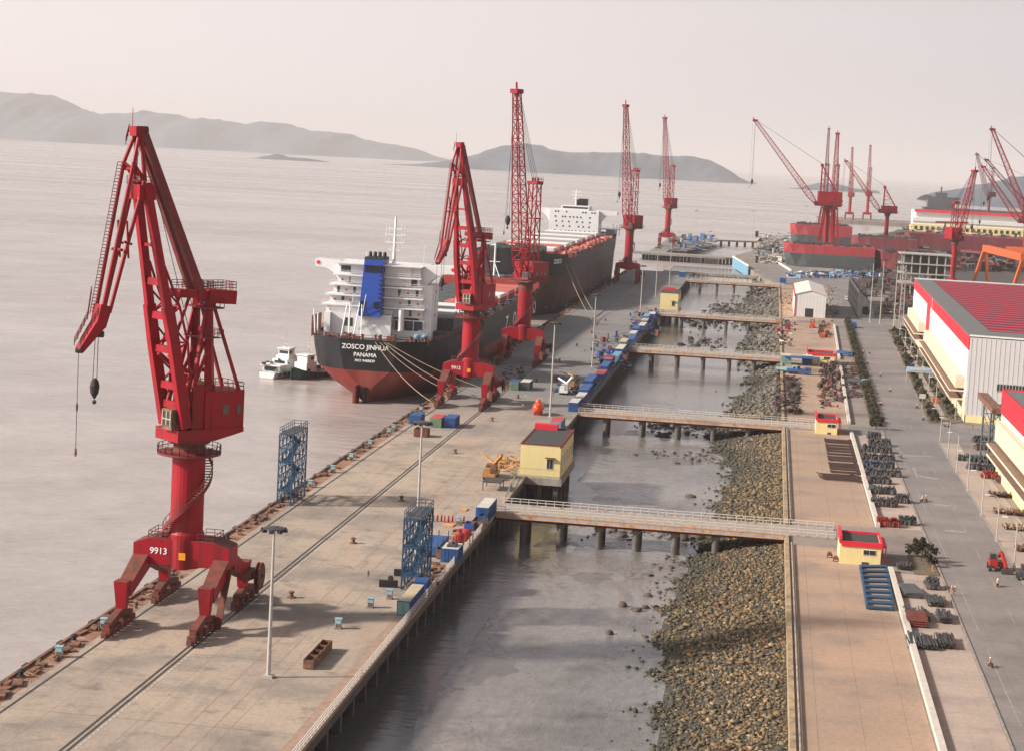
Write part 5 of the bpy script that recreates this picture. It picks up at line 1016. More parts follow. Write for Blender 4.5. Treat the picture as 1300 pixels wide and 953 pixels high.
for _ in range(150): y_ = r_.uniform(800, 1010); b.box((cx+r_.uniform(17, 20.6), y_, 19.3+r_.uniform(0, 1)), (r_.uniform(.6, 2), r_.uniform(1, 4), r_.uniform(.6, 2.4)), r_.uniform(0, 3))
b.build('red_deck_gear', 'salmon', t, kind='stuff')
b = MB(); [b.box((cx+r_.uniform(-13, 12), r_.uniform(764, 796), 21.6), (r_.uniform(1, 4), r_.uniform(1, 4), r_.uniform(1.5, 5))) for _ in range(60)]; b.build('windlass_gear', 'boatgreen', t, kind='stuff')
b = MB(); b.bx(cx-16, cx+11.2, 1030, 1050, 18.8, 33.2); b.bx(cx-10, cx+5.5, 1031, 1049, 33.2, 35.3); b.bx(cx-22, cx+21, 1033, 1040, 31.3, 33.3); h_ = b.build('accommodation', 'shipwhite', t); ORG[h_.name] = ORG[t.name]
for sx, xa, xb in ((-1, -16, -21.8), (1, 11.2, 18)):
    b = MB(); n = 6
    for i in range(n): f0, f1 = i/n, (i+1)/n; z0_, z1_ = 31.3-5.5*(1-f0)**2.2, 31.3-5.5*(1-f1)**2.2; x0, x1 = xa+(xb-xa)*f0, xa+(xb-xa)*f1; b.add([(cx+x0, 1033, z0_), (cx+x1, 1033, z1_), (cx+x1, 1033, 31.3), (cx+x0, 1033, 31.3), (cx+x0, 1040, z0_), (cx+x1, 1040, z1_), (cx+x1, 1040, 31.3), (cx+x0, 1040, 31.3)], [(0, 1, 2, 3), (7, 6, 5, 4), (0, 4, 5, 1)])
    b.build('wing_bracket', 'shipwhite', h_)
b = MB(); b.bx(cx-8.8, cx+4.8, 1030.85, 1030.95, 34.0, 34.9)
for z_, xs_ in ((31.6, (-13, -11.5, -7, 2, 3.5, 7, 8.5)), (28.9, (-13, -9, -7.5, -5, -3, -1, 1, 6)), (26.3, (-12.5, -9, -5.5, -1, 2, 6)), (23.8, (-12, -8.5, -5, 0, 2.5, 5.8)), (21.2, (-13, -9.5, -7, -5.3, -3.5, -1.5, 1, 3.5, 6, 8.5))):
    for x_ in xs_: b.bx(cx+x_, cx+x_+.8, 1029.9, 1029.98, z_, z_+.8)
b.build('windows', 'glass', h_)
b = MB(); b.tube((cx-2.5, 1038, 35.3), (cx-2.5, 1038, 44.5), .5, 8, .25); [b.bx(cx-2.5-w_, cx-2.5+w_, 1037.7, 1038.3, z_, z_+.3) for z_, w_ in ((39, 1.6), (41, 3.2), (43, 2.4))]; b.build('mast', 'shipwhite', t)
b = MB(); b.bx(cx-4.5, cx+2.2, 1052, 1060, 20, 39); b.build('funnel', 'hullblack', t)
b = MB(); [b.tube((cx+x_, 1066, 19), (cx+x_, 1066, r_.uniform(23, 30)), .25, 6) for x_ in (14, 16.5, 18.5, 20)]; b.bx(cx+11, cx+20.5, 1052, 1070, 22.6, 23.1); b.bx(cx+13, cx+18, 1060, 1070, 19, 22.5); b.build('stern_gear', 'shipwhite', t)
mooring((-84.2, 800, 18), (-66, 735, .4), 2, 'upper mooring rope from the brown hull to the tan patch of quay', .14); mooring((-85, 790, 17), (-62, 690, .4), 2, 'lower mooring rope from the brown hull crossing both rails', .14)

# ------------------------------------------------------------------ hulls and blocks on the building berths
def yard_hull(x0, x1, y0, y1, z0, zs, z1, m1, m2, label, rake=3.):
    t = thing('unfinished_hull', label, 'ship', ((x0+x1)/2, (y0+y1)/2, z0), 'ship hulls on the building berths')
    b = MB(); n = 10
    for (za, zb, m_, ra, rb) in ((z0, zs, 1, rake*.9, rake*.3), (zs, z1, 0, rake*.3, 0)):
        b.m = m_; v = [(x0+ra, (y0+y1)/2-1, za), (x0+ra+6, y0+2, za), (x0+ra+14, y0, za), (x1, y0, za), (x1, y1, za), (x0+ra+14, y1, za), (x0+ra+4, y1-2, za)]; u = [(x0+rb, (y0+y1)/2-2, zb), (x0+rb+4, y0+1, zb), (x0+rb+12, y0, zb), (x1, y0, zb), (x1, y1, zb), (x0+rb+12, y1, zb), (x0+rb+3, y1-1, zb)]
        k = 7; b.add(v+u, [tuple(range(k-1, -1, -1)), tuple(range(k, 2*k))]+[(i, (i+1) % k, k+(i+1) % k, k+i) for i in range(k)])
    b.build('hull', [m1, m2], t)
    r_ = random.Random(int(x0)); b = MB(); [b.box((r_.uniform(x0+6, x1-2), r_.uniform(y0+1, y1-2), z1+r_.uniform(.3, .9)), (r_.uniform(.6, 3.5), r_.uniform(.6, 3), r_.uniform(.6, 2.2))) for _ in range(60)]; b.build('deck_clutter', 'steel', t, kind='stuff')
    return t

M['yardred'] = mat('primer_red', (.34, .035, .045), .6, var=.2, scale=.15, streak=True); M['yardred2'] = mat('primer_dark_red', (.17, .03, .035), .65, var=.25, scale=.15, streak=True); M['yardgrey'] = mat('hull_slate', (.06, .07, .075), .6, var=.25, scale=.1)
yard_hull(7.6, 66, 1227, 1262, .3, 8.4, 14, 'yardred', 'yardgrey', 'red hull over slate grey bottom lying nearest on the berths')
yard_hull(66.3, 80, 1224, 1262, 0, 1, 12.8, 'yardred2', 'yardgrey', 'short darker red hull section joined behind the nearest red hull', 0.)
yard_hull(13.7, 62, 1500, 1540, 2, 11.5, 19.3, 'yardred', 'yardgrey', 'second red hull rising behind the nearest one, left of the flared crane')
yard_hull(60, 108, 1440, 1480, 0, 5, 14, 'yardred2', 'yardred2', 'middle dark red hull between the cranes', 0)
yard_hull(104, 330, 1500, 1560, 0, 3, 17.5, 'yardred2', 'yardred2', 'very long dark red hull in front of the long white hall', 2)
yard_hull(112, 200, 1180, 1215, 0, 3, 9.5, 'yardred2', 'steelhull', 'low rusty hull behind the orange gantry', 2) if False else None
t = thing('assembly_hall', 'long low white hall with crimson eaves beyond the berths', 'building', (240, 2220, 0))
b = MB(); b.bx(160, 420, 2191, 2260, 7.5, 24); b.bx(156, 420, 2176, 2191, 7.5, 16); b.build('wall', 'whiteclad', t); b = MB(); b.bx(158.5, 420, 2189, 2191, 22.5, 25.5); b.build('red_band', 'redtrim', t); b = MB(); b.bx(154, 420, 2172, 2176, 0, 9); b.bx(154, 420, 2176, 2191, 0, 7.4); b.build('base_wall', 'yellow', t); b = MB(); b.bx(160, 420, 2189.5, 2190.9, 19, 19.6); b.bx(156, 420, 2175, 2175.9, 12, 12.5); b.build('gutter', 'galv', t)
b = MB(); [b.bx(158+k*6.3, 161.2+k*6.3, 2171.7, 2171.95, 3.2, 7) for k in range(40)]; b.build('windows', 'glass', t)
t = thing('distant_ship', 'hazy grey ship with its deckhouse at the left, behind the long hall', 'ship', (230, 2700, -5)); b = MB(); b.bx(206, 420, 2680, 2720, -6, 21); b.build('hull', 'greysteel', t); b = MB(); b.bx(212, 248, 2690, 2715, 21, 36); b.bx(222, 238, 2695, 2712, 36, 42); b.bx(229, 231, 2700, 2702, 42, 50); b.bx(206, 256, 2694, 2699, 33, 36); b.build('deckhouse', 'greysteel', t)
M['blockgrey'] = mat('block_grey', (.085, .085, .09), .65, var=.3, scale=.4)
# dark ship block at the end of the road
t = thing('ship_block', 'dark steel ship block with pentagonal opening at the end of the road', 'ship block', (40, 900, 0)); b = MB(); x0, x1, y0, y1 = 38.3, 45.0, 812, 925
pent = [(40.0, 1.6), (42.6, 1.2), (43.6, 2.6), (42.2, 5.0), (40.0, 4.6)]; outer = [(x0, 0), (x1, 0), (x1, 2.5), (42.4, 7.8), (x0, 11.2)]
n = 5; idx = [0, 1, 2, 3, 4]; b.m = 0
b.add([(x, y0, z) for x, z in outer]+[(x, y0, z) for x, z in pent], [(i, (i+1) % n, n+(i+1) % n, n+i) for i in range(n)])
b.add([(x, y0, z) for x, z in pent]+[(x, y0+3, z) for x, z in pent], [(i, (i+1) % n, n+(i+1) % n, n+i) for i in range(n)]+[(n, n+1, n+2, n+3, n+4)])
b.add([(x, y0, z) for x, z in outer]+[(x, y1, z) for x, z in outer], [(i, n+i, n+(i+1) % n, (i+1) % n) for i in range(n)]+[(9, 8, 7, 6, 5)]); b.build('shell', 'blockgrey', t)
b = MB(); [b.bx(x0-.35, x0-.02, y0+4+k*9, y0+5+k*9, 0, 10.5) for k in range(12)]; [b.beam((x0-.2, y0+2, z_), (x0-.2, y1, z_), .3) for z_ in (3, 6.5, 10)]; b.build('stiffeners', 'steel', t)
b = MB(); r_ = random.Random(12)
for k in range(30): y_ = y0+3+k*3.7; b.beam((x0+.3, y_, 11), (42.2, y_, 8.1), .22, .5); b.tube((r_.uniform(38.5, 42), y_, 8), (r_.uniform(38.5, 42), y_, r_.uniform(12, 15)), .09, 4)
b.build('frames', 'steel', t)

# pale staging frame among the blocks
t = thing('staging_frame', 'pale skeletal deckhouse block on staging behind the ridged warehouse', 'ship block', (78, 1000, 0)); b = MB()
for x_ in np.arange(68, 92, 4.2):
    for y_ in (990, 1006): b.beam((x_, y_, 0), (x_, y_, 21), .6)
for z_ in (6, 11, 16, 21): b.bx(66, 92, 989, 1007, z_, z_+.6)
b.build('frame', 'galv', t); b = MB(); [b.bx(r_.uniform(67, 88), r_.uniform(89, 92), 994, 1004, z_, z_+3.5) for z_ in (.5, 7, 12, 17)]; b.bx(69, 76, 992, 1000, 11.7, 15.6); b.build('infill', 'steel', t)

# ------------------------------------------------------------------ lamp masts
def lamp_mast(x, y, h, label, z=0.):
    t = thing('lamp_mast', label, 'lamp mast', (x, y, z), 'high lamp masts')
    b = MB(); b.tube((x, y, z), (x, y, z+h), .26, 10, .13); b.box((x, y, z+.15), (1.1, 1.1, .3)); b.build('pole', 'galv', t)
    b = MB(); b.lathe((x, y, z+h), [(.3, -.2), (1.25, .0), (1.25, .12), (.25, .3)], 14); rg = b.build('lamp_ring', 'steel', t); ORG[rg.name] = ORG[t.name]
    b = MB()
    for k in range(8): a = k*pi/4; b.box((x+1.25*cos(a), y+1.25*sin(a), z+h-.12), (.55, .4, .35), a)
    b.build('floodlights', 'black', rg)
lm = [(-53.3, 204.5, 17.1), (*G(536, 536, 22)[:2], 22), (-48.6, 436, 22.2), (-49.6, 549, 21.3), (-50.4, 760, 19.3), (-50.3, 856, 22.8), (-49.3, 950, 22.5)]
for (x, y, h), l in zip(lm, ('nearest lamp mast on the quay with a black ring of lamps', 'lamp mast rising behind the blue stair tower by the water gap', 'lamp mast standing just behind the big pump house', 'lamp mast beside the row of containers in mid quay', 'lamp mast left of the farther pump house', 'thin lamp mast above the farther pump house on its left', 'thin lamp mast above the farther pump house on its right')): lamp_mast(x, y, h, l)
lamp_mast(-66, 1660, 22, 'tiny lamp mast on the farthest quay'); lamp_mast(-17, 1680, 24, 'tiny lamp mast standing alone against the sea'); lamp_mast(46, 783, 26.4, 'tall lamp mast at the road end, right one of two'); lamp_mast(42.3, 790, 25, 'tall lamp mast at the road end, left one of two'); lamp_mast(*G(1140, 336, 26)[:2], 26, 'lamp mast among the blocks left of the ridged warehouse'); lamp_mast(*G(1024, 262, 24)[:2], 24, 'tiny lamp mast above the second red hull')
# lattice pylon by the warehouse corner
t = thing('pylon', 'grey lattice pylon at the far corner of the ridged warehouse', 'pylon', (53, 745, 0)); b = MB()
for sx in (-1, 1):
    for sy in (-1, 1): b.beam((52.2+sx*.9, 752+sy*.9, 0), (52.2+sx*.5, 752+sy*.5, 26), .3)
for k in range(13):
    z0 = k*2
    for sx in (-1, 1): b.beam((52.2+sx*.8, 751.2, z0), (52.2-sx*.8, 751.2, z0+2), .14)
b.build('frame', 'galv', t)
# road lamps with bent arms
rl = [(40.9, 300, 8.2), (40.7, 322.1, 7.9), (40.7, 345.8, 8.3), (40.8, 372.2, 8), (40.9, 395.7, 8.4), (41., 416.4, 8.8), (41.5, 442.3, 7.6), (45.3, 502, 8.7), (45.9, 533.2, 8.1), (46.2, 562, 8.3), (46.8, 592, 8.3), (47.2, 625, 8.3), (47.8, 660, 8.3), (48.5, 700, 8.3), (49.2, 740, 8.3)]
def bent_lamp(x, y, h, sgn=-1):
    t = thing('street_lamp', '', 'street lamp', (x, y, 0), 'street lamps along the road')
    b = MB(); b.box((x, y, .3), (.5, .5, .6)); b.tube((x, y, .1), (x, y, h-.8), .13, 8, .09); pv_ = (x, y, h-.8)
    for k in range(1, 6): a = k/5*pi/2; q = (x+sgn*1.5*sin(a)*1., y, h-.8+.9*(1-cos(a))*1+.0); q = (x+sgn*1.6*(1-cos(a)), y, h-.8+.8*sin(a)); b.tube(pv_, q, .08, 6); pv_ = q
    b.build('pole', 'galv', t); b = MB(); b.box((x+sgn*1.95, y, h), (.9, .3, .16)); b.build('lamp_head', 'white', t); return t
tp = bent_lamp(*rl[0])
for i, (x, y, h) in enumerate(rl):
    l = 'thin white street lamp, the %s one along the right side of the road' % ORD[i]
    if i == 0: tp['label'] = l
    else: dup(tp, (x, y, 0), None, l, None, (1, 1, h/8.2))
for i, y in enumerate((486, 516, 547, 577, 610, 643)): dup(tp, (50.0+(y-482)*.016-1.2, y, 0), pi, 'low white lamp in the planted strip by the warehouse, %s one' % ORD[i], 'lamps in the planted strip', (.6, .6, .62))

# ------------------------------------------------------------------ stair towers
def stair_tower(x0, x1, y0, y1, h, label):
    t = thing('stair_tower', label, 'stair tower', ((x0+x1)/2, (y0+y1)/2, 0), 'blue stair towers'); n = 5; b = MB()
    ysn = np.linspace(y0, y1, 5)
    for x in (x0, x1):
        for y in ysn: b.beam((x, y, 0), (x, y, h), .2 if y in (y0, y1) else .13)
        for k in range(n+1):
            z = h*k/n; b.beam((x, y0, z), (x, y1, z), .16)
            if k < n:
                for a, c in zip(ysn[:-1], ysn[1:]):
                    b.beam((x, a, z), (x, (a+c)/2, z+h/n), .09); b.beam((x, (a+c)/2, z+h/n), (x, c, z), .09)
                b.beam((x, y0, z+h/n*.5), (x, y1, z+h/n*.5), .08)
    for k in range(n+1):
        z = h*k/n
        for y in (y0, y1): b.beam((x0, y, z), (x1, y, z), .16); 
        if k < n:
            for y in (y0, y1): b.beam((x0, y, z), ((x0+x1)/2, y, z+h/n), .09); b.beam(((x0+x1)/2, y, z+h/n), (x1, y, z), .09)
    b.build('frame', 'towerblue', t)
    b = MB()
    for k in range(n): z = h*k/n; ya, yb = (y0+1.5, y1-1.5) if k % 2 else (y1-1.5, y0+1.5); b.beam(((x0+x1)/2, ya, z+.1), ((x0+x1)/2, yb, z+h/n+.05), (x1-x0)*.42, .12); b.bx(x0+.1, x1-.1, min(yb, yb+1.4*np.sign(yb-ya)), max(yb, yb+1.4*np.sign(yb-ya)), z+h/n, z+h/n+.06); b.rail([(x0+.1, ya, z+.1), (x0+.1, yb, z+h/n)], .8, 1.2, .04, 2)
    b.build('stairs', 'towerblue', t)
    b = MB(); b.bx(x0-.05, x1+.05, y0-.05, y1, h+.02, h+.12); b.build('top_deck', 'greysteel', t)
    b = MB(); b.rail([(x0, y0, h+.1), (x0, y1, h+.1), (x1, y1, h+.1), (x1, y0, h+.1)], 1, 1.3, .05, 2); b.build('railing', 'towerblue', t)
stair_tower(-79.4, -77.1, 305.8, 315.5, 12.0, 'blue lattice stair tower on the sea edge of the quay')
stair_tower(-47.5, -45.2, 252.5, 262, 9.9, 'blue lattice stair tower on the basin edge beside black beams')
# ------------------------------------------------------------------ containers
def container(x0, y0, w_, l, h, body, roof, label, door=None, group=None, z=0, ribs=True):
    t = thing('container', label, 'container', (x0+w_/2, y0+l/2, z), group); x1, y1 = x0+w_, y0+l
    b = MB(); b.bx(x0+.03, x1-.03, y0+.03, y1-.03, z+.06, z+h-.04)
    for z_ in (.0, h-.12):
        b.bx(x0, x1, y0, y0+.1, z+z_, z+z_+.12); b.bx(x0, x1, y1-.1, y1, z+z_, z+z_+.12); b.bx(x0, x0+.1, y0+.1, y1-.1, z+z_, z+z_+.12); b.bx(x1-.1, x1, y0+.1, y1-.1, z+z_, z+z_+.12)
    for x_ in (x0, x1-.12):
        for y_ in (y0, y1-.12): b.bx(x_-.002, x_+.122, y_-.002, y_+.122, z+.121, z+h-.121)
    if ribs:
        n = int(l/.42)
        for i in range(1, n): yy_ = y0+i*l/n; b.bx(x1-.04, x1+.025, yy_-.08, yy_+.08, z+.13, z+h-.13); b.bx(x0-.025, x0+.04, yy_-.08, yy_+.08, z+.13, z+h-.13)
    b.build('body', body, t); b = MB(); b.bx(x0+.06, x1-.06, y0+.06, y1-.06, z+h, z+h+.03); b.build('roof', roof, t)
    b = MB(); b.bx(x0+.13, x0+w_/2-.02, y0-.02, y0+.02, z+.15, z+h-.15); b.bx(x0+w_/2+.02, x1-.13, y0-.02, y0+.02, z+.15, z+h-.15)
    for k in (.22, .4, .6, .78): b.bx(x0+w_*k-.03, x0+w_*k+.03, y0-.07, y0-.021, z+.15, z+h-.15)
    b.build('door', door or body, t); return t
container(-45.2, 237.8, 1.75, 10.2, 1.95, 'blue2', 'tan', 'long blue container with dusty tan roof and pale teal end, nearest on the edge', 'teal')
container(-45.3, 249.6, 1.8, 3.2, 1.9, 'blue2', 'blue', 'short deep blue container under the stair tower')
t = container(-45.4, 271.7, 2.6, 4.6, 2.1, 'blue', 'palec', 'blue open container with a white rim and machinery in its top'); b = MB(); b.box((-44.1, 274, 2.3), (1.3, 2.4, .3)); b.lathe((-44.1, 274, 2.3), [(.4, 0), (.3, .5)], 8); b.build('machinery', 'steel', t)
container(-45.5, 305.2, 2.15, 9.4, 2.3, 'blue', 'palec', 'blue container with white roof at the root of the nearest bridge')
container(-77.2, 410, 2.7, 5, 2.0, 'blue', 'blue', 'all blue container by the sea edge of the quay between the rails'); container(-72.0, 407.2, 2.6, 6.5, 2.1, 'green', 'cred', 'green container with a rust red roof between the rails'); container(-69.0, 408.2, 2.5, 6.5, 2.2, 'blue2', 'blue', 'blue container on the right of the green one with red roof')
container(-64.9, 483, 2.4, 7, 2.1, 'green', 'blue', 'olive green container with a bright blue roof on the quay'); container(-62.3, 484, 2.6, 7, 2.2, 'greysteel', 'palec', 'grey container with a pale roof beside the blue roofed one')
x_, y_, _ = G(719, 521); container(-45.8, y_-1, 2.3, 9, 2.2, 'blue', 'palec', 'blue container with white roof just before the second bridge'); container(-46.2, 415, 2.5, 9, 2.0, 'blue3', 'cred', 'pale blue container with a faded red roof behind the pump house')
cols = [('blue2', 'palec'), ('blue2', 'blue'), ('blue', 'blue2'), ('blue', 'cred'), ('blue2', 'blue'), ('blue', 'cred'), ('blue3', 'blue3'), ('blue', 'palec'), ('green', 'tan'), ('blue', 'blue'), ('blue3', 'palec'), ('blue2', 'blue'), ('blue', 'palec'), ('greysteel', 'galv'), ('blue', 'blue3'), ('blue2', 'palec')]
cn = dict(blue='blue', blue2='deep blue', blue3='pale blue', palec='white', cred='red', green='green', tan='tan', greysteel='grey', galv='grey', teal='teal')
y_ = 461
for i, (c1, c2) in enumerate(cols):
    l = 12+(i*7 % 5); hh = 2.0+(i % 3)*.25; container(-45.7-(i % 3)*.5, y_, 2.3+.2*(i % 2), l, hh, c1, c2, '%s container with %s roof, %s in the row along the basin edge' % (cn[c1], cn[c2], ORD[i]), None, 'containers in a row along the basin edge', ribs=i < 6); y_ += l+3+(i*5 % 4)
for i, (px, py, c1, c2, l) in enumerate(((1018, 463, 'blue', 'palec', 'blue and white cabin beside the teal lorries'), (991, 462, 'teal', 'palec', 'teal cabin with white roof at the sea wall'), (990, 344+16, 'blue', 'blue', 'blue container left of the white gabled shed'), (862, 352, 'blue', 'blue3', 'blue container on the quay end above the far pump house'), (645+30, 1, 'blue', 'blue', ''))):
    if py < 10: continue
    x_, y_, _ = G(px, py); container(x_, y_, 3.2, 5.5, 2.8, c1, c2, l)
container(*G(1016, 446)[:2], 9.6, 3, 2.1, 'blue2', 'blue', 'long blue canopy container in front of the third gatehouse', ribs=False) if False else None
t = thing('canopy', 'long bright blue canopy roof in front of the third gatehouse', 'canopy', (11, 596, 0)); b = MB(); b.bx(6.5, 17.5, 594, 599, 2.3, 2.6); [b.tube((x, y, 0), (x, y, 2.3), .1) for x in (7, 12, 17) for y in (594.5, 598.5)]; b.build('roof', 'blue', t)
t = container(48.5, 330, 9, 3.2, 2.0, 'blue2', 'blue2', 'deep blue container lying crosswise in the storage yard by the warehouse')
# ------------------------------------------------------------------ quay furniture
def bollard(x, y, label):
    t = MB(); t.lathe((x, y, 0), [(.62, 0), (.62, .12), (.3, .2), (.27, .62), (.42, .7), (.42, .84), (.2, .92)], 14); return tag(t.build('bollard', 'rust', origin=(x, y, 0)), label, 'bollard', 'bollards in a line along the quay')
by = [242.5, 280, 317.9, 373.6, 423.8, 467.7, 505, 560, 610, 660, 715, 770]; bl0 = bollard(-60.5, by[0], 'rusty bollard, the nearest one of the line between lamp mast and rails')
for i, y in enumerate(by[1:]): o = bl0.copy(); COL.objects.link(o); o.location = np.array((-60.5, y, 0))*S; o['label'] = 'rusty bollard, the %s one of the line along the middle of the quay' % ORD[i+1]
eb = MB(); eb.lathe((0, 0, 0), [(.55, 0), (.55, .12), (.28, .2), (.28, .6), (.5, .75), (.2, .95)], 12); eb = tag(eb.build('bollard', 'black', origin=(0, 0, 0)), 'black mooring bollard on the rusty strip along the sea edge', 'bollard', 'mooring bollards on the sea edge')
k = 0
for y in np.arange(196, 1060, 16.):
    o = eb if k == 0 else eb.copy()
    if k: COL.objects.link(o)
    o.location = np.array((-79.2, y, 0))*S; k += 1
fd = MB(); fd.lathe((-.0, -1.6, -1.2), [(.45, 0), (.62, .2), (.62, 3.0), (.45, 3.2)], 10, 'y'); fd.bx(-.1, .6, -1.2, 1.2, -2.2, -.2); fd = tag(fd.build('fender', 'black', origin=(0, 0, 0)), 'black rubber fender hung on the sea face of the quay', 'fender', 'fenders along the quay face')
k = 0
for y in np.arange(190, 1060, 10.5):
    o = fd if k == 0 else fd.copy()
    if k: COL.objects.link(o)
    o.location = np.array((-80.65, y, .3))*S; o.scale = (.62, .62, .62); k += 1
b = MB(); r_ = random.Random(3)
for _ in range(520):
    y = 185+860*r_.random()**1.5; x = r_.uniform(-79.8, -77.9)
    if r_.random() < .5: b.box((x, y, .1+.1), (r_.uniform(.2, 1.2), r_.uniform(.2, 2.6), r_.uniform(.08, .45)), r_.uniform(-.3, .3))
    else: b.tube((x, y, .12), (x+r_.uniform(-.8, .8), y+r_.uniform(-2, 2), r_.uniform(.1, .3)), .07, 5)
tag(b.build('edge_debris', ['rust'], ), 'rusty hoses, chain and scrap littering the sea edge of the quay', 'debris', kind='stuff')
cab_pts = [(-78.3, 205), (-78.0, 219), (-47.9, 246.4), (-49.3, 240.8), (-50.8, 228.6), (-46.6, 265), (-47.6, 300.6), (-78.2, 324), (-78.1, 341), (-78, 356), (-78.2, 374), (-78, 392), (-78.2, 430), (-78.3, 398.5)]
cl_ = ['on the sea edge at the lower left corner', 'on the sea edge under the nearest crane leg', 'next to the pale teal container end', 'on open quay left of the teal container', 'alone near the rusty skip', 'behind the basin edge stair tower', 'beside the blue container at the nearest bridge', 'just beyond the sea edge stair tower', 'second beyond the sea edge stair tower', 'third beyond the sea edge stair tower', 'fourth beyond the sea edge stair tower', 'left of the all blue container', 'by the front foot of the second crane', 'left of the blue container nearest the water']
proto = None
for (x, y), l in zip(cab_pts, cl_):
    if proto is None:
        proto = thing('power_cabinet', '', 'cabinet', (x, y, 0), 'pale blue power cabinets'); b = MB(); b.bx(x-.38, x+.38, y-.3, y+.3, .1, 1.25); b.bx(x-.46, x+.46, y-.38, y+.38, 1.25, 1.34); b.build('housing', 'ltblue', proto); b = MB(); b.bx(x-.45, x+.45, y-.4, y+.4, 0, .1); b.bx(x-.3, x+.3, y-.33, y-.3, .2, .7); b.build('base', 'rust', proto); proto['label'] = 'pale blue power cabinet '+l
    else: dup(proto, (x, y, 0), None, 'pale blue power cabinet '+l)
# rails beside the edge near the camera, deck railing along the basin
b = MB(); b.rail([(-43.3, 150, .0), (-43.3, 304, .0)], 1.0, 1.5, .065, 3); tag(b.build('guard_rail', 'palewhite', origin=(-43.3, 150, 0)), 'rusty white guard rail along the basin edge of the quay', 'railing')
b = MB(); b.rail([(-43.3, 458, 0), (-43.3, 610, 0)], 1., 2, .05, 3); tag(b.build('guard_rail', 'towerblue', origin=(-43.3, 458, 0)), 'blue guard rail between the second and third bridges', 'railing'); b = MB(); b.bx(-43.5, -43.35, 458, 765, .1, 1.0); tag(b.build('edge_boarding', 'blue2', origin=(-43.5, 458, 0)), 'deep blue boarding along the far basin edge', 'boarding')
b = MB(); b.rail([(-43.3, 325, 0), (-45.0, 352, 0)], 1., 1.6, .05, 2); tag(b.build('guard_rail', 'concrete', origin=(-43.3, 325, 0)), 'short grey guard rail between bridge and pump house', 'railing')
# skip, black beams, racks and other loose things near the camera
t = thing('rusty_skip', 'open rusty compartment skip near the bottom edge of the quay', 'skip', (-49.6, 211, 0)); b = MB(); x0, x1, y0, y1 = -50.4, -49.2, 209, 218.5
b.bx(x0, x1, y0, y1, .1, .2); b.bx(x0, x0+.08, y0, y1, .2, 1.2); b.bx(x1-.08, x1, y0, y1, .2, 1.2); [b.bx(x0+.08, x1-.08, y, y+.08, .2, 1.15) for y in np.linspace(y0, y1-.08, 5)]; b.build('box', 'rust', t); b = MB(); [b.box((x0+.6, y0+1.2+k*2.3, .45), (.9, 1.6, .4)) for k in range(4)]; b.build('load', 'steel', t)
for i, (px0, px1, py, l) in enumerate(((481, 505, 744, 'black spreader beam lying nearer on the quay'), (500, 522, 730, 'black spreader beam lying behind the nearer one, by the tower'))):
    a = np.array(G(px0, py)); c = np.array(G(px1, py+1)); t = thing('spreader_beam', l, 'beam', tuple((a+c)/2), 'black spreader beams'); b = MB(); b.beam(a+(0, 0, .5), c+(0, 0, .5), .7, .9); b.build('beam', 'black', t); b = MB(); m_ = (a+c)/2; b.lathe((m_[0]+.3, m_[1]-.1, 1.3), [(.32, -.08), (.42, 0), (.32, .08)], 10, 'y'); b.build('shackle', 'black', t)
t = thing('blue_rack', 'blue steel rack with upright stakes behind the open blue container', 'rack', (-47.9, 279, 0)); b = MB(); b.bx(-49.4, -46.4, 274.5, 284, .25, 1.5); [b.beam((x, y, 0), (x, y, 2.3), .14) for x in (-49.4, -47.9, -46.4) for y in (274.5, 279, 284)]; b.build('frame', 'blue', t)
t = thing('red_tank', 'pair of red cylinders standing upright at the basin edge', 'tank', (-44.6, 286, 0)); b = MB(); b.lathe((-44.8, 285, 0), [(.75, 0), (.75, 1.7), (.3, 2.1), (.3, 2.5)], 14); b.lathe((-44.3, 288.4, 0), [(.8, 0), (.8, 1.6), (.4, 1.9)], 14); b.build('cylinder', 'vred', t)
for i, (px, py, w_, d_, h_, m1, l) in enumerate(((589, 673, 1.5, 2.4, 1.2, 'blue2', 'blue bin left of the brown open bin'), (598, 671, 1.8, 5, 1.3, 'rust', 'brown open bin beside the blue bin'), (606, 668-2, 1.2, 4, 1.5, 'blue', 'narrow blue bin behind the red cylinders'), (553, 709, 1.2, 2, 1.5, 'rust', 'brown crate in front of the blue rack'), (525, 554, 2.9, 3.4, 1.7, 'rustred', 'rusty crate in front of the lamp mast head on the quay'), (606, 648, 1.2, 1.2, 1.5, 'ltblue', ''))):
    if not l: continue
    x_, y_, _ = G(px, py); t = thing('bin', l, 'bin', (x_+w_/2, y_+d_/2, 0)); b = MB(); b.bx(x_, x_+w_, y_, y_+d_, .12, .2); b.bx(x_, x_+w_, y_, y_+.08, .2, h_); b.bx(x_, x_+w_, y_+d_-.08, y_+d_, .2, h_); b.bx(x_, x_+.08, y_+.08, y_+d_-.08, .2, h_); b.bx(x_+w_-.08, x_+w_, y_+.08, y_+d_-.08, .2, h_); b.build('box', m1, t); b = MB(); b.box((x_+w_/2, y_+d_/2, h_*.5), (w_*.8, d_*.8, h_*.5)); b.build('load', 'steel', t)
for i, (px0, px1, py, l) in enumerate(((561, 575, 668, 'flat stack of orange boards lying on the quay'), (582, 592, 648, 'small stack of tan boards by the gas bottles'))):
    a = np.array(G(px0, py)); c = np.array(G(px1, py)); t = MB(); [t.box(((a[0]+c[0])/2+.02*k, (a[1]+c[1])/2+k*.3, .08+.06*(k % 3)), (abs(c[0]-a[0]), .25, .1)) for k in range(7)]; tag(t.build('board_stack', 'board', origin=tuple((a+c)/2)), l, 'boards')
b = MB(); r_ = random.Random(8)
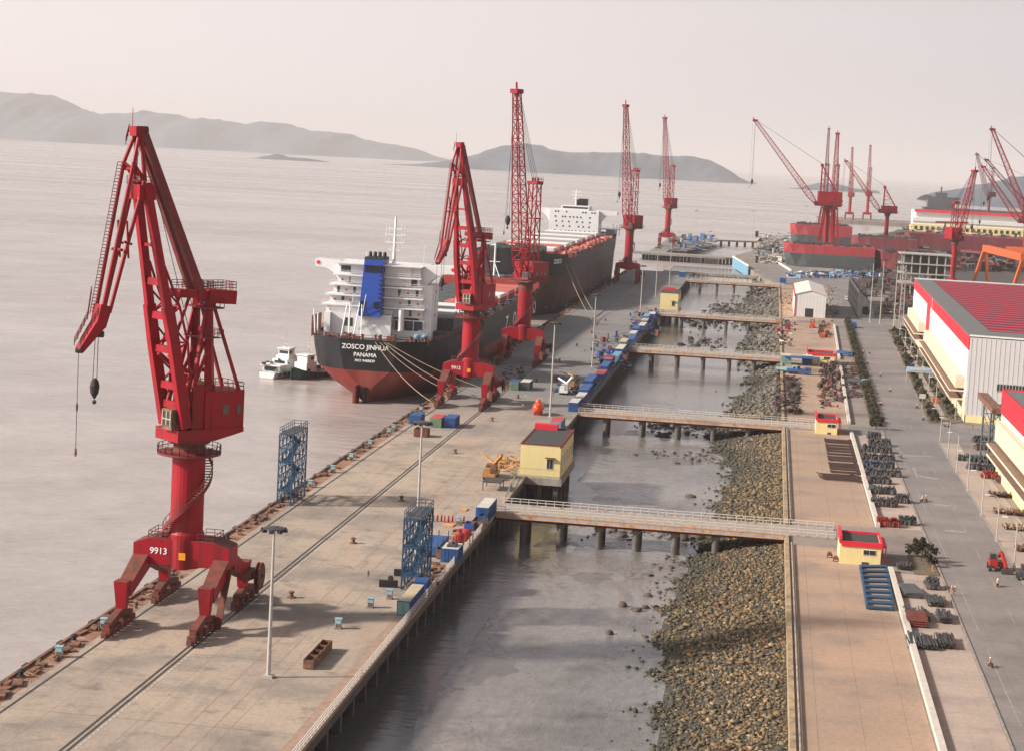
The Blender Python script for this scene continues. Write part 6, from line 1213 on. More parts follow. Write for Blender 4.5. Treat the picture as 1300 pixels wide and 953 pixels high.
for _ in range(70): x, y = r_.uniform(-47, -43.8), r_.uniform(253, 270) if r_.random() < .6 else r_.uniform(288, 303); b.box((x, y, .2), (r_.uniform(.2, .9), r_.uniform(.3, 2), r_.uniform(.1, .5)), r_.uniform(0, 3))
tag(b.build('scrap', 'rust'), 'brown scrap strewn between the containers at the basin edge', 'scrap', kind='stuff')
b = MB(); 
for k in range(9): x, y = -52+.62*k, 302+.35*(k % 3); b.lathe((x, y, 0), [(.14, 0), (.14, .9), (.06, 1.2)], 8)
tag(b.build('gas_bottles', 'c_red'), 'small row of gas bottles left of the white roofed container', 'gas bottles')
# orange lifeboat standing by the lamp mast
x, y, _ = G(682.5, 526.5); t = thing('lifeboat', 'bright orange enclosed lifeboat resting on the open quay', 'lifeboat', (x, y, 0)); b = MB(); b.lathe((x, y+.2, 1.75), [(.4, -1.8), (1.05, -1.2), (1.32, 0), (1.2, 2.2), (.8, 3.8), (.2, 4.6)], 20, 'y'); b.build('hull', 'lifeorange', t, smooth=True); b = MB(); b.lathe((x-.05, y+.3, 2.7), [(.62, 0), (.62, .5), (.5, .9), (.35, 1.0)], 14); b.build('conning_dome', 'lifeorange', t); b = MB(); b.bx(x-.9, x+.9, y-.6, y-.2, 0, .7); b.bx(x-.9, x+.9, y+2, y+2.4, 0, .7); b.build('cradle', 'vred', t); b = MB(); b.bx(x-.3, x+.3, y-1.55, y-1.35, 1.9, 2.4); b.build('hatch', 'vred', t)
# mobile cranes and machines
def truck_crane(px, py, m1, m2, label, ang=.5, s=1.):
    x, y, _ = G(px, py); t = thing('mobile_crane', label, 'mobile crane', (x, y, 0)); b = MB(); b.box((x, y+1.5, .9), (2.0*s, 6.5*s, .7)); b.box((x-.4, y-1.2, 1.5), (1.1*s, 1.4*s, 1.3)); b.build('chassis', m1, t)
    for yy_ in (-1.3, 0.2, 2.6, 4.0):
        b = MB(); b.lathe((x-.95*s, y+yy_, .5), [(.5, 0), (.5, 1.9*s)], 12, 'x'); b.build('wheel', 'black', t)
    b = MB(); b.box((x, y+1.6, 1.9), (1.7*s, 2.2*s, 1.2)); b.build('cab', m2, t); b = MB(); b.beam((x+.3, y+3.0, 2.4), (x+.3+4.5*sin(ang), y-2.5*s, 4.4*s), .5); b.beam((x+.3, y+3.2, 2.4), (x+.3-2.6, y+6, 3.4), .35); b.build('boom', m1, t)
truck_crane(622, 607, 'craneyellow', 'rust', 'yellow mobile crane parked left of the big pump house', .5, 1.15); truck_crane(716, 500, 'white', 'galv', 'white truck crane with raised boom by the second bridge', .45, 1.1); truck_crane(729, 494, 'craneyellow', 'steel', 'yellow machine right of the white truck crane', -.2, .9)
x, y, _ = G(612, 622); t = thing('work_table', 'dark steel trestle table in front of the yellow mobile crane', 'table', (x+1.2, y+1.5, 0)); b = MB(); b.bx(x, x+3.4, y, y+5, 1.5, 1.7); b.build('top', 'steel', t)
for dx in (.1, 3.2):
    for dy in (.1, 4.8): b = MB(); b.tube((x+dx, y+dy, 0), (x+dx, y+dy, 1.5), .09); b.build('leg', 'steel', t)
x, y, _ = G(629, 600); b = MB(); r_ = random.Random(14)
for _ in range(40): p = (x+r_.uniform(-1, 3), y+r_.uniform(0, 14), r_.uniform(.2, 1.6)); b.beam(p, (p[0]+r_.uniform(-1.5, 1.5), p[1]+r_.uniform(-3, 3), max(.15, p[2]+r_.uniform(-1, 1))), .25)
tag(b.build('scrap', 'craneyellow'), 'tangle of yellow machine parts beside the pump house wall', 'scrap', kind='stuff')
# red rack under the tall crane and dark clutter on the quay
def heap(px0, px1, py0, py1, n, m, label, h=1.2, seed=1, lx=(.3, 2.2), name='scrap_heap', cat='scrap', z=0., th=.18, dirx=False, flat=False):
    r = random.Random(seed); b = MB(); ms = m if isinstance(m, list) else [m]
    for _ in range(n):
        x, y, _z = G(r.uniform(px0, px1), r.uniform(py0, py1), z); L = r.uniform(*lx); a = r.uniform(-.25, .25) if dirx else r.uniform(0, pi); zz = z+.1+r.random()**2*h; b.m = r.randrange(len(ms))
        if r.random() < .55 or flat: b.beam((x-L/2*cos(a), y-L/2*sin(a), zz), (x+L/2*cos(a), y+L/2*sin(a), zz+(0 if flat else r.uniform(-.3, .3))), th*r.uniform(.6, 2), th*r.uniform(.6, 1.6))
        else: b.box((x, y, zz*.5+z*.5+.15), (L*.6, r.uniform(.3, 1.3), max(.2, zz-z)), a)
    x, y, _z = G((px0+px1)/2, py1, z); return tag(b.build(name, ms), label, cat, kind='stuff')
heap(986, 1016, 482, 526, 240, ['scrap', 'steel', 'scrap'], 'dark rusty scrap frames along the sea wall before the second gatehouse', 1.4, 2, (.6, 2.4)); heap(1040, 1074, 462, 486, 150, ['steel', 'scrap', 'scrap'], 'dense heap of dark steel knees by the pad wall', 1.8, 3); heap(1040, 1074, 486, 518, 130, ['steel', 'scrap', 'rustred'], 'looser heap of rusty steel knees by the pad wall', 1.2, 4)
heap(1072, 1090, 462, 482, 90, ['steel', 'rust'], 'bundles of dark bars on the strip beside the hedge', .9, 5, dirx=True); heap(1074, 1094, 486, 505, 60, ['steel', 'rustred', 'greysteel'], 'grey and brown plates on the strip beside the hedge', .8, 6, dirx=True)
heap(985, 1010, 405, 424, 60, ['vred', 'steel'], 'red and dark machine parts at the sea wall by the shed', 1.6, 7); heap(1040, 1056, 408, 430, 70, ['rustred', 'steel', 'orange'], 'reddish scrap by the far pad wall', 1.3, 8); heap(988, 1006, 424, 440, 50, ['steel', 'c_white', 'rust'], 'dark mixed scrap left of the third gatehouse', 1.2, 9)
heap(1046, 1064, 365, 402, 110, ['steel', 'c_grey', 'blue3'], 'parked bicycles and dark clutter right of the white shed', .9, 10); heap(990, 1005, 372, 395, 50, ['steel', 'rust', 'board'], 'dark clutter left of the white shed', 1.4, 11)
heap(700, 735, 478, 500, 60, ['blue', 'steel', 'rust'], 'clutter of hoses and drums around the white truck crane', 1.2, 12); heap(752, 800, 428, 470, 220, ['steel', 'steel', 'blue2', 'rustred'], 'dark thicket of pipes and fittings behind the container row', 2.2, 13); heap(800, 838, 395, 428, 160, ['steel', 'blue2', 'rustred'], 'farther thicket of dark gear behind the container row', 2., 14)
heap(640, 665, 468, 492, 40, ['steel', 'darkred'], 'dark gear on the quay under the tall lattice crane', .9, 15); heap(690, 735, 372, 392, 90, ['steel', 'rust', 'boatgreen'], 'dark gear and coils on the quay beside the brown hull', 1.3, 16); heap(725, 775, 345, 372, 90, ['steel', 'blue2'], 'distant gear on the quay near the stern of the brown ship', 1.6, 17)
heap(850, 905, 300, 318, 160, ['steel', 'deckgrey', 'galv', 'blue'], 'jumble of gear on the farthest quay', 5, 18, (2, 8), th=.4); heap(1000, 1125, 346, 354, 240, ['blue', 'blue2', 'palec', 'steel', 'blue3'], 'blue and white bins lined up under the nearest red hull', 2.2, 19, (1.5, 6), th=.5); heap(960, 1002, 300, 335, 260, ['deckgrey', 'steel', 'galv', 'concrete'], 'grey yard clutter left of the red hulls', 5, 20, (2, 9), th=.5)
heap(1125, 1160, 345, 400, 260, ['steel', 'scrap', 'steel', 'darkred'], 'dark steelwork stacked left of the ridged warehouse', 3, 21, (2, 9), th=.4); heap(1150, 1310, 315, 345, 900, ['steel', 'scrap', 'steel', 'greysteel', 'darkred'], 'dark mass of steel blocks behind the ridged warehouse', 8, 22, (4, 18), th=1.1); heap(1140, 1300, 292, 312, 300, ['steel', 'darkred', 'deckgrey'], 'hazy steelwork before the long white hall', 6, 23, (4, 16), th=.9)
heap(1088, 1125, 338, 378, 240, ['steel', 'scrap', 'steel'], 'dark frames piled behind the ship block', 3, 25, (2, 8), z=0)
for i, (px0, px1, py, n, l) in enumerate(((1110, 1150, 412, 9, 'brown planks'), (1128, 1148, 395, 6, 'tan planks'))): heap(px0, px1, py-20, py-4, 40, ['tan', 'rust', 'steel'], 'flat %s stacked by the pylon' % l, 1.5, 30+i, (2, 6), dirx=True, flat=True)
# the racks of steel parts between pad wall and road
def steel_row(px0, px1, py, m, label, n=26, h=1.1, depth=1.6, seed=0, kind='bars', top=None):
    r = random.Random(seed+int(py*3)); a = np.array(G(px0, py)); c = np.array(G(px1, py)); t = thing('steel_bundle', label, 'steel bundle', tuple((a+c)/2), 'bundles of steel parts by the road'); ms = m if isinstance(m, list) else [m]
    b = MB(); b.bx(a[0], c[0], a[1], a[1]+.2, .0, .2); b.bx(a[0], c[0], a[1]+depth-.2, a[1]+depth, .0, .2); b.build('timber_bearers', 'bark', t)
    b = MB()
    for i in range(n):
        x = a[0]+(c[0]-a[0])*(i+r.random())/n; b.m = r.randrange(len(ms)); z = .2+r.random()*h
        if kind == 'bars': b.beam((x, a[1]-r.uniform(0, .6), .25+r.random()*h*.6), (x+r.uniform(-.3, .3), a[1]+depth+r.uniform(-.3, .8), .25+r.random()*h*.7), .12, .16)
        elif kind == 'knees': b.beam((x, a[1]+r.random()*depth, .2), (x+r.uniform(-.2, .2), a[1]+r.random()*depth, .5+z), .22); b.beam((x, a[1]+.2, .3+z*.5), (x+r.uniform(-.4, .4), a[1]+depth*.8, .3+z*.6), .28, .1); b.lathe((x, a[1]+r.random()*depth, .2), [(.22, 0), (.22, .5+.4*r.random())], 7)
        elif kind == 'pipes': zz = .3+(i % 3)*.3; b.tube((a[0]+r.random()*.3, a[1]+(i//3)*.34, zz), (c[0]-r.random()*.3, a[1]+(i//3)*.34, zz), .15, 7)
    for j in range(n//6): x = r.uniform(a[0], c[0]); b.m = r.randrange(len(ms)); b.box((x, a[1]+r.uniform(.2, depth), .45), (r.uniform(.3, .9), r.uniform(.3, 1.), r.uniform(.3, .9)), r.uniform(0, 3)) if kind == 'knees' else None
    if kind == 'plate': [b.box(((a[0]+c[0])/2+.03*k, a[1]+depth/2, .3+.12*k), (c[0]-a[0], depth, .1), .04*k) for k in range(5)]
    b.build('steel', ms, t)
G_ = [(1139, 1155, 722, ['greysteel', 'steel'], 'crossed grey angle bars beside the low pad wall', 'bars', 1.6), (1145, 1168, 758, ['greysteel'], 'flat stack of grey plates nearest below the gatehouse', 'plate', 5.5), (1177, 1191, 748, ['steel', 'greysteel'], 'stubby dark tubes bundled by the road kerb', 'knees', 3.), (1178, 1200, 769, ['greysteel', 'steel'], 'grey bars bundle by the road kerb', 'bars', 3.4), (1149, 1180, 786, ['greysteel', 'steel'], 'twin grey bar bundles behind the brown pipes', 'bars', 4), (1191, 1208, 790, ['greysteel', 'steel'], 'slanting grey angles at the road kerb', 'bars', 4), (1151, 1178, 795, ['rustred'], 'row of brown pipes lying crosswise', 'pipes', 1.2), (1153, 1189, 822, ['greysteel', 'steel'], 'loose grey sections, nearest bundle on the left', 'bars', 4.5), (1193, 1212, 822, ['steel'], 'black bent frames, nearest bundle by the kerb', 'bars', 4.2),
    (1114, 1141, 668, ['vred', 'darkred'], 'bright red castings in front of the dark ones', 'knees', 2.4), (1142, 1161, 666, ['steel', 'boatgreen'], 'dark green castings right of the bright red ones', 'knees', 2.2), (1107, 1136, 642, ['steel', 'greysteel'], 'black channel pieces, fat bundle above the red castings', 'knees', 2.6), (1137, 1153, 638, ['steel', 'greysteel'], 'grey wire baskets right of the fat black bundle', 'knees', 2.2), (1104, 1136, 626, ['greysteel', 'steel'], 'row of grey sacks and sections', 'knees', 2), (1101, 1130, 613, ['steel', 'greysteel'], 'dark pieces row level with the longest rusty poles', 'knees', 2.6), (1099, 1142, 603, ['steel', 'greysteel'], 'longest dark row, spanning from pad wall to kerb', 'knees', 2.4), (1098, 1134, 593, ['steel', 'greysteel', 'towerblue'], 'bluish dark row below the sixth row', 'knees', 2.4), (1096, 1134, 583, ['steel', 'greysteel'], 'dark row with grey ends', 'knees', 2.6), (1094, 1130, 573, ['steel', 'greysteel'], 'short dark row third from the junction', 'knees', 2.6), (1103, 1129, 565, ['steel', 'greysteel'], 'low dark row second from the junction', 'knees', 2.6), (1102, 1117, 557, ['steel'], 'small dark heap closest to the junction', 'knees', 2.6)]
for i, (a_, c_, py, ms, l, kd, dp) in enumerate(G_): steel_row(a_, c_, py, ms, l, 56 if kd != 'knees' else 110, .95, dp*(.95 if kd == 'knees' else 1.15), i, kd)
R_ = [(1236, 1257, 561, ['steel', 'greysteel'], 'small dark row closest to the pipe tower'), (1239, 1257, 571, ['steel', 'rust'], 'second small dark row before the pipe tower'), (1216, 1268, 585, ['steel', 'greysteel', 'boatgreen'], 'longest dark row of the warehouse storage yard'), (1229, 1264, 596, ['steel', 'greysteel'], 'dark greenish row below the longest one'), (1268, 1286, 598, ['greysteel', 'steel'], 'slanting grey row close to the warehouse wall'), (1248, 1265, 607, ['vred', 'darkred'], 'short red row of castings in the storage yard'), (1268, 1293, 613, ['darkred', 'steel'], 'dark red row against the warehouse'), (1255, 1296, 630, ['rust', 'scrap', 'steel'], 'brown timber row above the blue container'), (1262, 1299, 652, ['tan', 'rust', 'rust'], 'tan timber row below the blue container'), (1275, 1310, 672, ['tan', 'rust'], 'pale timber planks in the lower storage yard'), (1290, 1325, 700, ['steel', 'rust'], 'dark stack at the lower right edge')]
for i, (a_, c_, py, ms, l) in enumerate(R_): steel_row(a_, c_, py, ms, l, 90, .9, 2.2, 40+i, 'knees' if i < 7 else 'bars')
# rusty poles lying on the pad
pole = MB(); pole.beam((-2.7, 0, .12), (2.4, 0, .16), .18, .14); pole.beam((-2.9, .05, .3), (-2.2, 0, .12), .1); pole.bx(2.0, 2.7, -.15, .25, .0, .4); pole = tag(pole.build('rusty_pole', 'scrap', origin=(0, 0, 0)), 'rusty steel pole lying crosswise on the pad by the low wall', 'pole', 'rusty poles laid out on the pad')
k = 0
for row, py in enumerate((559, 562, 566, 569.5, 573, 577, 581, 585, 589, 592, 596, 600, 603, 606.5, 609)):
    for j in range(3 if row % 3 else 4):
        x, y, _ = G(1070+(row % 4)*2-(9 if row > 11 else 0)+j*3, py+j*1.1); o = pole if k == 0 else pole.copy()
        if k: COL.objects.link(o)
        o.location = np.array((min(x, 17.9), y, .01+.002*k))*S; o.rotation_euler = (0, 0, random.uniform(-.06, .06)); o.scale = (1.1+.25*(row > 11), 1.2, 1); k += 1
t = thing('blue_rack', 'long blue slatted rack on the pad in front of the nearest gatehouse', 'rack', (18.6, 270, 0)); b = MB()
p0, p1, p2_, p3 = G(1092, 718, .3), G(1125, 718, .3), G(1134, 772, .3), G(1101, 770, .3)
for k in range(17): f = k/16; a = np.array(p0)*(1-f)+np.array(p3)*f; c = np.array(p1)*(1-f)+np.array(p2_)*f; b.beam(a+(0, 0, .25*(k % 2)), c+(0, 0, .25*(k % 2)), .75, .3)
b.beam(p0, p3, .3, .5); b.beam(p1, p2_, .3, .5); b.build('slats', 'towerblue', t)
# benches: seat wall pipes along the sea wall
b = MB(); b.tube((6.4, 150, .35), (6.4, 306, .35), .12, 6); b.tube((6.4, 327, .35), (6.4, 445, .35), .12, 6); tag(b.build('wall_pipe', 'concrete', origin=(6.4, 150, 0)), 'thin grey pipe running along the foot of the sea wall', 'pipe')
M['boatgreen2'] = mat('workboat_green', (.012, .07, .045), .5, var=.3)

# ------------------------------------------------------------------ vegetation
def foliage(b, n, fn, s0=.18, s1=.42, r=random):
    """n leaf clumps: crossed little quads at points given by fn"""
    for _ in range(n):
        x, y, z = fn(); s_ = r.uniform(s0, s1)
        for _k in range(2):
            u = nrm(np.array([r.gauss(0, 1), r.gauss(0, 1), r.gauss(0, .7)])); v = nrm(np.cross(u, np.array([r.gauss(0, 1), r.gauss(0, 1), r.gauss(0, 1)]))); c = np.array((x, y, z))
            b.add([c+u*s_, c+v*s_*.6, c-u*s_, c-v*s_*.7], [(0, 1, 2, 3)])
def hedge(y0, y1, label, seed):
    r = random.Random(seed); b = MB(); n = int((y1-y0)*26)
    def fn():
        y = r.uniform(y0, y1); f = (y-461)/329; xc = 28.3+f*5.0; hh = 1.25+.35*sin(y*.7)+.25*sin(y*1.9); t_ = r.uniform(-1, 1); z = r.random()**.6*hh*(1-abs(t_)**3*.5); return xc+t_*1.15, y, .1+z
    foliage(b, n, fn, .2, .5, r); o = b.build('hedge', 'leaf', origin=(28.5, y0, 0)); tag(o, label, 'hedge', 'clipped hedge along the road')
for i, (a, c) in enumerate(((461, 510), (512, 570), (572, 640), (642, 710), (712, 788))): hedge(a, c, ['nearest stretch of dark hedge, ending at the junction', 'second stretch of dark hedge counting away', 'middle stretch of dark hedge along the road', 'fourth stretch of dark hedge counting away', 'farthest stretch of dark hedge by the blue lorry'][i], i)
def tree(h, rad, seed, n=260):
    r = random.Random(seed); t = thing('tree', '', 'tree', (0, 0, 0)); b = MB(); b.tube((0, 0, 0), (.1, 0, h*.55), .1, 6, .05)
    br = []
    for k in range(7): a = r.uniform(0, 2*pi); z = h*r.uniform(.08, .5); e = (cos(a)*rad*.7, sin(a)*rad*.7, z+h*r.uniform(.15, .35)); b.tube((.05, 0, z), e, .05, 4, .02); br.append(e)
    b.build('trunk', 'bark', t); b = MB(); cl = [(e[0], e[1], e[2], rad*r.uniform(.3, .55)) for e in br]+[(0, 0, h*.8, rad*.5), (r.uniform(-.2, .2), .1, h*.95, rad*.35)]
    def fn(): c = r.choice(cl); d = nrm(np.array([r.gauss(0, 1), r.gauss(0, 1), r.gauss(0, 1)]))*c[3]*r.random()**.4; return c[0]+d[0], c[1]+d[1], max(.2, c[2]+d[2])
    foliage(b, n, fn, .12, .32, r); b.build('crown', 'leaf', t); return t
protos = [tree(3.2, 1.5, 1), tree(2.6, 1.3, 2), tree(3.6, 1.3, 3, 420)]
used = [0, 0, 0]
def put_tree(k, x, y, s_, label, group):
    if not used[k]: used[k] = 1; o = protos[k]; o.location = np.array((x, y, .1))*S; o['label'] = label; o['group'] = group; o.scale = (s_, s_, s_)
    else: o = dup(protos[k], (x, y, .1), random.uniform(0, 6), label, group, s_)
    return o
put_tree(2, 26.6, 300, 1.0, 'bushy dark conifer right of the nearest gatehouse', 'trees by the pads'); put_tree(0, 27.6, 297.5, 1.0, 'round bush in front of the dark conifer', 'trees by the pads'); put_tree(1, 25.9, 303, 1.1, 'low bush behind the dark conifer', 'trees by the pads'); put_tree(1, 27.6, 456, 1.25, 'small dark tree at the near end of the hedge', 'trees by the pads')
r_ = random.Random(31)
for i in range(34):
    y = 484+i*7.8+r_.uniform(-2, 2); f = (y-480)/280; side = i % 2; x = (43.2+f*6) if side == 0 else (48.0+f*5)
    put_tree(r_.randrange(3), x+r_.uniform(-.6, .6), y, r_.uniform(.6, 1.15), 'young tree in the dry verge by the warehouse, %s one' % (ORD[i] if i < 20 else 'number %d counting away,' % (i+1)), 'young trees in the warehouse verge')
for i in range(9): put_tree(r_.randrange(3), 43+r_.uniform(-.8, 1.4), 477+i*1.6, r_.uniform(.5, .8), 'bush at the road corner below the warehouse, %s one' % ORD[i], 'bushes at the warehouse corner')
b = MB(); foliage(b, 900, lambda: (41.8+r_.random()*3+(yy_ := r_.uniform(478, 755)-480)/280*6, 480+yy_, .15+r_.random()*.35), .12, .3, r_); foliage(b, 500, lambda: (47.2+r_.random()*2.8+(yy_ := r_.uniform(484, 735)-480)/280*4, 480+yy_, .12+r_.random()*.4), .12, .3, r_); tag(b.build('ground_cover', 'leaf'), 'patchy low shrubs in the dry verge before the warehouse', 'ground cover', kind='stuff')
# banner over the pavement
x, y, _ = G(1150, 468); t = thing('banner', 'pale blue and white banner on posts over the pavement', 'banner', (44.5, 566, 0)); b = MB(); b.bx(42.0, 49.6, 565.9, 566.1, 3.2, 4.7); b.build('cloth', 'bannerblue', t); b = MB(); b.bx(42.8, 48.8, 565.8, 565.9, 3.7, 4.3); b.build('white_band', 'palec', t); b = MB(); [b.tube((x_, 566.2, 0), (x_, 566.2, 4.7), .1) for x_ in (42, 45.8, 49.6)]; b.build('posts', 'galv', t)
def board(x, y, m, label, s_=1., h=2.6): t = thing('sign', label, 'sign', (x, y, 0)); b = MB(); b.bx(x-.9*s_, x+.9*s_, y-.05, y+.05, h-.7*s_, h+.7*s_); b.build('plate', m, t); b = MB(); b.tube((x, y+.12, 0), (x, y+.12, h), .07); b.build('post', 'galv', t)
board(*G(1170, 519)[:2], 'palec', 'small white sign board on a post at the road corner', .9, 3.4); 
x, y, _ = G(1187.5, 515); t = thing('sign', 'round red sign at the corner garden of the warehouse', 'sign', (x, y, 0)); b = MB(); b.lathe((x, y, 1.6), [(.9, -.05), (.9, .05)], 18, 'y'); b.build('disc', 'orange', t); b = MB(); b.tube((x, y+.1, 0), (x, y+.1, 1.4), .06); b.build('post', 'galv', t)

# ------------------------------------------------------------------ people
def body(pose):
    J = {'stand': [((0, 0, .74), .11), ((0, .0, .98), .12), ((0, 0, 1.12), .11), ((0, 0, 1.2), .045), ((0, -.01, 1.29), .075), ((0, -.01, 1.345), .06),
                   ((-.07, 0, .70), .085), ((-.08, .02, .38), .06), ((-.09, .05, .06), .04), ((-.09, -.06, .03), .035), ((.07, 0, .70), .085), ((.09, -.08, .38), .06), ((.09, -.12, .06), .04), ((.09, -.22, .03), .035),
                   ((-.16, 0, 1.12), .055), ((-.20, .03, .9), .042), ((-.19, -.04, .70), .032), ((.16, 0, 1.12), .055), ((.20, -.02, .9), .042), ((.19, -.1, .71), .032)],
         'ride': [((0, 0, .58), .115), ((0, -.04, .80), .12), ((0, -.09, .95), .11), ((0, -.11, 1.03), .045), ((0, -.13, 1.12), .075), ((0, -.13, 1.175), .06),
                  ((-.09, -.03, .56), .085), ((-.16, -.36, .50), .06), ((-.15, -.28, .16), .042), ((-.15, -.38, .13), .035), ((.09, -.03, .56), .085), ((.16, -.36, .50), .06), ((.15, -.28, .16), .042), ((.15, -.38, .13), .035),
                  ((-.16, -.09, .94), .055), ((-.21, -.25, .78), .042), ((-.19, -.45, .72), .032), ((.16, -.09, .94), .055), ((.21, -.25, .78), .042), ((.19, -.45, .72), .032)]}[pose]
    E = [(0, 1), (1, 2), (2, 3), (3, 4), (4, 5), (0, 6), (6, 7), (7, 8), (8, 9), (0, 10), (10, 11), (11, 12), (12, 13), (2, 14), (14, 15), (15, 16), (2, 17), (17, 18), (18, 19)]
    me = bpy.data.meshes.new('b'); me.from_pydata([tuple(np.array(p)*S) for p, _ in J], E, []); o = bpy.data.objects.new('b', me); COL.objects.link(o)
    sk = o.modifiers.new('s', 'SKIN'); 
    for i, (_, r) in enumerate(J): me.skin_vertices[0].data[i].radius = (r*S, r*S); me.skin_vertices[0].data[i].use_root = i == 0
    sb = o.modifiers.new('u', 'SUBSURF'); sb.levels = 1; sb.render_levels = 1
    dg = bpy.context.evaluated_depsgraph_get(); out = bpy.data.meshes.new_from_object(o.evaluated_get(dg)); bpy.data.objects.remove(o)
    zs = (1.2, .74, .05) if pose == 'stand' else (1.03, .6, .05); 
    for p in out.polygons:
        c = p.center/S; hand = abs(c.x) > .165 and c.z < (.76 if pose == 'stand' else .8) and c.z > .6 and (pose == 'stand' or c.y < -.38)
        p.material_index = 0 if c.z > zs[0] or hand else (2 if c.z < zs[1] and (pose == 'stand' or True) and not (pose == 'ride' and abs(c.x) > .17 and c.z > .66) else 1)
    return out
BM = {k: body(k) for k in ('stand', 'ride')}
def person(x, y, rz, shirt, trou, hat, label, pose='stand', group=None, z=0.):
    me = BM[pose].copy(); me.materials.clear(); [me.materials.append(M[m]) for m in ('skin', shirt, trou)]
    o = bpy.data.objects.new('person', me); COL.objects.link(o); o.location = np.array((x, y, z))*S; o.rotation_euler = (0, 0, rz); ORG[o.name] = (0, 0, 0); tag(o, label, 'person', group)
    if hat:
        b = MB(); hy, hz = (-.01, 1.33) if pose == 'stand' else (-.13, 1.16); b.lathe((0, hy, hz), [(.115, -.03), (.10, .03), (.05, .07), (.01, .08)], 10); h = b.build('helmet', hat, None); h.parent = o; h.location = (0, 0, 0)
    return o
def motorbike(x, y, rz, m, label):
    t = thing('motorbike', label, 'motorbike', (0, 0, 0), 'motorbikes on the road')
    for yy_ in (-.55, .5): b = MB(); b.lathe((0, yy_, .25), [(.25, -.05), (.25, .05)], 14, 'x'); w_ = b.build('wheel', 'black', t)
    b = MB(); b.box((0, .1, .48), (.2, .65, .16)); b.box((0, -.22, .42), (.22, .3, .22)); b.beam((0, -.42, .75), (0, -.55, .25), .08); b.box((0, .5, .55), (.2, .3, .1)); b.build('body', m, t); b = MB(); b.beam((-.22, -.42, .78), (.22, -.42, .78), .05); b.build('handlebar', 'steel', t); b = MB(); b.lathe((0, -.52, .68), [(.07, -.05), (.07, .03)], 8, 'y'); b.build('headlight', 'galv', t)
    t.location = np.array((x, y, .02))*S; t.rotation_euler = (0, 0, rz); return t
def bike_rider(px, py, rz, m, shirt, hat, lab, what, two=None):
    rz += .35 if int(px) % 2 else -.4
    x, y, _ = G(px, py); motorbike(x, y, rz, m, '%s motorbike %s' % (cnm[m], what)); person(x, y, rz, shirt, 'c_dark', hat, 'person in %s riding the motorbike %s' % (lab, what), 'ride', 'motorbike riders on the road')
    if two: person(x-sin(rz)*.45, y+cos(rz)*.45, rz, two, 'c_dark', 'helmet_w', 'person in %s on the pillion %s' % (cnm.get(two, 'light clothes'), what), 'ride', 'motorbike riders on the road')
cnm = dict(steel='dark', vred='red', c_white='white', c_red='red', c_blue='blue', black='black', c_grey='grey', c_dark='dark clothes', c_orange='orange')
def walker(px, py, shirt, trou, hat, label, rz=0., g_='people on the road'): x, y, _ = G(px, py); person(x, y, rz, shirt, trou, hat, label, 'stand', g_)
bike_rider(1266, 744, pi+.2, 'black', 'c_white', 'helmet_w', 'white', 'below the red loader', 'c_grey'); bike_rider(1257, 846, pi, 'black', 'c_grey', 'helmet_w', 'grey', 'nearest the bottom of the road')
bike_rider(1170, 637, pi, 'black', 'c_white', 'helmet_w', 'white', 'left one of two abreast on the road'); bike_rider(1175, 636, pi, 'steel', 'c_white', 'helmet_w', 'pale clothes', 'right one of two abreast on the road')
bike_rider(1130, 497, pi, 'vred', 'c_red', 'helmet_r', 'red', 'alone in mid road left of the white sign'); bike_rider(1118.5, 514, pi, 'vred', 'c_red', 'helmet_r', 'red', 'close by the hedge'); bike_rider(1164, 518, 0, 'black', 'c_dark', 'helmet_w', 'dark clothes', 'passing the road corner garden'); bike_rider(1172, 533, 0, 'black', 'c_white', 'helmet_w', 'white', 'at the mouth of the side road')
bike_rider(1117, 478, pi, 'black', 'c_grey', 'helmet_r', 'grey', 'in mid road level with the second verge lamp', 'c_dark'); bike_rider(1143, 581, 0, 'steel', 'c_white', 'helmet_w', 'white', 'beyond the painted cross bar'); bike_rider(1202, 542, 1.3, 'steel', 'c_orange', 'helmet_w', 'orange', 'turning in the side road'); bike_rider(1101, 462, pi, 'black', 'c_dark', 'helmet_w', 'dark clothes', 'left in the far group by the hedge'); bike_rider(1096, 449, 0, 'black', 'c_blue', 'helmet_w', 'blue', 'leftmost of the farthest riders'); bike_rider(1104, 449, pi, 'steel', 'c_orange', 'helmet_r', 'orange', 'rightmost of the farthest riders')
walker(1184, 727, 'c_white', 'c_dark', 'helmet_r', 'person in white shirt and red helmet on the kerb by the bush', .3); walker(1207.5, 755, 'c_white', 'c_white', 'helmet_w', 'person in pale clothes walking, left of a pair on the road', .1); walker(1211.5, 755, 'c_white', 'c_grey', 'helmet_w', 'person in pale clothes walking, right of a pair on the road'); walker(1123.6, 552, 'c_white', 'c_grey', None, 'person in white at the near end of the hedge', 1); walker(1234, 545, 'c_white', 'c_white', None, 'person in white on the side road by the warehouse', 1)
walker(1113.5, 462, 'c_orange', 'c_dark', 'helmet_w', 'person in orange walking in mid road', .2); walker(1099, 441, 'c_blue', 'c_dark', 'helmet_w', 'person in blue walking at the far part of the road'); walker(1105, 478, 'c_dark', 'c_dark', 'helmet_w', 'person in dark clothes beside the hedge', .4)
walker(467, 735, 'c_orange', 'c_red', 'helmet_r', 'person in red overalls alone on the near quay', .8, 'people on the quay'); walker(663.6, 520, 'c_dark', 'c_dark', 'helmet_w', 'person in dark clothes left of the orange lifeboat', .2, 'people on the quay'); walker(702, 504, 'c_blue', 'c_dark', 'helmet_w', 'person in dark blue at the tail of the white truck crane', 1, 'people on the quay'); walker(741.6, 448, 'c_dark', 'c_dark', 'helmet_w', 'person on the quay left of the container row', 1, 'people on the quay')
walker(667, 508, 'c_grey', 'c_dark', 'helmet_w', 'person in grey just beyond the one by the lifeboat', 2, 'people on the quay')
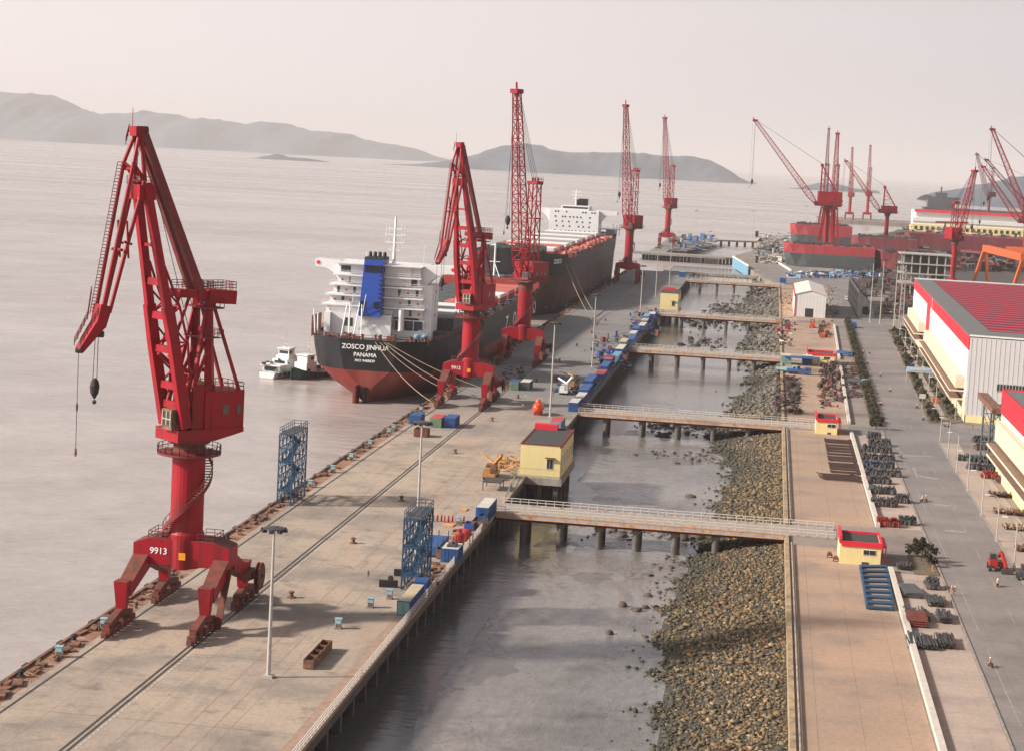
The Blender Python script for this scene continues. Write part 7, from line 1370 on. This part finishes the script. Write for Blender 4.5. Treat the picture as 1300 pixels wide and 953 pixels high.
for i, (px, py, c) in enumerate(((1046, 367, 'c_red'), (1052, 368, 'c_red'), (1056, 367, 'c_orange'), (1067, 372, 'c_orange'), (1055, 378, 'c_dark'))): walker(px, py, c, 'c_dark', 'helmet_r', 'tiny person by the white shed, %s from the left, in %s' % (('first', 'second', 'third', 'fifth', 'fourth')[i], cnm.get(c, c)), i, 'tiny people by the white shed')
for i in range(16):
    px = r_.uniform(938, 962); py = 326+(px-938)*.5+r_.uniform(-3, 5); walker(px, py, 'c_orange' if i % 3 else 'c_red', 'c_red', 'helmet_r', 'tiny worker in orange clothes on the far slipway', r_.uniform(0, 6), 'workers in orange on the far slipway')

# ------------------------------------------------------------------ vehicles
def road_vehicle(x, y, rz, w_, l, h, body_, cabm, label, cat, name, kind='van'):
    t = thing(name, label, cat, (0, 0, 0)); b = MB(); hw_, hl = w_/2, l/2
    if kind == 'van':
        pf = [(-hl, .35), (-hl, h*.55), (-hl+l*.16, h*.62), (-hl+l*.28, h*.98), (hl-.12, h), (hl, h*.9), (hl, .35)]
        k = len(pf); b.add([(-hw_, y_, z_) for y_, z_ in pf]+[(hw_, y_, z_) for y_, z_ in pf], [tuple(range(k)), tuple(range(2*k-1, k-1, -1))]+[(i, k+i, k+(i+1) % k, (i+1) % k) for i in range(k)]); b.build('body', body_, t)
        b = MB(); b.beam((0, -hl+l*.15, h*.64), (0, -hl+l*.265, h*.95), w_*.84, .06); [b.bx(s_*hw_-.02 if s_ > 0 else -hw_-.015, s_*hw_+.015 if s_ > 0 else -hw_+.02, -hl+l*.3, hl-.5, h*.6, h*.9) for s_ in (-1, 1)]; b.bx(-hw_*.8, hw_*.8, hl-.02, hl+.02, h*.6, h*.88); b.build('window', 'glass', t)
    elif kind == 'truck':
        b.bx(-hw_, hw_, -hl, -hl+1.7, .4, h); b.build('cab', cabm, t); b = MB(); b.bx(-hw_*.85, hw_*.85, -hl-.03, -hl, h*.55, h*.9); [b.bx(min(s_*hw_, s_*(hw_+.02)), max(s_*hw_, s_*(hw_+.02)), -hl+.3, -hl+1.3, h*.55, h*.88) for s_ in (-1, 1)]; b.build('window', 'glass', t)
        b = MB(); b.bx(-hw_*.8, hw_*.8, -hl+1.7, hl, .55, .8); b.bx(-hw_, hw_, -hl+1.9, hl, .8, 1.0); b.bx(-hw_, -hw_+.08, -hl+1.9, hl, 1.0, 1.6); b.bx(hw_-.08, hw_, -hl+1.9, hl, 1.0, 1.6); b.bx(-hw_+.08, hw_-.08, hl-.08, hl, 1.0, 1.6); b.build('load_bed', body_, t)
    for s_ in (-1, 1):
        for yy_ in ((-hl+l*.2, hl-l*.2) if l < 6 else (-hl+1, hl-2.2, hl-1.0)): b = MB(); b.lathe((s_*(hw_-.12)-.12, yy_, .36), [(.36, 0), (.36, .24)], 14, 'x'); b.build('wheel', 'black', t)
        b = MB(); b.box((s_*hw_*.7, -hl-.03, .75), (.25, .06, .16)); b.build('headlight', 'galv', t)
    t.location = np.array((x, y, .02))*S; t.rotation_euler = (0, 0, rz); return t
x, y, _ = G(1075, 381); road_vehicle(x, y, 0, 1.6, 4.2, 1.6, 'white', 'white', 'small white van driving towards the camera by the ship block', 'van', 'van')
x, y, _ = G(1084, 416); road_vehicle(x, y, pi, 1.9, 5.5, 1.9, 'blue', 'blue', 'small blue lorry at the far end of the hedge', 'lorry', 'lorry', 'truck')
x, y, _ = G(1073, 452); road_vehicle(x, y, 1.2, 2.0, 5.5, 1.7, 'blue', 'blue', 'blue flatbed lorry between gatehouse and hedge', 'lorry', 'lorry', 'truck')
x, y, _ = G(1000, 473); road_vehicle(x, y, 1.1, 2.2, 7, 2.4, 'teal', 'teal', 'teal lorry by the sea wall, left one of two', 'lorry', 'lorry', 'truck'); x, y, _ = G(1014, 475); road_vehicle(x, y, 1.4, 2.2, 7, 2.2, 'blue', 'blue', 'blue lorry right beside the teal one', 'lorry', 'lorry', 'truck')
x, y, _ = G(1089, 482+6); road_vehicle(x, y, 1.3, 2, 6, 1.8, 'greysteel', 'blue3', 'grey trailer lorry parked on the strip by the hedge', 'lorry', 'lorry', 'truck')
for i, (px, py, m, l) in enumerate(((1000, 418, 'vred', 'red forklift by the sea wall beyond the canopy'), (1031, 416, 'lifeorange', 'bright orange machine on the pad below the white shed'), (1140-100+2, 424, 'rustred', 'brown red forklift near the pad wall'))):
    x, y, _ = G(px, py); t = thing('forklift', l, 'forklift', (x, y, 0)); b = MB(); b.box((x, y, 1.0), (2.0, 3.2, 1.0)); b.box((x, y+1.2, 1.9), (1.8, 1.0, .8)); b.build('body', m, t); b = MB(); [b.tube((x+a, y+c, 1.5), (x+a, y+c, 3.0), .07) for a in (-.8, .8) for c in (-.6, .9)]; b.bx(x-.9, x+.9, y-.7, y+1, 3.0, 3.08); b.build('overhead_guard', 'black', t); b = MB(); [b.tube((x+a, y-1.9, .1), (x+a, y-1.9, 3.2), .1) for a in (-.5, .5)]; [b.bx(x+a-.1, x+a+.1, y-3.2, y-1.9, .15, .25) for a in (-.5, .5)]; b.build('mast', 'steel', t)
    for a in (-1.05, .75):
        for c in (-1.1, 1.2): b = MB(); b.lathe((x+a, y+c, .5), [(.5, 0), (.5, .32)], 12, 'x'); b.build('wheel', 'black', t)
# red telescopic loader at the road edge
x, y, _ = G(1266, 725); t = thing('loader', 'red loader with raised black grapple arm at the right road edge', 'loader', (x, y, 0)); b = MB(); b.box((x-.6, y+1.2, 1.25), (1.2, 2.6, 1.3)); b.box((x+.5, y+1.8, 1.0), (1.3, 2.2, .8)); b.build('body', 'vred', t); b = MB(); b.box((x-.75, y+.6, 2.2), (.95, 1.3, 1.1)); b.build('cab', 'glass', t); b = MB(); b.beam((x+.3, y+2.4, 2.0), (x+.5, y+.2, 3.0), .45, .5); b.beam((x+.5, y+.2, 3.0), (x+1.2, y-1.4, .9), .4, .45); b.build('arm', 'vred', t); b = MB(); b.box((x+1.25, y-1.6, .45), (1.7, .5, .7)); b.build('grapple', 'steel', t)
for a in (-1.3, .75):
    for c in (.0, 2.6): b = MB(); b.lathe((x+a, y+c, .5), [(.5, 0), (.5, .4)], 12, 'x'); b.build('wheel', 'black', t)
t = thing('tractor', 'dark machine cut by the right edge beside the red loader', 'tractor', (42.6, 284, 0)); x, y, _ = G(1299, 735); b = MB(); b.box((x, y, 1.0), (1.6, 2.6, .9)); b.box((x+.2, y+.5, 1.8), (1.2, 1.2, .9)); b.build('body', 'steel', t)
for a in (-.95, .7):
    for c in (-.8, 1.0): b = MB(); b.lathe((x+a, y+c, .5), [(.5, 0), (.5, .3)], 12, 'x'); b.build('wheel', 'black', t)
for i, (px, py) in enumerate(((1053, 707), (1061, 712))):
    x, y, _ = G(px, py); t = thing('hand_cart', 'small wheeled pump set %s at the left wall of the nearest gatehouse' % ('farther' if i == 0 else 'nearer'), 'cart', (x, y, 0)); b = MB(); b.box((x, y, .6), (.6, .9, .5)); b.build('body', 'rustred', t)
    for a in (-.42, .32): b = MB(); b.lathe((x+a, y, .3), [(.3, 0), (.3, .12)], 12, 'x'); b.build('wheel', 'black', t)

# ------------------------------------------------------------------ tugs
def tug(x, y, rz, Lh, wd, hm, low, superm, label, white=True):
    t = thing('tugboat', label, 'boat', (0, 0, 0)); hw_ = wd/2; b = MB(); secs = [(-Lh/2, .78, 1.3), (-Lh*.3, .97, 1.15), (0, 1, 1.2), (Lh*.25, .92, 1.6), (Lh*.42, .55, 2.2), (Lh/2, .08, 2.8)]
    rows = [(-1., .55), (0.15, .8), (None, 1.)]
    R_ = []
    for y_, k, zd in secs: R_.append([(-hw_*k*f, y_, zd if z_ is None else z_) for z_, f in rows]+[(hw_*k*f, y_, zd if z_ is None else z_) for z_, f in rows[::-1]])
    for i in range(len(R_)-1):
        for j in range(5): b.m = 1 if j in (0, 4) else 0; 
        for j in (0, 1, 2, 3, 4):
            b.m = 1 if j in (0, 4) else 0; q = [R_[i][j], R_[i][j+1], R_[i+1][j+1], R_[i+1][j]]
            if j == 2: q = [(a_, c_, d_-.35) for a_, c_, d_ in q]; b.m = 2
            b.add(q, [(0, 3, 2, 1)])
    b.m = 0; b.add([R_[0][1], R_[0][2], R_[0][3], R_[0][4]], [(3, 2, 1, 0)]); b.m = 1; b.add([R_[0][0], R_[0][1], R_[0][4], R_[0][5]], [(3, 2, 1, 0)]); b.build('hull', [hm, low, 'deckgrey'], t)
    b = MB(); [b.lathe((s_*hw_*.99-(.0 if s_ > 0 else .0), y_, .9), [(.38, -.18), (.38, .18)], 10, 'x') for s_ in (-1, 1) for y_ in np.linspace(-Lh*.4, Lh*.3, 6)]; b.build('tyre_fender', 'black', t)
    b = MB()
    if white: b.bx(-hw_*.8, hw_*.8, -Lh*.36, -Lh*.12, 1.1, 2.5); b.bx(-hw_*.95, hw_*.95, -Lh*.4, -Lh*.08, 2.5, 2.7); b.bx(-hw_*.72, hw_*.72, -Lh*.1, Lh*.3, 1.1, 3.6); b.bx(-hw_*.6, hw_*.6, -Lh*.02, Lh*.24, 3.6, 4.3); b.bx(-hw_*.5, hw_*.5, Lh*.02, Lh*.2, 4.3, 5.6); b.bx(-hw_*.62, hw_*.62, -Lh*.0, Lh*.22, 5.6, 5.8)
    else: b.bx(-hw_*.62, hw_*.62, Lh*.05, Lh*.3, 1.2, 3.4); b.bx(-hw_*.5, hw_*.5, Lh*.08, Lh*.26, 3.4, 4.8); b.bx(-hw_*.6, hw_*.6, Lh*.06, Lh*.28, 4.8, 5.0)
    d = b.build('deckhouse', superm, t); b = MB(); z0, y0 = (4.6, Lh*.02) if white else (3.9, Lh*.08); b.bx(-hw_*.42, hw_*.42, y0-.03, y0-.01, z0, z0+.65); [b.bx(*sorted((s_*hw_*.5, s_*(hw_*.5+.02))), y0+.2, y0+1.8, z0, z0+.65) for s_ in (-1, 1)]
    if white: b.bx(-hw_*.6, hw_*.5, -Lh*.36-.03, -Lh*.36-.01, 1.4, 2.3); b.bx(-hw_*.5, hw_*.5, -Lh*.1-.03, -Lh*.1-.01, 2.7, 3.3)
    b.build('window', 'glass', d)
    b = MB(); b.tube((0, Lh*.1, 4.8), (0, Lh*.1, 9.5 if white else 8.4), .1, 6, .05); b.beam((-.9, Lh*.1, 7.4), (.9, Lh*.1, 7.4), .08); b.beam((-.6, Lh*.1, 6.6), (.6, Lh*.1, 6.6), .12, .3)
    if not white: b.tube((-hw_*.2, -Lh*.28, 1), (-hw_*.2, -Lh*.28, 7.8), .1, 6); b.tube((hw_*.5, -Lh*.1, 1), (0, -Lh*.28, 6), .07)
    b.build('mast', 'tan' if not white else 'galv', t)
    b = MB(); r = random.Random(int(x)); [b.box((r.uniform(-.7, .7)*hw_, r.uniform(-.45, .35)*Lh, 1.4+r.random()*(2.6 if white else .6)), (r.uniform(.3, .9), r.uniform(.3, 1.2), r.uniform(.3, 1.0))) for _ in range(16)]; b.build('deck_gear', 'boatblack', t)
    b = MB(); pts_ = [(-hw_*.75, -Lh*.46, 1.3), (-hw_*.95, -Lh*.3, 1.2), (-hw_*.98, 0, 1.25), (-hw_*.9, Lh*.25, 1.6)]; b.rail(pts_, .7, 1, .04, 2); b.rail([(-p[0], p[1], p[2]) for p in pts_], .7, 1, .04, 2); b.build('railing', 'shipwhite', t)
    t.location = np.array((x, y, -5))*S; t.rotation_euler = (0, 0, rz); t.scale = (1, 1, 1.35)
x, y, _ = G(356, 481, -5); tug(x-1.6, y+8, -.22, 19, 6.6, 'shipwhite', 'tan', 'shipwhite', 'white tugboat with tiered wheelhouse lying left of the black ship'); x, y, _ = G(387, 483, -5); tug(x-.2, y+9, pi-.35, 20, 6.6, 'boatgreen2', 'vred', 'shipwhite', 'dark green and red workboat between the white tug and the ship', False)
